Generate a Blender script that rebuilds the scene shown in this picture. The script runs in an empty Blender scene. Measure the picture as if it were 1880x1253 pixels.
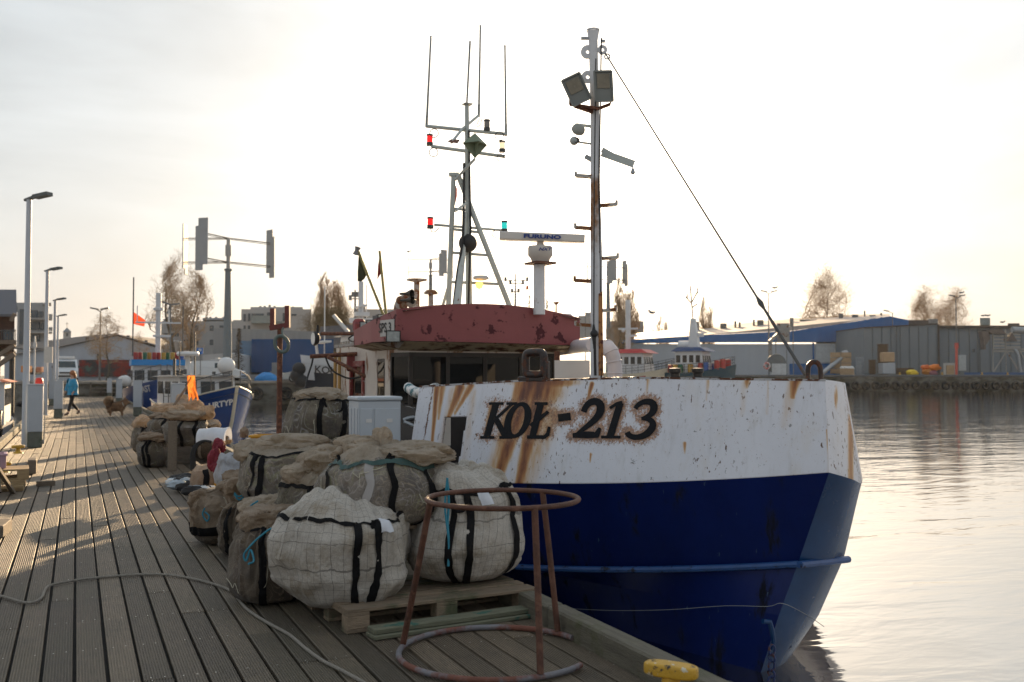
import bpy, math, random
from math import sin, cos, pi, radians, atan, tan, sqrt, exp, atan2
from mathutils import Vector, Matrix, noise
random.seed(7)
SC = bpy.context.scene
COL = SC.collection
# ---------------------------------------------------------------- camera
FPX = 1828.0                      # focal length in photo pixels (1880 wide)
PITCH = atan(63.5 / FPX)
YAW = atan(800 / 1829.1)          # the pier runs along +Y, 23.6 deg left of the view axis
EYE = 1.55
cd = bpy.data.cameras.new('camera'); cam = bpy.data.objects.new('camera', cd); COL.objects.link(cam)
cd.sensor_width = 36; cd.lens = 36 * FPX / 1880; cd.clip_start = 0.05; cd.clip_end = 9000
cam.location = (0, 0, EYE); cam.rotation_euler = (pi/2 + PITCH, 0, -YAW)
cd.dof.use_dof = True; cd.dof.focus_distance = 8.6; cd.dof.aperture_fstop = 3.2
SC.camera = cam
SC.view_settings.view_transform = 'Standard'; SC.view_settings.look = 'None'
SC.view_settings.gamma = 1; SC.view_settings.exposure = 1.12
SC.cycles.max_bounces = 8; SC.cycles.transparent_max_bounces = 12
# ---------------------------------------------------------------- sky and sun
SUN_EL = radians(10.6); SUN_AZ = YAW + radians(4.85)          # azimuth clockwise from +Y
SUND = Vector((sin(SUN_AZ)*cos(SUN_EL), cos(SUN_AZ)*cos(SUN_EL), sin(SUN_EL)))
w = bpy.data.worlds.new('World'); SC.world = w; w.use_nodes = True
nt = w.node_tree; nt.nodes.clear()
def N(t, **k):
    n = nt.nodes.new(t)
    for a, b in k.items(): setattr(n, a, b)
    return n
def L(a, b): nt.links.new(a, b)
def M(op, a, b=None, c=None):
    n = nt.nodes.new('ShaderNodeMath'); n.operation = op
    for i, x in enumerate((a, b, c)):
        if x is None: continue
        if isinstance(x, (int, float)): n.inputs[i].default_value = x
        else: nt.links.new(x, n.inputs[i])
    return n.outputs[0]
def MIX(f, a, b, mode='MIX'):
    n = nt.nodes.new('ShaderNodeMix'); n.data_type = 'RGBA'; n.blend_type = mode
    for i, x in ((0, f), (6, a), (7, b)):
        if isinstance(x, (int, float)): n.inputs[i].default_value = x
        elif isinstance(x, tuple): n.inputs[i].default_value = (*x, 1)
        else: nt.links.new(x, n.inputs[i])
    return n.outputs[2]
sky = N('ShaderNodeTexSky'); sky.sky_type = 'NISHITA'; sky.sun_disc = False
sky.sun_elevation = SUN_EL; sky.sun_rotation = SUN_AZ; sky.air_density = 1.2; sky.dust_density = 3.0; sky.ozone_density = 1.5
tc = N('ShaderNodeTexCoord')
dot = N('ShaderNodeVectorMath', operation='DOT_PRODUCT'); L(tc.outputs['Generated'], dot.inputs[0]); dot.inputs[1].default_value = SUND
ang = M('ARCCOSINE', M('MINIMUM', dot.outputs['Value'], 1.0))
sep = N('ShaderNodeSeparateXYZ'); L(tc.outputs['Generated'], sep.inputs[0])
el = M('MAXIMUM', sep.outputs['Z'], 0.0)
# thin high overcast: milky veil, brightest round the veiled sun, peach near the horizon
halo = M('EXPONENT', M('MULTIPLY', ang, -6.2))
core = M('EXPONENT', M('MULTIPLY', M('MULTIPLY', ang, ang), -90.0))
low = M('EXPONENT', M('MULTIPLY', el, -8.5))
veil = MIX(low, (5.5, 6.1, 6.6), (7.3, 6.65, 5.85))
back = M('MULTIPLY_ADD', dot.outputs['Value'], 0.08, 0.89)     # the sky opposite the sun is dimmer
veil = MIX(1.0, veil, back, 'MULTIPLY')
nz = N('ShaderNodeTexNoise'); nz.inputs['Scale'].default_value = 2.1; nz.inputs['Detail'].default_value = 6; nz.inputs['Roughness'].default_value = .55; nz.inputs['Distortion'].default_value = .4
mp = N('ShaderNodeMapping'); mp.inputs['Scale'].default_value = (1, 1, 3.2); mp.inputs['Rotation'].default_value = (0.25, 0.1, 0); L(tc.outputs['Generated'], mp.inputs[0]); L(mp.outputs[0], nz.inputs['Vector'])
veil = MIX(1.0, veil, M('MULTIPLY_ADD', nz.outputs['Fac'], 1.3, 0.36), 'MULTIPLY')
c = MIX(1.0, veil, MIX(halo, (0, 0, 0), (27, 24, 20.5)), 'ADD')
c = MIX(1.0, c, MIX(core, (0, 0, 0), (26, 22, 17)), 'ADD')
c = MIX(0.12, c, sky.outputs[0])
bg = N('ShaderNodeBackground'); bg.inputs['Strength'].default_value = 0.0535; L(c, bg.inputs['Color'])
wo = N('ShaderNodeOutputWorld'); L(bg.outputs[0], wo.inputs['Surface'])
sl = bpy.data.lights.new('sun', 'SUN'); sl.energy = 5.0; sl.angle = radians(0.6); sl.color = (1.0, .71, .41)
so = bpy.data.objects.new('sun', sl); COL.objects.link(so)
so.rotation_euler = (-SUND).to_track_quat('-Z', 'Y').to_euler()
# ---------------------------------------------------------------- pixel helpers: turn a sight line into a real place
def ray(u, v):
    x = (u - 940) / FPX; y = (626.5 - v) / FPX
    f = cos(PITCH) - y * sin(PITCH); up = y * cos(PITCH) + sin(PITCH)
    f_, x_, up_ = 1.0, x / f, up / f
    return Vector((sin(YAW)*f_ + cos(YAW)*x_, cos(YAW)*f_ - sin(YAW)*x_, up_))
def D(u, v, d): return ray(u, v) * d + Vector((0, 0, EYE))
def PZ(u, v, z): r = ray(u, v); return D(u, v, (z - EYE) / r.z)
def PX(u, v, x): r = ray(u, v); return D(u, v, x / r.x)
def PY(u, v, y): r = ray(u, v); return D(u, v, y / r.y)
def UZ(u, d, z):            # at column u, depth d, height z
    p = D(u, 690, d); p.z = z; return p
def G(lat, d, z=0): return Vector((cos(YAW)*lat + sin(YAW)*d, -sin(YAW)*lat + cos(YAW)*d, z))
def proj(p):
    fx = sin(YAW)*p.x + cos(YAW)*p.y; lx = cos(YAW)*p.x - sin(YAW)*p.y; h = p.z - EYE
    zc = fx*cos(PITCH) + h*sin(PITCH); yc = h*cos(PITCH) - fx*sin(PITCH)
    return 940 + FPX*lx/zc, 626.5 - FPX*yc/zc, fx
def away(u): r = ray(u, 690); r.z = 0; return r
VIEW = Vector((sin(YAW), cos(YAW), 0)); RIGHT = Vector((cos(YAW), -sin(YAW), 0)); UP = Vector((0, 0, 1))
# ---------------------------------------------------------------- mesh builder
class MB:
    def __init__(s, xf=None): s.v = []; s.f = []; s.m = []; s.uv = []; s.xf = xf; s.mi = 0; s.sm = []; s.smooth = False
    def add(s, vs, fs, uvs=None):
        o = len(s.v)
        for p in vs:
            p = Vector(p); s.v.append(s.xf @ p if s.xf else p)
        for i, f in enumerate(fs):
            s.f.append([o + k for k in f]); s.m.append(s.mi); s.sm.append(s.smooth)
            s.uv.append([uvs[k] for k in f] if uvs else [(0, 0)] * len(f))
        return s
    def box(s, c, size, rz=0, rx=0, ry=0, bevel=0):
        c = Vector(c); h = [k / 2 for k in size]; R = Matrix.Rotation(rz, 3, 'Z') @ Matrix.Rotation(ry, 3, 'Y') @ Matrix.Rotation(rx, 3, 'X')
        if bevel:
            b = min(bevel, min(h) * .9); vs = []; 
            # chamfered box: 24 vertices
            idx = {}
            for sx in (-1, 1):
                for sy in (-1, 1):
                    for sz in (-1, 1):
                        for a in range(3):
                            p = [sx * (h[0] - b), sy * (h[1] - b), sz * (h[2] - b)]; p[a] += (sx, sy, sz)[a] * b
                            idx[(sx, sy, sz, a)] = len(vs); vs.append(c + R @ Vector(p))
            fs = []
            for a in range(3):
                o1, o2 = [(1, 2), (2, 0), (0, 1)][a]
                for sg in (-1, 1):
                    q = []
                    for (p1, p2) in ((-1, -1), (1, -1), (1, 1), (-1, 1)):
                        k = [0, 0, 0]; k[a] = sg; k[o1] = p1; k[o2] = p2; q.append(idx[(*k, a)])
                    fs.append(q if sg > 0 else q[::-1])
                    # edges
                for p1 in (-1, 1):
                    for p2 in (-1, 1):
                        k0 = [0, 0, 0]; k0[a] = -1; k0[o1] = p1; k0[o2] = p2; k1 = list(k0); k1[a] = 1
                        q = [idx[(*k0, o1)], idx[(*k1, o1)], idx[(*k1, o2)], idx[(*k0, o2)]]
                        fs.append(q if p1 * p2 < 0 else q[::-1])
            for sx in (-1, 1):
                for sy in (-1, 1):
                    for sz in (-1, 1):
                        q = [idx[(sx, sy, sz, 0)], idx[(sx, sy, sz, 1)], idx[(sx, sy, sz, 2)]]
                        fs.append(q if sx * sy * sz > 0 else q[::-1])
            return s.add(vs, fs)
        vs = [c + R @ Vector((x * h[0], y * h[1], z * h[2])) for x in (-1, 1) for y in (-1, 1) for z in (-1, 1)]
        return s.add(vs, [(0, 1, 3, 2), (4, 6, 7, 5), (0, 4, 5, 1), (2, 3, 7, 6), (0, 2, 6, 4), (1, 5, 7, 3)])
    def beam(s, a, b, w, h=None, up=UP):
        a = Vector(a); b = Vector(b); h = h or w; t = (b - a).normalized()
        x = t.cross(Vector(up))
        if x.length < 1e-3: x = t.cross(Vector((0, 1, 0)))
        x.normalize(); y = x.cross(t)
        vs = [p + x * (i * w / 2) + y * (j * h / 2) for p in (a, b) for i, j in ((-1, -1), (1, -1), (1, 1), (-1, 1))]
        return s.add(vs, [(3, 2, 1, 0), (4, 5, 6, 7), (0, 1, 5, 4), (1, 2, 6, 5), (2, 3, 7, 6), (3, 0, 4, 7)])
    def tube(s, pts, r, n=8, closed=False, caps=True):
        pts = [Vector(p) for p in pts]; k = len(pts); rr = r if isinstance(r, (list, tuple)) else [r] * k
        vs = []; t0 = None; ref = None
        for i, p in enumerate(pts):
            if closed: t = pts[(i + 1) % k] - pts[i - 1]
            else: t = pts[min(i + 1, k - 1)] - pts[max(i - 1, 0)]
            t = t.normalized() if t.length > 1e-9 else Vector((0, 0, 1))
            if ref is None: ref = Vector((0, 0, 1)) if abs(t.z) < .9 else Vector((1, 0, 0))
            x = t.cross(ref)
            if x.length < 1e-4: x = t.cross(Vector((.3, .8, .5)))
            x.normalize(); y = x.cross(t).normalized(); ref = y
            for j in range(n):
                a = 2 * pi * j / n; vs.append(p + (x * cos(a) + y * sin(a)) * rr[i])
        fs = []; sm = s.smooth; s.smooth = True
        for i in range(k if closed else k - 1):
            for j in range(n):
                a = i * n + j; b = i * n + (j + 1) % n; c2 = ((i + 1) % k) * n + (j + 1) % n; d2 = ((i + 1) % k) * n + j
                fs.append((a, d2, c2, b))
        s.add(vs, fs); s.smooth = sm
        if caps and not closed:
            o = len(s.v) - len(vs)
            for base, rev in ((0, False), ((k - 1) * n, True)):
                f = [o + base + j for j in range(n)]
                s.f.append(f if not rev else f[::-1]); s.m.append(s.mi); s.sm.append(False); s.uv.append([(0, 0)] * n)
        return s
    def cyl(s, a, b, r, r2=None, n=16): return s.tube([a, b], [r, r if r2 is None else r2], n)
    def lathe(s, c, prof, n=24, axis=UP, sx=1, sy=1):
        c = Vector(c); q = Vector((0, 0, 1)).rotation_difference(Vector(axis)); vs = []
        for r, z in prof:
            for j in range(n):
                a = 2 * pi * j / n; vs.append(c + q @ Vector((r * cos(a) * sx, r * sin(a) * sy, z)))
        fs = [(i * n + j, i * n + (j + 1) % n, (i + 1) * n + (j + 1) % n, (i + 1) * n + j) for i in range(len(prof) - 1) for j in range(n)]
        sm = s.smooth; s.smooth = True; s.add(vs, fs); s.smooth = sm; return s
    def torus(s, c, R, r, n=32, m=10, axis=UP, sx=1, sy=1, a0=0, a1=2 * pi):
        c = Vector(c); q = Vector((0, 0, 1)).rotation_difference(Vector(axis)); full = abs(a1 - a0 - 2 * pi) < 1e-6
        pts = [c + q @ Vector((R * sx * cos(a0 + (a1 - a0) * i / n), R * sy * sin(a0 + (a1 - a0) * i / n), 0)) for i in range(n if full else n + 1)]
        return s.tube(pts, r, m, closed=full)
    def poly(s, pts, thick=None):         # flat polygon; thick = vector to extrude
        pts = [Vector(p) for p in pts]; n = len(pts)
        if thick is None: return s.add(pts, [list(range(n))])
        t = Vector(thick); vs = pts + [p + t for p in pts]
        return s.add(vs, [list(range(n))[::-1], list(range(n, 2 * n))] + [(i, (i + 1) % n, n + (i + 1) % n, n + i) for i in range(n)])
    def grid(s, fn, nu, nv, closed_u=False, uv=None, flip=False):
        mu = nu if closed_u else nu + 1
        vs = [fn(i / nu, j / nv) for j in range(nv + 1) for i in range(mu)]
        fs = []; 
        for j in range(nv):
            for i in range(nu):
                a = j * mu + i; b = j * mu + (i + 1) % mu
                q = (a, b, b + mu, a + mu); fs.append(q[::-1] if flip else q)
        o = len(s.f); s.add(vs, fs)
        if uv:
            k = 0
            for j in range(nv):
                for i in range(nu):
                    c4 = [uv(i / nu, j / nv), uv((i + 1) / nu, j / nv), uv((i + 1) / nu, (j + 1) / nv), uv(i / nu, (j + 1) / nv)]
                    s.uv[o + k] = c4[::-1] if flip else c4; k += 1
        return s
    def blob(s, c, rad, amp=.15, seed=0, nu=32, nv=18, sc=2.5, ridge=.5, rz=0, flat=0):
        c = Vector(c); R = Matrix.Rotation(rz, 3, 'Z')
        def fn(a, b):
            th = 2 * pi * a; ph = -pi / 2 + pi * b
            n3 = Vector((cos(ph) * cos(th), cos(ph) * sin(th), sin(ph)))
            o3 = Vector((seed * 3.1, seed * 7.7, 0))
            k = noise.noise(n3 * sc * .6 + o3) * 1.3 + ridge * (1 - 2 * abs(noise.noise(n3 * sc * 1.5 + o3))) * .8 + .25 * noise.noise(n3 * sc * 4 + o3)
            p = n3 * (1 + amp * k); z = p.z * rad[2]
            if flat and z < -rad[2] * flat: z = -rad[2] * flat
            return c + R @ Vector((p.x * rad[0], p.y * rad[1], z))
        sm = s.smooth; s.smooth = True; s.grid(fn, nu, nv, True, uv=lambda a, b: (a * 2 * pi * rad[0], b * pi * rad[2])); s.smooth = sm; return s
    def fold(s, c, rad, seed=0, rz=0, nu=96, nv=44):      # a loosely gathered length of cloth: long soft folds with thin ridges
        c = Vector(c); R = Matrix.Rotation(rz, 3, 'Z'); o3 = Vector((seed * 3.1, seed * 7.7, seed))
        def fn(a, b):
            th = 2 * pi * a; ph = -pi / 2 + pi * b; n3 = Vector((math.copysign(abs(cos(th)) ** .8, cos(th)) * cos(ph), math.copysign(abs(sin(th)) ** .8, sin(th)) * cos(ph), math.copysign(abs(sin(ph)) ** .8, sin(ph))))
            big = noise.noise(n3 * 1.1 + o3) * .30; q = n3 + Vector((noise.noise(n3 * 1.5 + o3), noise.noise(n3 * 1.5 - o3), 0)) * .5
            fo = (.5 - abs(noise.noise(Vector((q.x * 2.0, q.y * 2.6, q.z * .7)) + o3))) * .34 + (.5 - abs(noise.noise(Vector((q.x * 4.6, q.y * 5.5, q.z * 2)) + o3 * 1.3))) * .13 + noise.noise(n3 * 7 + o3) * .03 - .15
            p = n3 * (1 + big + fo); return c + R @ Vector((p.x * rad[0], p.y * rad[1], p.z * rad[2]))
        sm = s.smooth; s.smooth = True; s.grid(fn, nu, nv, True, uv=lambda a, b: (a * 2 * pi * rad[0], b * pi * rad[2])); s.smooth = sm; return s
    def sphere(s, c, r, n=16): return s.blob(c, (r, r, r), 0, 0, n, n // 2 + 2, 1, 0)
    # box whose front stands at depth d behind photo columns u0..u1, rows v0..v1 and is t deep
    def pbox(s, u0, v0, u1, v1, d, t, bevel=0):
        a = D(u0, v0, d); b = D(u1, v1, d)
        if bevel or t < .6:
            w_ = abs((b - a).dot(RIGHT)); c = (a + b) / 2 + VIEW * t / 2; c.z = (a.z + b.z) / 2
            return s.box(c, (w_, t, abs(a.z - b.z)), rz=-YAW, bevel=bevel)
        z0, z1 = min(a.z, b.z), max(a.z, b.z); th = away(u1 if (u0 + u1) < 1880 else u0) * t; P = [Vector((p.x, p.y, z)) + k for k in (Vector((0, 0, 0)), th) for z in (z0, z1) for p in (a, b)]
        return s.add(P, [(0, 1, 3, 2), (5, 4, 6, 7), (0, 4, 5, 1), (2, 3, 7, 6), (0, 2, 6, 4), (1, 5, 7, 3)])
    def build(s, name, mats, parent=None, base=None, loc=None):
        me = bpy.data.meshes.new(name)
        if parent is not None: off = OFF[parent.name]
        elif loc is not None: off = Vector(loc)
        else: off = Vector((0, 0, 0))
        me.from_pydata([p - off for p in s.v], [], s.f)
        ms = mats if isinstance(mats, (list, tuple)) else [mats]
        for m_ in ms: me.materials.append(m_)
        me.polygons.foreach_set('material_index', s.m); me.polygons.foreach_set('use_smooth', s.sm)
        uvl = me.uv_layers.new(name='UVMap'); flat = [c for f in s.uv for p in f for c in p]; uvl.data.foreach_set('uv', flat)
        me.update()
        if any(s.sm): me.set_sharp_from_angle(angle=radians(42))
        o = bpy.data.objects.new(name, me); COL.objects.link(o)
        if parent is not None: o.parent = parent
        else: o.location = off
        OFF[o.name] = off
        return o
OFF = {}
def tag(o, label=None, cat=None, group=None, kind=None):
    if label: o['label'] = label
    if cat: o['category'] = cat
    if group: o['group'] = group
    if kind: o['kind'] = kind
    return o
def thing(name, label, cat, loc, group=None):
    o = bpy.data.objects.new(name, None); COL.objects.link(o); o.location = loc; o.empty_display_size = .2
    OFF[o.name] = Vector(loc); return tag(o, label, cat, group)
def low_center(mb):
    xs = [p.x for p in mb.v]; ys = [p.y for p in mb.v]; zs = [p.z for p in mb.v]
    return Vector(((min(xs) + max(xs)) / 2, (min(ys) + max(ys)) / 2, min(zs)))
def solo(mb, name, mats, label, cat, group=None): return tag(mb.build(name, mats, loc=low_center(mb)), label, cat, group)
def dup(root, loc, rotz=0, label=None, scale=None):
    r = root.copy(); COL.objects.link(r); r.location = loc; r.rotation_euler = (0, 0, rotz)
    if scale: r.scale = (scale, scale, scale)
    if label: r['label'] = label
    for ch in list(root.children):
        c_ = ch.copy(); COL.objects.link(c_); c_.parent = r
        for g in list(ch.children):
            g_ = g.copy(); COL.objects.link(g_); g_.parent = c_
    return r
def spline(pts, n=8):
    P = [Vector(p) for p in pts]; P = [P[0] * 2 - P[1]] + P + [P[-1] * 2 - P[-2]]; out = []
    for i in range(1, len(P) - 2):
        a, b, c_, d_ = P[i - 1:i + 3]
        for k in range(n):
            t = k / n
            out.append(.5 * ((2 * b) + (c_ - a) * t + (2 * a - 5 * b + 4 * c_ - d_) * t * t + (3 * b - a - 3 * c_ + d_) * t ** 3))
    out.append(P[-2]); return out
# ---------------------------------------------------------------- materials
MATS = {}
def mat(name, col, rough=.5, metal=0, var=.18, vs=2.0, col2=None, s2=5, th=.6, soft=.04, bump=0, bs=40, spec=.5, stretch=(1, 1, 1), st2=(1, 1, 1), island=0, col3=None, s3=20, th3=.66, emit=0, trans=0, coat=0):
    if name in MATS: return MATS[name]
    global nt
    m = bpy.data.materials.new(name); m.use_nodes = True; nt = m.node_tree; nt.nodes.clear(); MATS[name] = m
    out = N('ShaderNodeOutputMaterial'); p = N('ShaderNodeBsdfPrincipled')
    p.inputs['Roughness'].default_value = rough; p.inputs['Metallic'].default_value = metal; p.inputs['Specular IOR Level'].default_value = spec
    if coat: p.inputs['Coat Weight'].default_value = coat
    t = N('ShaderNodeTexCoord')
    def nz(scale, st=(1, 1, 1), det=6, rg=.6, off=0):
        mpn = N('ShaderNodeMapping'); mpn.inputs['Scale'].default_value = st; mpn.inputs['Location'].default_value = (off, off * 2, off); L(t.outputs['Object'], mpn.inputs[0])
        q = N('ShaderNodeTexNoise'); q.inputs['Scale'].default_value = scale; q.inputs['Detail'].default_value = det; q.inputs['Roughness'].default_value = rg; L(mpn.outputs[0], q.inputs['Vector']); return q.outputs['Fac']
    n1 = nz(vs, stretch)
    cur = MIX(n1, tuple(max(0, k * (1 - 2 * var)) for k in col), tuple(min(1, k * (1 + 2 * var)) for k in col))
    if island:
        g = N('ShaderNodeNewGeometry'); f = M('MULTIPLY_ADD', g.outputs['Random Per Island'], 2 * island, 1 - island)
        cur = MIX(1.0, cur, f, 'MULTIPLY')
    r_in = None
    if col2:
        k = M('SMOOTH_MIN', 1, 1, 0) if False else None
        n2 = nz(s2, st2, 8, .65, 3.3); mr = N('ShaderNodeMapRange'); mr.interpolation_type = 'SMOOTHSTEP'; L(n2, mr.inputs[0]); mr.inputs[1].default_value = th - soft; mr.inputs[2].default_value = th + soft
        n2b = nz(s2 * 3, (1, 1, 1), 4, .6, 9)
        cur = MIX(mr.outputs[0], cur, MIX(n2b, tuple(k * .55 for k in col2), tuple(min(1, k * 1.45) for k in col2)))
        r_in = M('MULTIPLY_ADD', mr.outputs[0], max(0, .85 - rough), rough)
        L(M('MULTIPLY_ADD', mr.outputs[0], -metal, metal), p.inputs['Metallic'])
    if col3:
        n3 = nz(s3, st2, 5, .6, 6.1); mr = N('ShaderNodeMapRange'); L(n3, mr.inputs[0]); mr.inputs[1].default_value = th3 - .02; mr.inputs[2].default_value = th3 + .02
        cur = MIX(mr.outputs[0], cur, col3)
    L(cur, p.inputs['Base Color'])
    if r_in is not None: L(r_in, p.inputs['Roughness'])
    else:
        nr = nz(vs * 4, stretch, 4, .6, 1.7); L(M('MULTIPLY_ADD', nr, .24, max(.02, rough - .12)), p.inputs['Roughness'])
    if bump:
        nb = nz(bs, stretch, 5, .6, 5); b = N('ShaderNodeBump'); b.inputs['Strength'].default_value = bump; b.inputs['Distance'].default_value = .02; L(nb, b.inputs['Height']); L(b.outputs[0], p.inputs['Normal'])
    if emit: L(cur, p.inputs['Emission Color']); p.inputs['Emission Strength'].default_value = emit
    if trans:
        tl = N('ShaderNodeBsdfTranslucent'); L(cur, tl.inputs[0]); mx = N('ShaderNodeMixShader'); mx.inputs[0].default_value = trans
        L(p.outputs[0], mx.inputs[1]); L(tl.outputs[0], mx.inputs[2]); L(mx.outputs[0], out.inputs[0])
    else: L(p.outputs[0], out.inputs[0])
    return m
def glass(name, tint=(.25, .3, .3), tr=.6, rough=.03):
    if name in MATS: return MATS[name]
    global nt
    m = bpy.data.materials.new(name); m.use_nodes = True; nt = m.node_tree; nt.nodes.clear(); MATS[name] = m
    out = N('ShaderNodeOutputMaterial'); a = N('ShaderNodeBsdfTransparent'); a.inputs[0].default_value = (*tint, 1)
    g = N('ShaderNodeBsdfPrincipled'); g.inputs['Base Color'].default_value = (.015, .018, .02, 1); g.inputs['Roughness'].default_value = rough
    mx = N('ShaderNodeMixShader'); mx.inputs[0].default_value = tr; L(g.outputs[0], mx.inputs[1]); L(a.outputs[0], mx.inputs[2]); L(mx.outputs[0], out.inputs[0]); return m
RUST = (.16, .055, .02)
m_white = mat('white_paint', (.62, .62, .62), .45, var=.08, col2=RUST, s2=6, th=.68, bump=.1)
m_black = mat('black_rubber', (.015, .015, .016), .6, bump=.2)
m_dark = mat('dark_metal', (.05, .05, .05), .5, bump=.2, col2=RUST, s2=9, th=.62)
m_rust = mat('rusty_steel', (.10, .035, .018), .7, var=.35, vs=14, bump=.5, bs=60, col2=(.22, .09, .05), s2=20, th=.55)
m_galv = mat('galvanised_steel', (.30, .32, .34), .45, metal=.5, var=.15, vs=5)
m_greym = mat('grey_green_mast_paint', (.42, .46, .45), .5, col2=RUST, s2=14, th=.66)
m_yel = mat('yellow_paint', (.58, .33, .03), .5, var=.18, vs=9, col2=(.05, .045, .04), s2=17, th=.585, bump=.3, col3=(.6, .55, .42), s3=24, th3=.62)
m_wood = mat('weathered_wood', (.19, .15, .11), .75, var=.3, vs=6, stretch=(1, 12, 12), bump=.5, bs=18, island=.25)
m_glassd = glass('dark_glass', (.12, .12, .11), .55)
def text(body, size, p, xdir, updir, depth, m_, name, parent, shear=0, bold=0, sx=1, align='CENTER', sub=True):
    cu = bpy.data.curves.new('t', 'FONT'); cu.body = body; cu.size = size; cu.align_x = align; cu.align_y = 'CENTER'; cu.shear = shear; cu.offset = bold; cu.extrude = depth; cu.resolution_u = 3
    ob = bpy.data.objects.new('t', cu); COL.objects.link(ob); bpy.context.view_layer.update()
    me = bpy.data.meshes.new_from_object(ob.evaluated_get(bpy.context.evaluated_depsgraph_get())); bpy.data.objects.remove(ob)
    x = Vector(xdir).normalized(); y = Vector(updir).normalized(); z = x.cross(y); y = z.cross(x).normalized(); off = OFF[parent.name] if parent is not None else Vector((0, 0, 0))
    for vtx in me.vertices:
        c_ = vtx.co; vtx.co = Vector(p) - off + x * c_.x * sx + y * c_.y + z * c_.z
    me.materials.clear(); me.materials.append(m_)
    o = bpy.data.objects.new(name, me); COL.objects.link(o); o.parent = parent; OFF[o.name] = off; return o
# ================================================================ SETTING: water, land, quays, pier
def water_mat():
    global nt
    m = bpy.data.materials.new('harbour_water'); m.use_nodes = True; nt = m.node_tree; nt.nodes.clear()
    out = N('ShaderNodeOutputMaterial'); p = N('ShaderNodeBsdfPrincipled'); p.inputs['Base Color'].default_value = (.52, .49, .45, 1); p.inputs['Metallic'].default_value = 1; p.inputs['Roughness'].default_value = .05; p.inputs['IOR'].default_value = 1.7
    g = N('ShaderNodeNewGeometry'); h = None
    for sc, st, am in ((.35, (1, 1, 1), .55), (1.3, (1, 1, 1), .3), (5.0, (1, 1, 1), .055)):
        mp_ = N('ShaderNodeMapping'); mp_.inputs['Rotation'].default_value = (0, 0, YAW); mp_.inputs['Scale'].default_value = (.55, 1.25, 1)
        L(g.outputs['Position'], mp_.inputs[0]); q = N('ShaderNodeTexNoise'); q.inputs['Scale'].default_value = sc; q.inputs['Detail'].default_value = 3; q.inputs['Distortion'].default_value = .6; L(mp_.outputs[0], q.inputs['Vector'])
        x = M('MULTIPLY', q.outputs['Fac'], am); h = x if h is None else M('ADD', h, x)
    b = N('ShaderNodeBump'); b.inputs['Strength'].default_value = 1; b.inputs['Distance'].default_value = .055; L(h, b.inputs['Height']); L(b.outputs[0], p.inputs['Normal']); L(p.outputs[0], out.inputs[0]); return m
WZ = -.65
mb = MB(); mb.poly([(-2500, -600, WZ), (3500, -600, WZ), (3500, 3500, WZ), (-2500, 3500, WZ)]); tag(mb.build('water', water_mat()), kind='structure')
m_asph = mat('quay_asphalt', (.12, .11, .10), .8, var=.2, vs=.4, col2=(.19, .17, .14), s2=.15, th=.5, soft=.1, bump=.3, bs=4)
m_conc = mat('quay_concrete', (.17, .165, .15), .8, var=.25, vs=.8, col2=(.05, .05, .035), s2=.6, th=.52, soft=.12, st2=(1, 1, 2.2), bump=.4, bs=8)
ZL, ZR = 1.0, 1.5
QL = [Vector((-260, 81.6, 0)), Vector((38.9, 81.6, 0)), G(-3, 139, 0), G(-3, 2600, 0), G(-3000, 2600, 0), Vector((-900, 81.6, 0))]
mb = MB(); mb.poly([(p.x, p.y, -3) for p in QL], (0, 0, 3 + ZL)); tag(mb.build('quay_ground', m_asph), kind='structure')
mb = MB(); mb.poly([G(-3.01, 140, -3), G(260, 140, -3), G(3000, 2600, -3), G(-3.01, 2600, -3)], (0, 0, 3 + ZR)); tag(mb.build('quay_ground', m_asph), kind='structure')
# quay walls stand just proud of the ground blocks, each with a coping
qw = thing('quay_wall', 'dark concrete quay wall hung with tyres at the end of the pier', 'quay wall', (-10, 81.4, -1))
mb = MB(); mb.box((-110, 81.45, -.6), (298, .3, 3.0)); mb.build('wall_face', m_conc, qw)
mb = MB(); mb.box((-110, 81.4, ZL + .02), (298, .6, .22), bevel=.03); mb.build('coping', mat('coping_light', (.24, .22, .19), .8, var=.2, vs=2), qw)
qr = thing('quay_wall', 'long dark concrete quay wall with a row of tyres across the water on the right', 'quay wall', G(60, 139.8, -1))
mb = MB(); mb.box(G(128, 139.85, -.35), (262, .3, 3.4), rz=-YAW); mb.build('wall_face', m_conc, qr)
mb = MB(); mb.box(G(128, 139.8, ZR + .02), (262, .7, .3), rz=-YAW, bevel=.04); mb.build('coping', mat('coping_dark', (.10, .11, .12), .8, var=.2, vs=1), qr)
def tyre(p, r, axis, lab, grp, proto=[]):
    if proto:
        o = proto[0].copy(); COL.objects.link(o)
    else:
        b_ = MB(); b_.torus((0, 0, 0), r * .68, r * .32, 20, 10, axis=(0, -1, 0)); o = b_.build('tyre', m_black); proto.append(o)
    o.location = p; q = Vector((0, -1, 0)).rotation_difference(Vector(axis)); o.rotation_euler = q.to_euler(); s_ = r; o.scale = (s_ / proto_r[0],) * 3 if proto_r else (1, 1, 1)
    if not proto_r: proto_r.append(r)
    return tag(o, lab, 'tyre', grp)
proto_r = []
for i in range(13):
    x = 4 + i * 2.3
    tyre((x, 81.0, .1), .55, (0, -1, 0), 'black tyre fender hanging on the quay wall behind the rusty fork post', 'tyre fenders on the quay wall behind the fork post')
for i in range(26):
    p = G(42.5 + i * 1.4, 139.4, .15)
    tyre(p, .62, -VIEW, 'black tyre fender in the long row on the quay wall across the water', 'tyre fenders on the far right quay wall')
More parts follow.
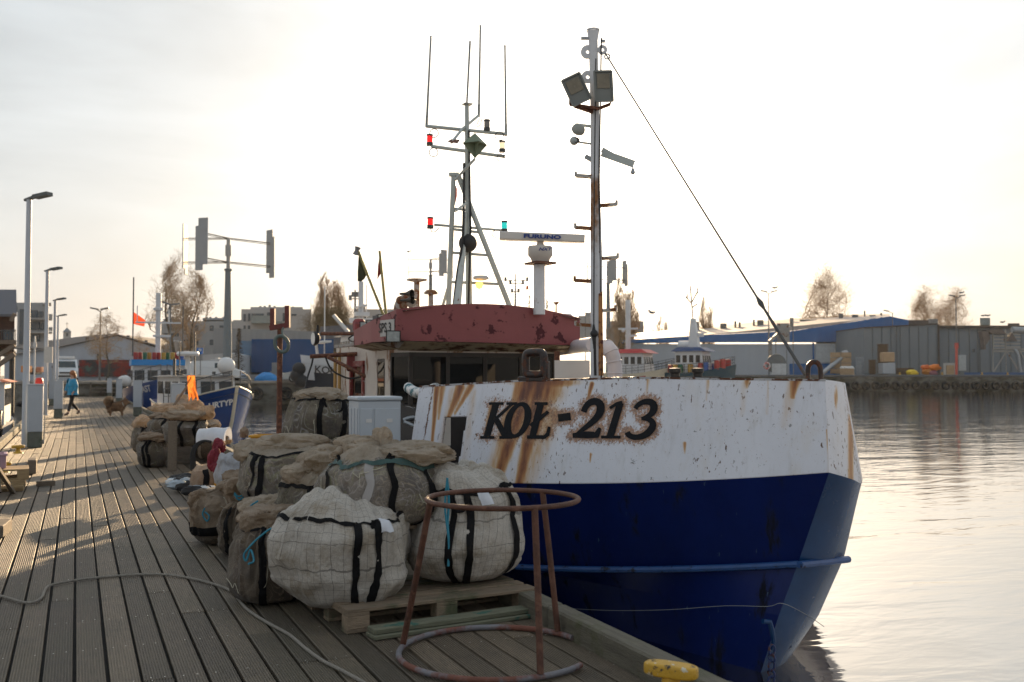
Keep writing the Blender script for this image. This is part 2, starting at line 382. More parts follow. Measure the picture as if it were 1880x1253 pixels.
# ---------------------------------------------------------------- pier
PW = .158; X0 = .0139
def plank_mat():
    global nt
    m = bpy.data.materials.new('deck_planks'); m.use_nodes = True; nt = m.node_tree; nt.nodes.clear()
    out = N('ShaderNodeOutputMaterial'); p = N('ShaderNodeBsdfPrincipled'); g = N('ShaderNodeNewGeometry')
    def nz(scale, st, det=6, rg=.6):
        q0 = N('ShaderNodeMapping'); q0.inputs['Scale'].default_value = st; L(g.outputs['Position'], q0.inputs[0]); q = N('ShaderNodeTexNoise'); q.inputs['Scale'].default_value = scale; q.inputs['Detail'].default_value = det; q.inputs['Roughness'].default_value = rg; L(q0.outputs[0], q.inputs['Vector']); return q.outputs['Fac']
    grain = nz(9, (9, .5, 1), 8, .7); blot = nz(1.2, (1, .5, 1), 5); fine = nz(60, (2.5, 1, 1), 4, .7)
    c = MIX(grain, (.045, .036, .027), (.25, .19, .13))
    c = MIX(1.0, c, M('MULTIPLY_ADD', g.outputs['Random Per Island'], .85, .5), 'MULTIPLY')
    c = MIX(1.0, c, M('MULTIPLY_ADD', fine, 1.5, .25), 'MULTIPLY')
    mr = N('ShaderNodeMapRange'); L(blot, mr.inputs[0]); mr.inputs[1].default_value = .42; mr.inputs[2].default_value = .7
    c = MIX(M('MULTIPLY', mr.outputs[0], .55), c, (.075, .066, .036))
    drk = nz(2.6, (1, .8, 1), 6, .7); mr2 = N('ShaderNodeMapRange'); L(drk, mr2.inputs[0]); mr2.inputs[1].default_value = .5; mr2.inputs[2].default_value = .75
    c = MIX(M('MULTIPLY', mr2.outputs[0], .6), c, (.05, .042, .034))
    spk = nz(38, (1, 1, 1), 2, .5); mr3 = N('ShaderNodeMapRange'); L(spk, mr3.inputs[0]); mr3.inputs[1].default_value = .74; mr3.inputs[2].default_value = .77
    c = MIX(M('MULTIPLY', mr3.outputs[0], .7), c, (.40, .38, .33))
    L(c, p.inputs['Base Color']); L(M('MULTIPLY_ADD', fine, .25, .5), p.inputs['Roughness']); p.inputs['Specular IOR Level'].default_value = .5
    b = N('ShaderNodeBump'); b.inputs['Strength'].default_value = .55; b.inputs['Distance'].default_value = .006; L(M('ADD', fine, grain), b.inputs['Height']); L(b.outputs[0], p.inputs['Normal']); L(p.outputs[0], out.inputs[0]); return m
m_plank = plank_mat()
def plank(mb, x0, x1, y0, y1, z):
    ng = 9; wd = x1 - x0; prof = [(x0 + .004, z - .03), (x0 + .004, z - .004), (x0 + .008, z)]
    for k in range(ng):
        c_ = x0 + .008 + (wd - .016) * (k + .5) / ng; q = (wd - .016) / ng
        dp = .0046
        prof += [(c_ - q * .30, z), (c_ - q * .18, z - dp), (c_ + q * .18, z - dp), (c_ + q * .30, z)]
    prof += [(x1 - .008, z), (x1 - .004, z - .004), (x1 - .004, z - .03)]
    n = len(prof); vs = [(a, y0, b) for a, b in prof] + [(a, y1, b) for a, b in prof]
    mb.add(vs, [(i, i + 1, n + i + 1, n + i) for i in range(n - 1)] + [list(range(n))[::-1], list(range(n, 2 * n))])
mb = MB(); sc_ = MB()
rnd = random.Random(11)
joist = .72
for k in range(-9, 17):
    xa = X0 + PW * k + .0055 ; xb = X0 + PW * (k + 1) - .0055
    y = -3.2 + rnd.randrange(0, 5) * joist
    ys = [-4.0, y]
    while ys[-1] < 81: ys.append(ys[-1] + joist * rnd.choice((4, 5, 5, 6)))
    ys[-1] = 81.2
    for a, b in zip(ys[:-1], ys[1:]): plank(mb, xa + rnd.uniform(-.002, .002), xb + rnd.uniform(-.002, .002), a + .002, b - .003, rnd.uniform(-.003, .002))
    for q in range(0, 22):
        yy = -3.2 + q * joist + 2 * joist
        near = any(abs(yy - t) < .02 for t in ys)
        for fx in (.27, .73):
            for o_ in ((-.022, .022) if near else (0,)):
                cx_ = xa + (xb - xa) * fx + rnd.uniform(-.004, .004); cy_ = yy + o_ + rnd.uniform(-.006, .006); r_ = .0045
                if rnd.random() < .75: sc_.add([(cx_ + r_ * cos(a * pi / 3), cy_ + r_ * sin(a * pi / 3), .0035) for a in range(6)], [tuple(range(6))])
pier = mb.build('pier_deck', m_plank); tag(pier, kind='structure')
o = sc_.build('screw_heads', mat('bright_screws', (.75, .72, .66), .3, metal=.6), pier); tag(o, kind='stuff')
m_beam = mat('edge_beam_wood', (.13, .115, .085), .8, var=.35, vs=5, stretch=(6, .7, 6), col2=(.09, .09, .045), s2=4, th=.58, soft=.1, bump=.6, bs=24)
mb = MB(); 
for x in (2.745, -1.52):
    y = -4
    while y < 81: mb.box((x, y + 2.4, .045), (.13, 4.78, .17), bevel=.012); y += 4.8
tag(mb.build('edge_beam', m_beam, pier), 'weathered timber edge beam')
mb = MB(); mb.box((.61, 38.6, -.115), (4.18, 85, .14)); mb.box((.61, 38.6, -.45), (3.9, 84.8, .5)); mb.build('pontoon_float', mat('pontoon_dark', (.035, .033, .03), .85, var=.3), pier)
# ================================================================ THE FISHING BOAT
AX = 5.4
boat = thing('fishing_boat', 'big rusty white and navy boat with red wheelhouse roof and KOŁ-213 on its bow', 'boat', (AX, 14, WZ))
def lerp(a, b, t): return a + (b - a) * t
# starboard plating curves; a: 0 at the aft edge of the raised bow bulwark .. 1 at the stem corner
def curve(A, B, bulge, a, z):
    A = Vector(A); B = Vector(B); t = (B - A); n = Vector((t.y, -t.x)).normalized()
    if n.y > 0: n = -n
    p = A + t * a + n * bulge * 4 * a * (1 - a); return Vector((p.x, p.y, z))
def pt2(u, v, d): p = D(u, v, d); return (p.x, p.y), p.z
ZT = 1
(C0, z0) = pt2(1515, 697, 7.45); (C1, z1) = pt2(1522, 868, 7.30); (C2, z2) = pt2(1465, 1035, 7.50); (C3, z3) = pt2(1430, 1130, 7.46); C4 = PZ(1397, 1235, WZ); z4 = WZ; C4 = (C4.x, C4.y)
def ztop(a): return float(1.45 + (1.507 - 1.45) * min(1, a / .3) + (.03 * max(0, min(1, (a - .3) / .3))) - .018 * max(0, (a - .6) / .4))
def zk(a): return lerp(.60, z1, a) - .10 * 4 * a * (1 - a) * .55
def zs(a): return lerp(-.22, z2, a * a * .6 + a * .4)
LV = [lambda a: curve((2.98, 9.0), C0, .10, a, ztop(a)),
      lambda a: curve((2.82, 8.9), C1, .13, a, zk(a)),
      lambda a: curve((3.05, 9.35), C2, .12, a, zs(a)),
      lambda a: curve((3.3, 9.7), C3, .05, a, z3),
      lambda a: curve((3.6, 10.2), C4, .02, a, z4),
      lambda a: curve((3.9, 10.8), (C4[0] + .1, C4[1] + .25), .0, a, -1.5)]
Nn = [D(1550, 703, 7.74), D(1581, 889, 7.72), D(1549, 1026, 7.98), D(1503, 1130, 8.05), D(1455, 1197, 7.96), None]
Nn[4].z = WZ; Nn[5] = Vector((Nn[4].x + .1, Nn[4].y + .35, -1.5))
def port(level, a):       # far side, mirrored about the keel line
    p = LV[level](a); q = Nn[level]; c0 = LV[level](1.0)
    t = 1 - a; e = LV[level](0.0); w_ = AX * 2 - e.x
    return Vector((lerp(q.x, w_, t) , lerp(q.y, e.y, t) - .12 * 4 * t * (1 - t), lerp(q.z, e.z, min(1, t * 1.2))))
def between(P, Q, a, b): return P(a).lerp(Q(a), b)
# --- stains on the white bulwark, baked as a wear mask on its own grid
def seg(px, py, x0, y0, x1, y1):
    dx, dy = x1 - x0, y1 - y0; t = max(0, min(1, ((px - x0) * dx + (py - y0) * dy) / (dx * dx + dy * dy + 1e-9))); return math.hypot(px - x0 - t * dx, py - y0 - t * dy), t
STREAK = [(993, 700, 952, 893, 13, 6, 1.0), (972, 700, 912, 880, 14, 8, .95), (1010, 700, 985, 800, 8, 4, .7), (952, 702, 925, 850, 7, 4, .45), (845, 712, 822, 770, 7, 3, .8), (865, 708, 835, 760, 5, 2, .6),
          (802, 712, 792, 830, 4, 2, .7), (812, 712, 805, 770, 5, 2, .5), (1087, 705, 1080, 730, 3, 2, .9), (1460, 698, 1455, 730, 8, 3, .8), (1372, 697, 1370, 712, 5, 3, .5), (905, 745, 893, 800, 6, 4, .6), (1257, 814, 1256, 834, 2.5, 1, .55), (1085, 834, 1083, 848, 2, 1, .5), (1518, 790, 1520, 868, 1.5, 1.5, .55), (1300, 700, 1297, 735, 3, 2, .3), (1190, 697, 1186, 730, 3, 2, .3), (1410, 700, 1408, 760, 2, 3, .25), (1000, 705, 1000, 712, 45, 30, .8),
          (935, 760, 905, 880, 12, 18, .38), (1010, 760, 960, 890, 22, 28, .30), (870, 720, 850, 860, 8, 12, .18), (830, 715, 800, 870, 6, 9, .22), (1455, 705, 1440, 780, 10, 12, .22), (1368, 705, 1362, 760, 7, 8, .18)]
def stain(u, v):
    s_ = 0
    for x0, y0, x1, y1, w0, w1, k in STREAK:
        d_, t = seg(u, v, x0, y0, x1, y1); w_ = lerp(w0, w1, t); s_ = max(s_, k * (1 - .3 * t) * exp(-(d_ / w_ / 1.15) ** 2))
    return s_
# --- the registration letters, drawn as pen strokes in photo columns/rows and laid on the curved plate
GL = []        # (list of (u, v, halfwidth vector u))
def stroke(pts): GL.append([(a, b, k * 1.12 + .6) for a, b, k in pts])
def bez(p0, p1, p2, p3, n=10): return [tuple((1 - t) ** 3 * a + 3 * (1 - t) ** 2 * t * b + 3 * (1 - t) * t * t * c_ + t ** 3 * d_ for a, b, c_, d_ in zip(p0, p1, p2, p3)) for t in [i / n for i in range(n + 1)]]
# each stroke: list of (u, v, width) ; width is measured across the stroke
def serif(u0, u1, v): stroke([(u0, v, 4), (u1, v, 4)])
stroke([(911, 742, 11), (894, 803, 11)]); serif(898, 925, 741.5); serif(882, 908, 803.5)
stroke([(941, 742, 4), (903, 776, 4.5)]); serif(930, 950, 741.5)
stroke([(910, 768, 10), (929, 803, 11)]); serif(917, 941, 803.5)
O_ = []
for i in range(33):
    a = 2 * pi * i / 32; cx_, cy_ = 951, 772; x = 17.5 * cos(a); y = 29.5 * sin(a); O_.append((cx_ + x - y * .24, cy_ + y, 5.5 + 5.5 * abs(cos(a + .25)) ** 1.5))
OI = len(GL); stroke(O_)
stroke([(993, 742, 11), (978, 803, 11)]); serif(982, 1006, 741.5); stroke([(968, 803, 5), (1000, 803, 6), (1006, 798, 6), (1009, 784, 4)]); stroke([(975, 783, 7), (1007, 756, 5)])
stroke([(1025, 768, 12), (1048, 765, 12)])
stroke(bez((1072, 757, 9), (1078, 731, 9), (1108, 732, 13), (1103, 754, 13), 12) + bez((1103, 754, 13), (1100, 770, 11), (1078, 782, 7), (1056, 801, 5), 10)[1:])
stroke([(1052, 800, 7), (1078, 799, 11), (1096, 799, 10), (1102, 786, 4)])
stroke([(1139, 742, 11), (1121, 801, 12)]); stroke([(1120, 750, 4), (1133, 742, 5), (1143, 739, 5)]); serif(1104, 1140, 803)
stroke(bez((1167, 751, 6), (1174, 734, 7), (1205, 733, 12), (1201, 751, 12), 10) + bez((1201, 751, 12), (1199, 763, 10), (1186, 767, 5), (1178, 769, 4), 7)[1:])
stroke(bez((1178, 769, 5), (1205, 768, 10), (1204, 785, 12), (1188, 797, 11), 10) + bez((1188, 797, 11), (1176, 806, 8), (1155, 806, 8), (1152, 794, 9), 8)[1:])
HALO = [(u, v, wd) for g in GL for (u, v, wd) in g]
def halo(u, v):
    k = 99
    for g in GL:
        for p, q in zip(g[:-1], g[1:]):
            if abs(p[0] - u) > 60: continue
            d_, t = seg(u, v, p[0], p[1], q[0], q[1]); k = min(k, d_ - lerp(p[2], q[2], t) / 2)
    str_ = 1.0 if u > 1010 else .62
    return str_ * max(0, 1 - max(0, k) / 15.0)
def plate_mat():
    global nt
    m = bpy.data.materials.new('rusty_white_hull_paint'); m.use_nodes = True; nt = m.node_tree; nt.nodes.clear()
    out = N('ShaderNodeOutputMaterial'); p = N('ShaderNodeBsdfPrincipled'); g = N('ShaderNodeNewGeometry'); at = N('ShaderNodeAttribute'); at.attribute_name = 'wear'
    sp = N('ShaderNodeSeparateColor'); L(at.outputs['Color'], sp.inputs[0])
    def nz(scale, st=(1, 1, 1), det=6, rg=.6, off=0):
        q0 = N('ShaderNodeMapping'); q0.inputs['Scale'].default_value = st; q0.inputs['Location'].default_value = (off, off, off); L(g.outputs['Position'], q0.inputs[0]); q = N('ShaderNodeTexNoise'); q.inputs['Scale'].default_value = scale; q.inputs['Detail'].default_value = det; q.inputs['Roughness'].default_value = rg; L(q0.outputs[0], q.inputs['Vector']); return q.outputs['Fac']
    def step(x, a, b):
        r = N('ShaderNodeMapRange'); r.interpolation_type = 'SMOOTHSTEP'; L(x, r.inputs[0]); r.inputs[1].default_value = a; r.inputs[2].default_value = b; return r.outputs[0]
    base = MIX(nz(1.5, (1, 1, .5)), (.56, .57, .63), (.72, .73, .79))
    base = MIX(M('MULTIPLY', step(nz(14, (1, 1, .12), 6, .7), .5, .78), .5), base, (.42, .42, .43))
    base = MIX(M('MULTIPLY', step(nz(5, (1, 1, .5), 5, .6, 3), .5, .8), .35), base, (.55, .48, .38))
    grey = step(nz(13, (1, 1, 1.1), 6, .65, 8), .66, .675); base = MIX(grey, base, (.24, .25, .27))
    chip = step(nz(34, (1, 1, .45), 4, .6, 2), .625, .645)
    chipz = step(nz(2.5, (1, 1, 1), 2, .5, 11), .40, .62)
    base = MIX(M('MULTIPLY', chip, chipz), base, MIX(nz(90), (.03, .02, .018), (.14, .06, .03)))
    ed = M('MULTIPLY', sp.outputs[2], 1.0)
    rn = nz(48, (1, 1, .8), 8, .85, 4); streakn = nz(26, (1, 1, .05), 4, .6, 5)
    # flowing streaks
    s1 = M('MULTIPLY', sp.outputs[0], M('MULTIPLY_ADD', streakn, 1.3, .35)); s1 = M('MINIMUM', s1, 1.0)
    cr = N('ShaderNodeValToRGB'); L(s1, cr.inputs[0]); e = cr.color_ramp.elements; e[0].position = 0; e[0].color = (.62, .48, .33, 1); e[1].position = 1; e[1].color = (.095, .028, .014, 1)
    for ps, cc in ((.25, (.52, .33, .16, 1)), (.5, (.36, .15, .045, 1)), (.75, (.19, .06, .02, 1))): q = e.new(ps); q.color = cc
    base = MIX(step(s1, .04, .34), base, cr.outputs[0])
    # bleeding round the letters
    h1 = step(M('ADD', M('MULTIPLY', sp.outputs[1], .58), M('MULTIPLY_ADD', rn, 2.6, -1.3)), .26, .36)
    hc = MIX(step(nz(55, (1, 1, 1), 5, .8, 7), .35, .65), (.07, .025, .016), (.46, .21, .085))
    base = MIX(M('MULTIPLY', h1, .92), base, hc)
    base = MIX(M('MULTIPLY', step(sp.outputs[1], .1, 1.0), .15), base, (.55, .42, .30))
    e1 = step(M('ADD', sp.outputs[2], M('MULTIPLY_ADD', rn, 1.4, -.95)), .25, .35); base = MIX(e1, base, MIX(nz(70), (.03, .015, .012), (.22, .09, .04)))
    L(base, p.inputs['Base Color']); p.inputs['Roughness'].default_value = .42
    b = N('ShaderNodeBump'); b.inputs['Strength'].default_value = .35; b.inputs['Distance'].default_value = .01; hh = M('ADD', M('MULTIPLY', nz(3, (1, 1, 1), 3), 2.0), M('ADD', M('MULTIPLY', h1, .25), M('MULTIPLY', rn, .2))); L(hh, b.inputs['Height']); L(b.outputs[0], p.inputs['Normal'])
    L(p.outputs[0], out.inputs[0]); return m
m_plate = plate_mat()
def wear_attr(o, fn):
    me = o.data; a = me.color_attributes.new('wear', 'FLOAT_COLOR', 'POINT'); off = OFF[o.name]
    for i, vtx in enumerate(me.vertices): a.data[i].color = (*fn(vtx.co + off), 1)
    return o
P0, P1 = LV[0], LV[1]
DOOR = [(817, 766), (857, 766), (843, 885), (803, 885)]
def in_door(u, v): 
    t = (v - 766) / 119.0
    return v > 766 and lerp(816, 801, t) < u < lerp(857, 836, t)
NUX, NVX = 260, 84
mb = MB(); mb.smooth = True
idx = {}; vs = []; 
for j in range(NVX + 1):
    for i in range(NUX + 1): idx[(i, j)] = len(vs); vs.append(between(P0, P1, i / NUX, j / NVX))
pj = [proj(p) for p in vs]
fs = []
for j in range(NVX):
    for i in range(NUX):
        q = (idx[(i, j)], idx[(i, j + 1)], idx[(i + 1, j + 1)], idx[(i + 1, j)])
        cu_ = sum(pj[k][0] for k in q) / 4; cv_ = sum(pj[k][1] for k in q) / 4
        if not in_door(cu_, cv_): fs.append(q)
mb.add(vs, fs)
bw = mb.build('bow_bulwark', m_plate, boat)
def wear_fn(p):
    u, v, d_ = proj(p); best = 0
    # edge rust: along the top edge, the door edges and the aft edge
    a_top = min(1, max(0, 1 - (abs(v - (711 - min(1, (u - 795) / 160) * 12 if u < 955 else 697)) / 5)))
    dd = min(abs(u - lerp(816, 801, (v - 766) / 119)), abs(u - lerp(857, 836, (v - 766) / 119))) if v > 760 else (abs(v - 766) if 812 < u < 860 else 99)
    aft = abs(u - (795 - (v - 710) * .17))
    ed = max(a_top * .55, .5 * max(0, 1 - dd / 4), .75 * max(0, 1 - aft / 5), .4 * max(0, 1 - abs(u - 1519) / 4))
    return (stain(u, v), halo(u, v), ed)
wear_attr(bw, wear_fn)
sm_ = bw.modifiers.new('thickness', 'SOLIDIFY'); sm_.thickness = .03; sm_.offset = -1
# letters mapped on the plate
def onplate(u, v):
    a, b = (u - 790) / 730.0, (v - 700) / 190.0
    for _ in range(12):
        p = between(P0, P1, a, b); pu, pv, _d = proj(p); e = 1e-3
        ua, va, _d = proj(between(P0, P1, a + e, b)); ub, vb, _d = proj(between(P0, P1, a, b + e))
        A11, A12, A21, A22 = (ua - pu) / e, (ub - pu) / e, (va - pv) / e, (vb - pv) / e; det = A11 * A22 - A12 * A21
        ru, rv = u - pu, v - pv; a += (ru * A22 - rv * A12) / det; b += (A11 * rv - A21 * ru) / det
    p = between(P0, P1, a, b); da = between(P0, P1, a + .01, b) - p; db = between(P0, P1, a, b + .01) - p
    n = da.cross(db).normalized()
    if n.dot(Vector((0, 0, EYE)) - p) < 0: n = -n
    return p, n
mb = MB()
for gi, g in enumerate(GL):
    pts = []
    for p, q in zip(g[:-1], g[1:]):
        nseg = max(1, int(math.hypot(q[0] - p[0], q[1] - p[1]) / 5))
        for k in range(nseg): pts.append(tuple(lerp(p[c_], q[c_], k / nseg) for c_ in range(3)))
    pts.append(g[-1]); vs = []
    straight = len(g) == 2
    for i, (u, v, wd) in enumerate(pts):
        a = pts[max(0, i - 1)]; b = pts[min(len(pts) - 1, i + 1)]
        if gi == OI: a = pts[i - 1] if i else pts[-2]; b = pts[(i + 1) % (len(pts) - 1)]
        tx, ty = b[0] - a[0], b[1] - a[1]; l_ = math.hypot(tx, ty) or 1; nx, ny = -ty / l_, tx / l_
        if straight and abs(ty) > abs(tx): nx, ny = 1 * (1 if nx > 0 else -1), 0    # stems end level
        jit = 1 + .06 * noise.noise(Vector((u * .21, v * .23, 3)))
        for s_ in (-1, 1):
            p, n = onplate(u + nx * s_ * wd / 2 * jit, v + ny * s_ * wd / 2 * jit); vs.append(p + n * (.003 + gi * .00025))
    mb.add(vs, [(2 * i, 2 * i + 1, 2 * i + 3, 2 * i + 2) for i in range(len(pts) - 1)])
mb.build('registration_letters', mat('letter_black', (.006, .007, .010), .6, spec=.2, var=.3, vs=20, col2=(.10, .04, .025), s2=45, th=.70, soft=.02, bump=.2), boat)
# stem plate, port bulwark, cap rail
mb = MB(); mb.smooth = True
mb.grid(lambda a, b: (LV[0](1.0).lerp(LV[1](1.0), b)).lerp(Nn[0].lerp(Nn[1], b), a) + Vector((0, -.02, 0)) * sin(pi * a), 14, 40, flip=True)
o = mb.build('stem_plate', m_plate, boat)
def wf2(p):
    u, v, d_ = proj(p); ed = max(.35 * max(0, 1 - abs(u - 1518) / 4), .5 if u > 1545 + (v - 700) * .16 else 0, .3 * max(0, 1 - abs(v - 702) / 4)); k = max(.5 * exp(-((u - 1562) / 5) ** 2) if v > 760 else 0, .5 * exp(-((u - 1535) / 3) ** 2 - ((v - 730) / 20) ** 2)); return (k, 0, ed)
wear_attr(o, wf2)
mb = MB(); mb.smooth = True; mb.grid(lambda a, b: port(0, a).lerp(port(1, a), b), 24, 6, flip=True)
o = mb.build('bow_bulwark', m_plate, boat); wear_attr(o, lambda p: (0, 0, 0)); o.modifiers.new('thickness', 'SOLIDIFY').thickness = -.03
mb = MB(); n_ = 40
def rail(side, a): p = (LV[0](a) if side > 0 else port(0, a)).copy(); return p
pts = [rail(1, i / n_) for i in range(n_ + 1)]
inw = lambda p: (Vector((AX, 12, p.z)) - p).normalized()
vs = []
for p in pts: q = inw(p); vs += [p - q * .006 + Vector((0, 0, .004)), p + q * .07 + Vector((0, 0, .004)), p + q * .07 - Vector((0, 0, .012)), p - q * .006 - Vector((0, 0, .012))]
fs = []
for i in range(n_):
    for k in range(4): fs.append((4 * i + k, 4 * i + (k + 1) % 4, 4 * i + 4 + (k + 1) % 4, 4 * i + 4 + k))
fs.append((3, 2, 1, 0)); mb.add(vs, fs)
mb.build('cap_rail', mat('worn_rail', (.40, .40, .42), .5, col2=(.10, .04, .02), s2=9, th=.50, soft=.03, bump=.3), boat)
# --- blue hull
m_blue = mat('navy_hull_paint', (.0025, .011, .085), .36, spec=.22, var=.38, vs=1.1, col2=(.005, .006, .014), s2=6, th=.61, soft=.06, stretch=(1, 1, .6), st2=(1, 1, .22), col3=(.05, .08, .13), s3=26, th3=.70, bump=.5, bs=1.6)
m_blue_lit = mat('navy_stem_paint_lit', (.009, .042, .125), .27, spec=.3, var=.3, vs=2, col2=(.02, .03, .06), s2=8, th=.68, bump=.1, bs=3)  # hull navy made lighter: brightness reflected from the water put into the colour
mb = MB(); mb.smooth = True
for k in range(1, 5): mb.grid(lambda a, b, k=k: LV[k](a).lerp(LV[k + 1](a), b), 48, 6)
# side aft of the bow and the far side
AFT = [(.86, 2.86), (.5, 2.84), (-.22, 2.95), (-.4, 3.05), (WZ, 3.25), (-1.5, 3.8)]
def aftp(k, t):
    e = LV[k](0.0); z, x = AFT[k]; zz = lerp(e.z if k else .86, z, min(1, t * 3)); tt = min(1, t * 2.2); tt = tt * tt * (3 - 2 * tt)
    return Vector((lerp(e.x, x, tt) + max(0, t - .45) ** 2 * 2.6, lerp(e.y, 16.6, t), zz))
for k in range(1, 5): mb.grid(lambda a, b, k=k: aftp(k, 1 - a).lerp(aftp(k + 1, 1 - a), b), 20, 3)
mb.grid(lambda a, b: aftp(0, 1 - a).lerp(aftp(1, 1 - a), b), 20, 2)
def aftq(k, t): p = aftp(k, t); return Vector((2 * AX - p.x, p.y, p.z))
for k in range(0, 5): mb.grid(lambda a, b, k=k: aftq(k, 1 - a).lerp(aftq(k + 1, 1 - a), b), 20, 2, flip=True)
for k in range(1, 5): mb.grid(lambda a, b, k=k: port(k, a).lerp(port(k + 1, a), b), 20, 3, flip=True)
for k in range(0, 5): mb.add([aftp(k, 1), aftq(k, 1), aftq(k + 1, 1), aftp(k + 1, 1)], [(0, 1, 2, 3)])
hull = mb.build('hull', m_blue, boat)
mb = MB(); mb.smooth = True
for k in range(1, 5): mb.grid(lambda a, b, k=k: (LV[k](1.0).lerp(LV[k + 1](1.0), b)).lerp(Nn[k].lerp(Nn[k + 1], b), a) + Vector((.008, -.05, 0)) * sin(pi * a), 14, 8, flip=True)
mb.build('stem_bar', m_blue_lit, hull)
mb = MB(); r_ = .026
mb.tube([LV[2](a / 40) + Vector((-.015, -.02, 0)) for a in range(2, 41)], r_, 8)
mb.tube([Nn[2].lerp(LV[2](1.0), k) + Vector((.01, -.04, 0)) for k in (-.0, .25, .5, .75, 1.0, 1.06)], .028, 8)
mb.tube([aftp(2, t / 10) + Vector((-.02, 0, 0)) for t in range(0, 11)], r_, 8)
mb.build('rubbing_strake', mat('strake_blue', (.015, .065, .21), .4, var=.25, vs=6, col2=(.02, .02, .03), s2=9, th=.6), hull)
# mooring line of white thread across the bow and a draught seam
mb = MB(); pts = []
for a, z in ((.30, -.55), (.45, -.50), (.6, -.43), (.75, -.33), (.88, -.22), (.97, -.17)):
    p = LV[3](a); pts.append(Vector((p.x, p.y, z)) + Vector((-.01, -.05, 0)))
pts += [LV[3](1.0) + Vector((-.01, -.06, .10)), (LV[3](1.0).lerp(Nn[3], .5)) + Vector((0, -.085, .02)), Nn[3] + Vector((.01, -.05, -.08))]
mb.tube(spline(pts, 5), .0025, 5); solo(mb, 'thin_line', mat('grey_cord', (.25, .26, .27), .8), 'thin pale cord stretched round the blue bow below the strake', 'cord')
# anchor chain at the stem foot
ch = thing('chain', 'dark blue chain hanging from a bracket at the foot of the bow', 'chain', PZ(1415, 1235, WZ) + Vector((-.06, -.12, 0)))
mb = MB(); q = D(1413, 1142, 7.2)
mb.tube([q + Vector((-.06, 0, .01)), q, q + Vector((.02, 0, -.06)), q + Vector((.035, 0, -.14)), q + Vector((.02, 0, -.2))], [.018, .02, .02, .018, .014], 8); mb.build('bracket', m_blue_lit, ch)
mb = MB(); z = q.z - .2; k = 0
while z > WZ - .1:
    c_ = Vector((q.x + .01 - k * .002, q.y - .01, z)); mb.torus(c_, .026, .0085, 12, 6, axis=(1, 0, 0) if k % 2 else (0, 1, 0), sy=1.5 if 1 else 1, sx=1.0 if k % 2 == 0 else 1); z -= .055; k += 1
mb.build('links', mat('chain_blue_rust', (.01, .03, .12), .5, col2=(.08, .03, .02), s2=30, th=.55), ch)
# --- decks
mb = MB()
pts = [aftp(0, 1).copy(), aftp(0, .3).copy(), aftp(0, 0).copy()] + [LV[0](i / 10).copy() for i in range(11)] + [port(0, 1 - i / 10).copy() for i in range(11)] + [aftq(0, .3).copy(), aftq(0, 1).copy()]
pts = [p + (Vector((AX, p.y, 0)) - Vector((p.x, p.y, 0))).normalized() * .04 for p in pts]
mb.poly([(p.x, p.y, .55) for p in pts]); mb.build('deck', mat('green_deck', (.06, .07, .07), .8, var=.3, col2=RUST, s2=3, th=.58), boat)
mb = MB(); P = [LV[0](i / 12).copy() for i in range(2, 13)] + [port(0, 1 - i / 12).copy() for i in range(0, 11)]; P = [p + (Vector((AX, 10, 0)) - Vector((p.x, p.y, 0))).normalized() * .05 for p in P]; mb.poly([(p.x, p.y, 1.38) for p in P], (0, 0, -.02)); mb.poly([(P[0].x, P[0].y, .56), (P[-1].x, P[-1].y, .56), (P[-1].x, P[-1].y, 1.355), (P[0].x, P[0].y, 1.355)], (0, .03, 0)); mb.poly([(3.35, 9.15, .56), (3.7, 8.6, .56), (3.7, 8.6, 1.355), (3.35, 9.15, 1.355)], (.02, .02, 0)); mb.build('foredeck_and_shade_panels', mat('foredeck_dark_shade', (.035, .03, .03), .8, var=.3), boat)  # upright dark panels added so the bulwark door opening looks shaded inside
# foredeck fittings: fairlead rings, bollards
def chock(u, v, hw, hh, r, d, axis, name, lab=None, br=1.0):
    p = D(u, v, d); mb = MB(); pts = []
    for i in range(36):
        a = 2 * pi * i / 36; e = .42; cx_ = math.copysign(abs(cos(a)) ** e, cos(a)) * hw; cz_ = math.copysign(abs(sin(a)) ** e, sin(a)) * hh
        pts.append(p + Vector(axis) * cx_ + UP * cz_)
    mb.tube(pts, r, 14, closed=True); return mb, p
m_chk = mat('brown_black_iron', (.022, .013, .012), .38, var=.4, vs=8, col2=(.09, .035, .02), s2=16, th=.55, bump=.4)
pl, n1 = onplate(985, 700); ax_ = (onplate(1000, 700)[0] - pl).normalized(); dd_ = proj(pl)[2]
mb, p = chock(982, 668, .095, .098, .036, dd_ + .03, ax_, 'fairlead'); mb.box(p + Vector((.0, .02, -.135)) , (.30, .07, .05), rz=atan2(ax_.y, ax_.x), bevel=.01); mb.box(p + ax_ * .12 + UP * -.06, (.05, .06, .16), rz=atan2(ax_.y, ax_.x), bevel=.01)
mb.build('fairlead', m_chk, boat)
pl, n1 = onplate(1495, 698); dd_ = proj(pl)[2] + .12
mb = MB(); p = D(1495, 690, dd_); pts = []
for i in range(15): a = pi * i / 14; pts.append(p + RIGHT * cos(a) * .048 + UP * (sin(a) * .06 + .045))
mb.tube([p + RIGHT * .052 - UP * .1] + pts + [p - RIGHT * .052 - UP * .1], .020, 10)
mb.build('bow_hoop', m_chk, boat)
b0 = D(1262, 690, 9.6); MB().box(b0 + UP * -.02, (.62, .12, .02), rz=-YAW).build('mooring_bitts', m_black, boat)
for u in (1239, 1281):
    mb = MB(); q = D(u, 690, 9.6); mb.lathe(q - UP * .8, [(.045, 0), (.045, .82), (.06, .83), (.06, .87), (.0, .875)], 16); mb.build('bitt_post', mat('black_gloss', (.012, .012, .013), .35, col2=(.05, .03, .03), s2=20, th=.6), boat)
